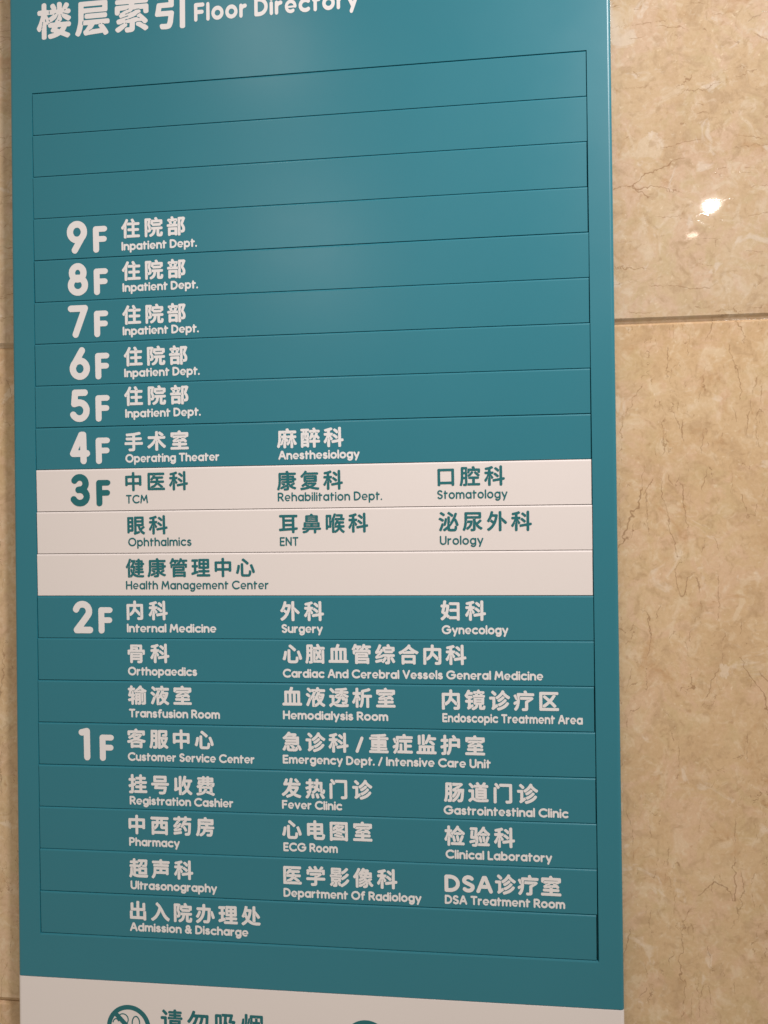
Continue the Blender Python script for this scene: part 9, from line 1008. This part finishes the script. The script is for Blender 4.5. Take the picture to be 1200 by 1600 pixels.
def english(text, x0, x1, base, cap, wt, track):
    nat = 0; pos = []
    for ch in text:
        if ch == ' ': nat += 35; continue
        pos.append((ch, nat)); nat += GL[wt + ch][0] + track
    nat -= track
    sx = (x1 - x0) / nat; sy = cap / 100; out = []
    for ch, p in pos:
        jy = jit(.0016)
        out.append([])
        for l in GL[wt + ch][1]:
            out[-1].append([(x0 + (p + px) * sx, base + jy + py * sy) for px, py in l])
    return out
def met(groups): return [[[((x - WID / 2) * U, y * U) for x, y in l] for l in g] for g in groups]

# strip, chinese, x from, x to, foot; english, x from, x to, foot (strip units; feet measured down from the strip's top edge)
TABLE = [
 (3, '住院部', 2.193, 3.755, 0.588, 'Inpatient Dept.', 2.190, 4.029, 0.871),
 (4, '住院部', 2.190, 3.743, 0.582, 'Inpatient Dept.', 2.195, 4.034, 0.842),
 (5, '住院部', 2.202, 3.747, 0.620, 'Inpatient Dept.', 2.199, 4.053, 0.868),
 (6, '住院部', 2.223, 3.767, 0.608, 'Inpatient Dept.', 2.220, 4.057, 0.858),
 (7, '住院部', 2.228, 3.788, 0.537, 'Inpatient Dept.', 2.241, 4.077, 0.815),
 (8, '手术室', 2.217, 3.776, 0.603, 'Operating Theater', 2.229, 4.510, 0.869),
 (8, '麻醉科', 5.879, 7.428, 0.613, 'Anesthesiology', 5.906, 7.792, 0.875),
 (9, '中医科', 2.222, 3.749, 0.546, 'TCM', 2.234, 2.768, 0.832),
 (9, '康复科', 5.868, 7.401, 0.589, 'Rehabilitation Dept.', 5.880, 8.293, 0.835),
 (9, '口腔科', 9.555, 11.047, 0.561, 'Stomatology', 9.537, 11.099, 0.834),
 (10, '眼科', 2.258, 3.242, 0.570, 'Ophthalmics', 2.271, 3.812, 0.836),
 (10, '耳鼻喉科', 5.901, 7.962, 0.570, 'ENT', 5.913, 6.347, 0.854),
 (10, '泌尿外科', 9.557, 11.622, 0.567, 'Urology', 9.581, 10.550, 0.860),
 (11, '健康管理中心', 2.215, 5.324, 0.570, 'Health Management Center', 2.212, 5.645, 0.848),
 (12, '内科', 2.220, 3.220, 0.569, 'Internal Medicine', 2.217, 4.388, 0.855),
 (12, '外科', 5.907, 6.922, 0.579, 'Surgery', 5.927, 6.889, 0.852),
 (12, '妇科', 9.574, 10.585, 0.562, 'Gynecology', 9.599, 11.074, 0.864),
 (13, '骨科', 2.240, 3.255, 0.575, 'Orthopaedics', 2.237, 3.917, 0.867),
 (13, '心脑血管综合内科', 5.956, 10.147, 0.552, 'Cardiac And Cerebral Vessels General Medicine', 5.952, 11.831, 0.879),
 (14, '输液室', 2.238, 3.786, 0.551, 'Transfusion Room', 2.258, 4.458, 0.851),
 (14, '血液透析室', 5.944, 8.548, 0.539, 'Hemodialysis Room', 5.948, 8.377, 0.832),
 (14, '内镜诊疗区', 9.592, 12.168, 0.555, 'Endoscopic Treatment Area', 9.596, 12.675, 0.835),
 (15, '客服中心', 2.211, 4.297, 0.567, 'Customer Service Center', 2.215, 5.267, 0.867),
 (15, '急诊科/重症监护室', 5.932, 10.533, 0.566, 'Emergency Dept. / Intensive Care Unit', 5.929, 10.657, 0.844),
 (16, '挂号收费', 2.230, 4.315, 0.630, 'Registration Cashier', 2.251, 4.755, 0.890),
 (16, '发热门诊', 5.904, 7.991, 0.621, 'Fever Clinic', 5.901, 7.299, 0.878),
 (16, '肠道门诊', 9.609, 11.683, 0.609, 'Gastrointestinal Clinic', 9.598, 12.338, 0.895),
 (17, '中西药房', 2.220, 4.289, 0.580, 'Pharmacy', 2.225, 3.455, 0.860),
 (17, '心电图室', 5.901, 7.980, 0.573, 'ECG Room', 5.920, 7.184, 0.851),
 (17, '检验科', 9.611, 11.168, 0.595, 'Clinical Laboratory', 9.628, 11.972, 0.881),
 (18, '超声科', 2.217, 3.771, 0.599, 'Ultrasonography', 2.245, 4.335, 0.876),
 (18, '医学影像科', 5.911, 8.534, 0.619, 'Department Of Radiology', 5.907, 9.072, 0.897),
 (18, 'DSA诊疗室', 9.590, 12.156, 0.632, 'DSA Treatment Room', 9.594, 12.236, 0.897),
 (19, '出入院办理处', 2.221, 5.360, 0.594, 'Admission & Discharge', 2.218, 5.070, 0.856),
]
for (i, ch, a, b, cb, en, c, d, eb) in TABLE:
    o, dx, dy, dz = strips[i]
    wt, m = ('m', PRINT2) if i in (9, 10, 11) else ('b', PRINT)
    letters('chinese_lettering', met(chinese(ch, a, b, .5 - cb, .462, wt)), m, o, 0, -.0001, 0)
    letters('english_lettering', met(english(en, c, d, .5 - eb, .205, wt, 10 if wt == 'm' else 4.5)), m, o, 0, -.0001, 0)
for i, dgt, xo in ((3, '9', 0), (4, '8', .0), (5, '7', .01), (6, '6', .03), (7, '5', .035), (8, '4', .02), (9, '3', .02), (12, '2', .05), (15, '1', .06)):
    o, dx, dy, dz = strips[i]
    m = PRINT2 if i == 9 else PRINT
    s = .775 / 100; lo = GL['d' + dgt][1]; bx = bounds(lo)
    sx = s * 1.0
    top = .5 - .885
    x0 = .84 + xo + (.11 if dgt == '1' else 0)
    dl = [[(x0 + (x - bx[0]) * sx, top + y * s) for x, y in l] for l in lo]
    letters('floor_number', met([dl]), m, o, 0, -.0001, 0)
    lo = GL['dF'][1]; s = .615 / 100; bx = bounds(lo)
    fl = [[(1.49 + xo * .6 + (x - bx[0]) * s * 1.08, top + (y - bx[2]) * s) for x, y in l] for l in lo]
    letters('floor_letter', met([fl]), m, o, 0, -.0001, 0)

# title on the face plate above the strips (metres about the plate's own origin)
bz = Z(0) - sign.location.z
hd = bpy.data.objects.new
def on_face(name, loops, m, parent, y):
    return letters(name, met(loops), m, parent, 0, y, Z(0))
t1 = chinese('楼层索引', .13, 3.80, 1.265, .88, 'b')
on_face('chinese_title', t1, PRINT, face, FACE)
t2 = english('Floor Directory', 4.02, 7.89, 1.385, .435, 'b', 12)
on_face('english_title', t2, PRINT, face, FACE)

# pictograms and wording on the white foot
def circle(cx, cy, r, n=72, rev=False):
    p = [(cx + r * math.cos(k * 2 * math.pi / n), cy + r * math.sin(k * 2 * math.pi / n)) for k in range(n)]
    return p[::-1] if rev else p
def stroke(pts, w):
    """closed outline of a line of width w"""
    le, ri = [], []
    for k, (x, y) in enumerate(pts):
        a = pts[max(0, k - 1)]; b = pts[min(len(pts) - 1, k + 1)]
        dx, dy = b[0] - a[0], b[1] - a[1]; l = math.hypot(dx, dy) or 1
        nx, ny = -dy / l * w / 2, dx / l * w / 2
        le.append((x + nx, y + ny)); ri.append((x - nx, y - ny))
    return le + ri[::-1]
FY = FACE - .0002
RI = [(2.168, -22.114, 0.535), (7.783, -22.132, 0.535)]
for q, (cx, cy, rr) in enumerate(RI):
    ring = [circle(cx, cy, rr), circle(cx, cy, rr * .80, rev=True)]
    on_face('ban_ring', [ring], PRINT2, foot, FY)
    d = rr * .82 * math.sqrt(.5)
    on_face('ban_bar', [[stroke([(cx - d, cy + d), (cx + d, cy - d)], rr * .20)]], PRINT2, foot, FY - .00003)
    if q == 0:
        sm = []
        sm.append(stroke([(cx - rr * .26 + rr * .24 * math.cos(t), cy + rr * .36 + rr * .24 * math.sin(t)) for t in [math.radians(130 - 14 * k) for k in range(14)]], rr * .045))
        sm.append(stroke([(cx + rr * .33 + rr * .17 * math.cos(t), cy + rr * .22 + rr * .30 * math.sin(t)) for t in [math.radians(190 - 14 * k) for k in range(15)]], rr * .05))
        sm.append(stroke([(cx - rr * .58 + rr * .15 * math.cos(t), cy + rr * .12 + rr * .25 * math.sin(t)) for t in [math.radians(160 - 14 * k) for k in range(10)]], rr * .05))
        sm.append([(cx - rr * .62, cy - rr * .12), (cx + rr * .40, cy - rr * .12), (cx + rr * .40, cy - rr * .28), (cx - rr * .62, cy - rr * .28)])
        on_face('smoke_drawing', [[q] for q in sm], PRINT2, foot, FY - .00001)
t3 = chinese('请勿吸烟', 2.947, 5.394, -22.152, .545, 'm')
on_face('notice_lettering', t3, PRINT2, foot, FY)
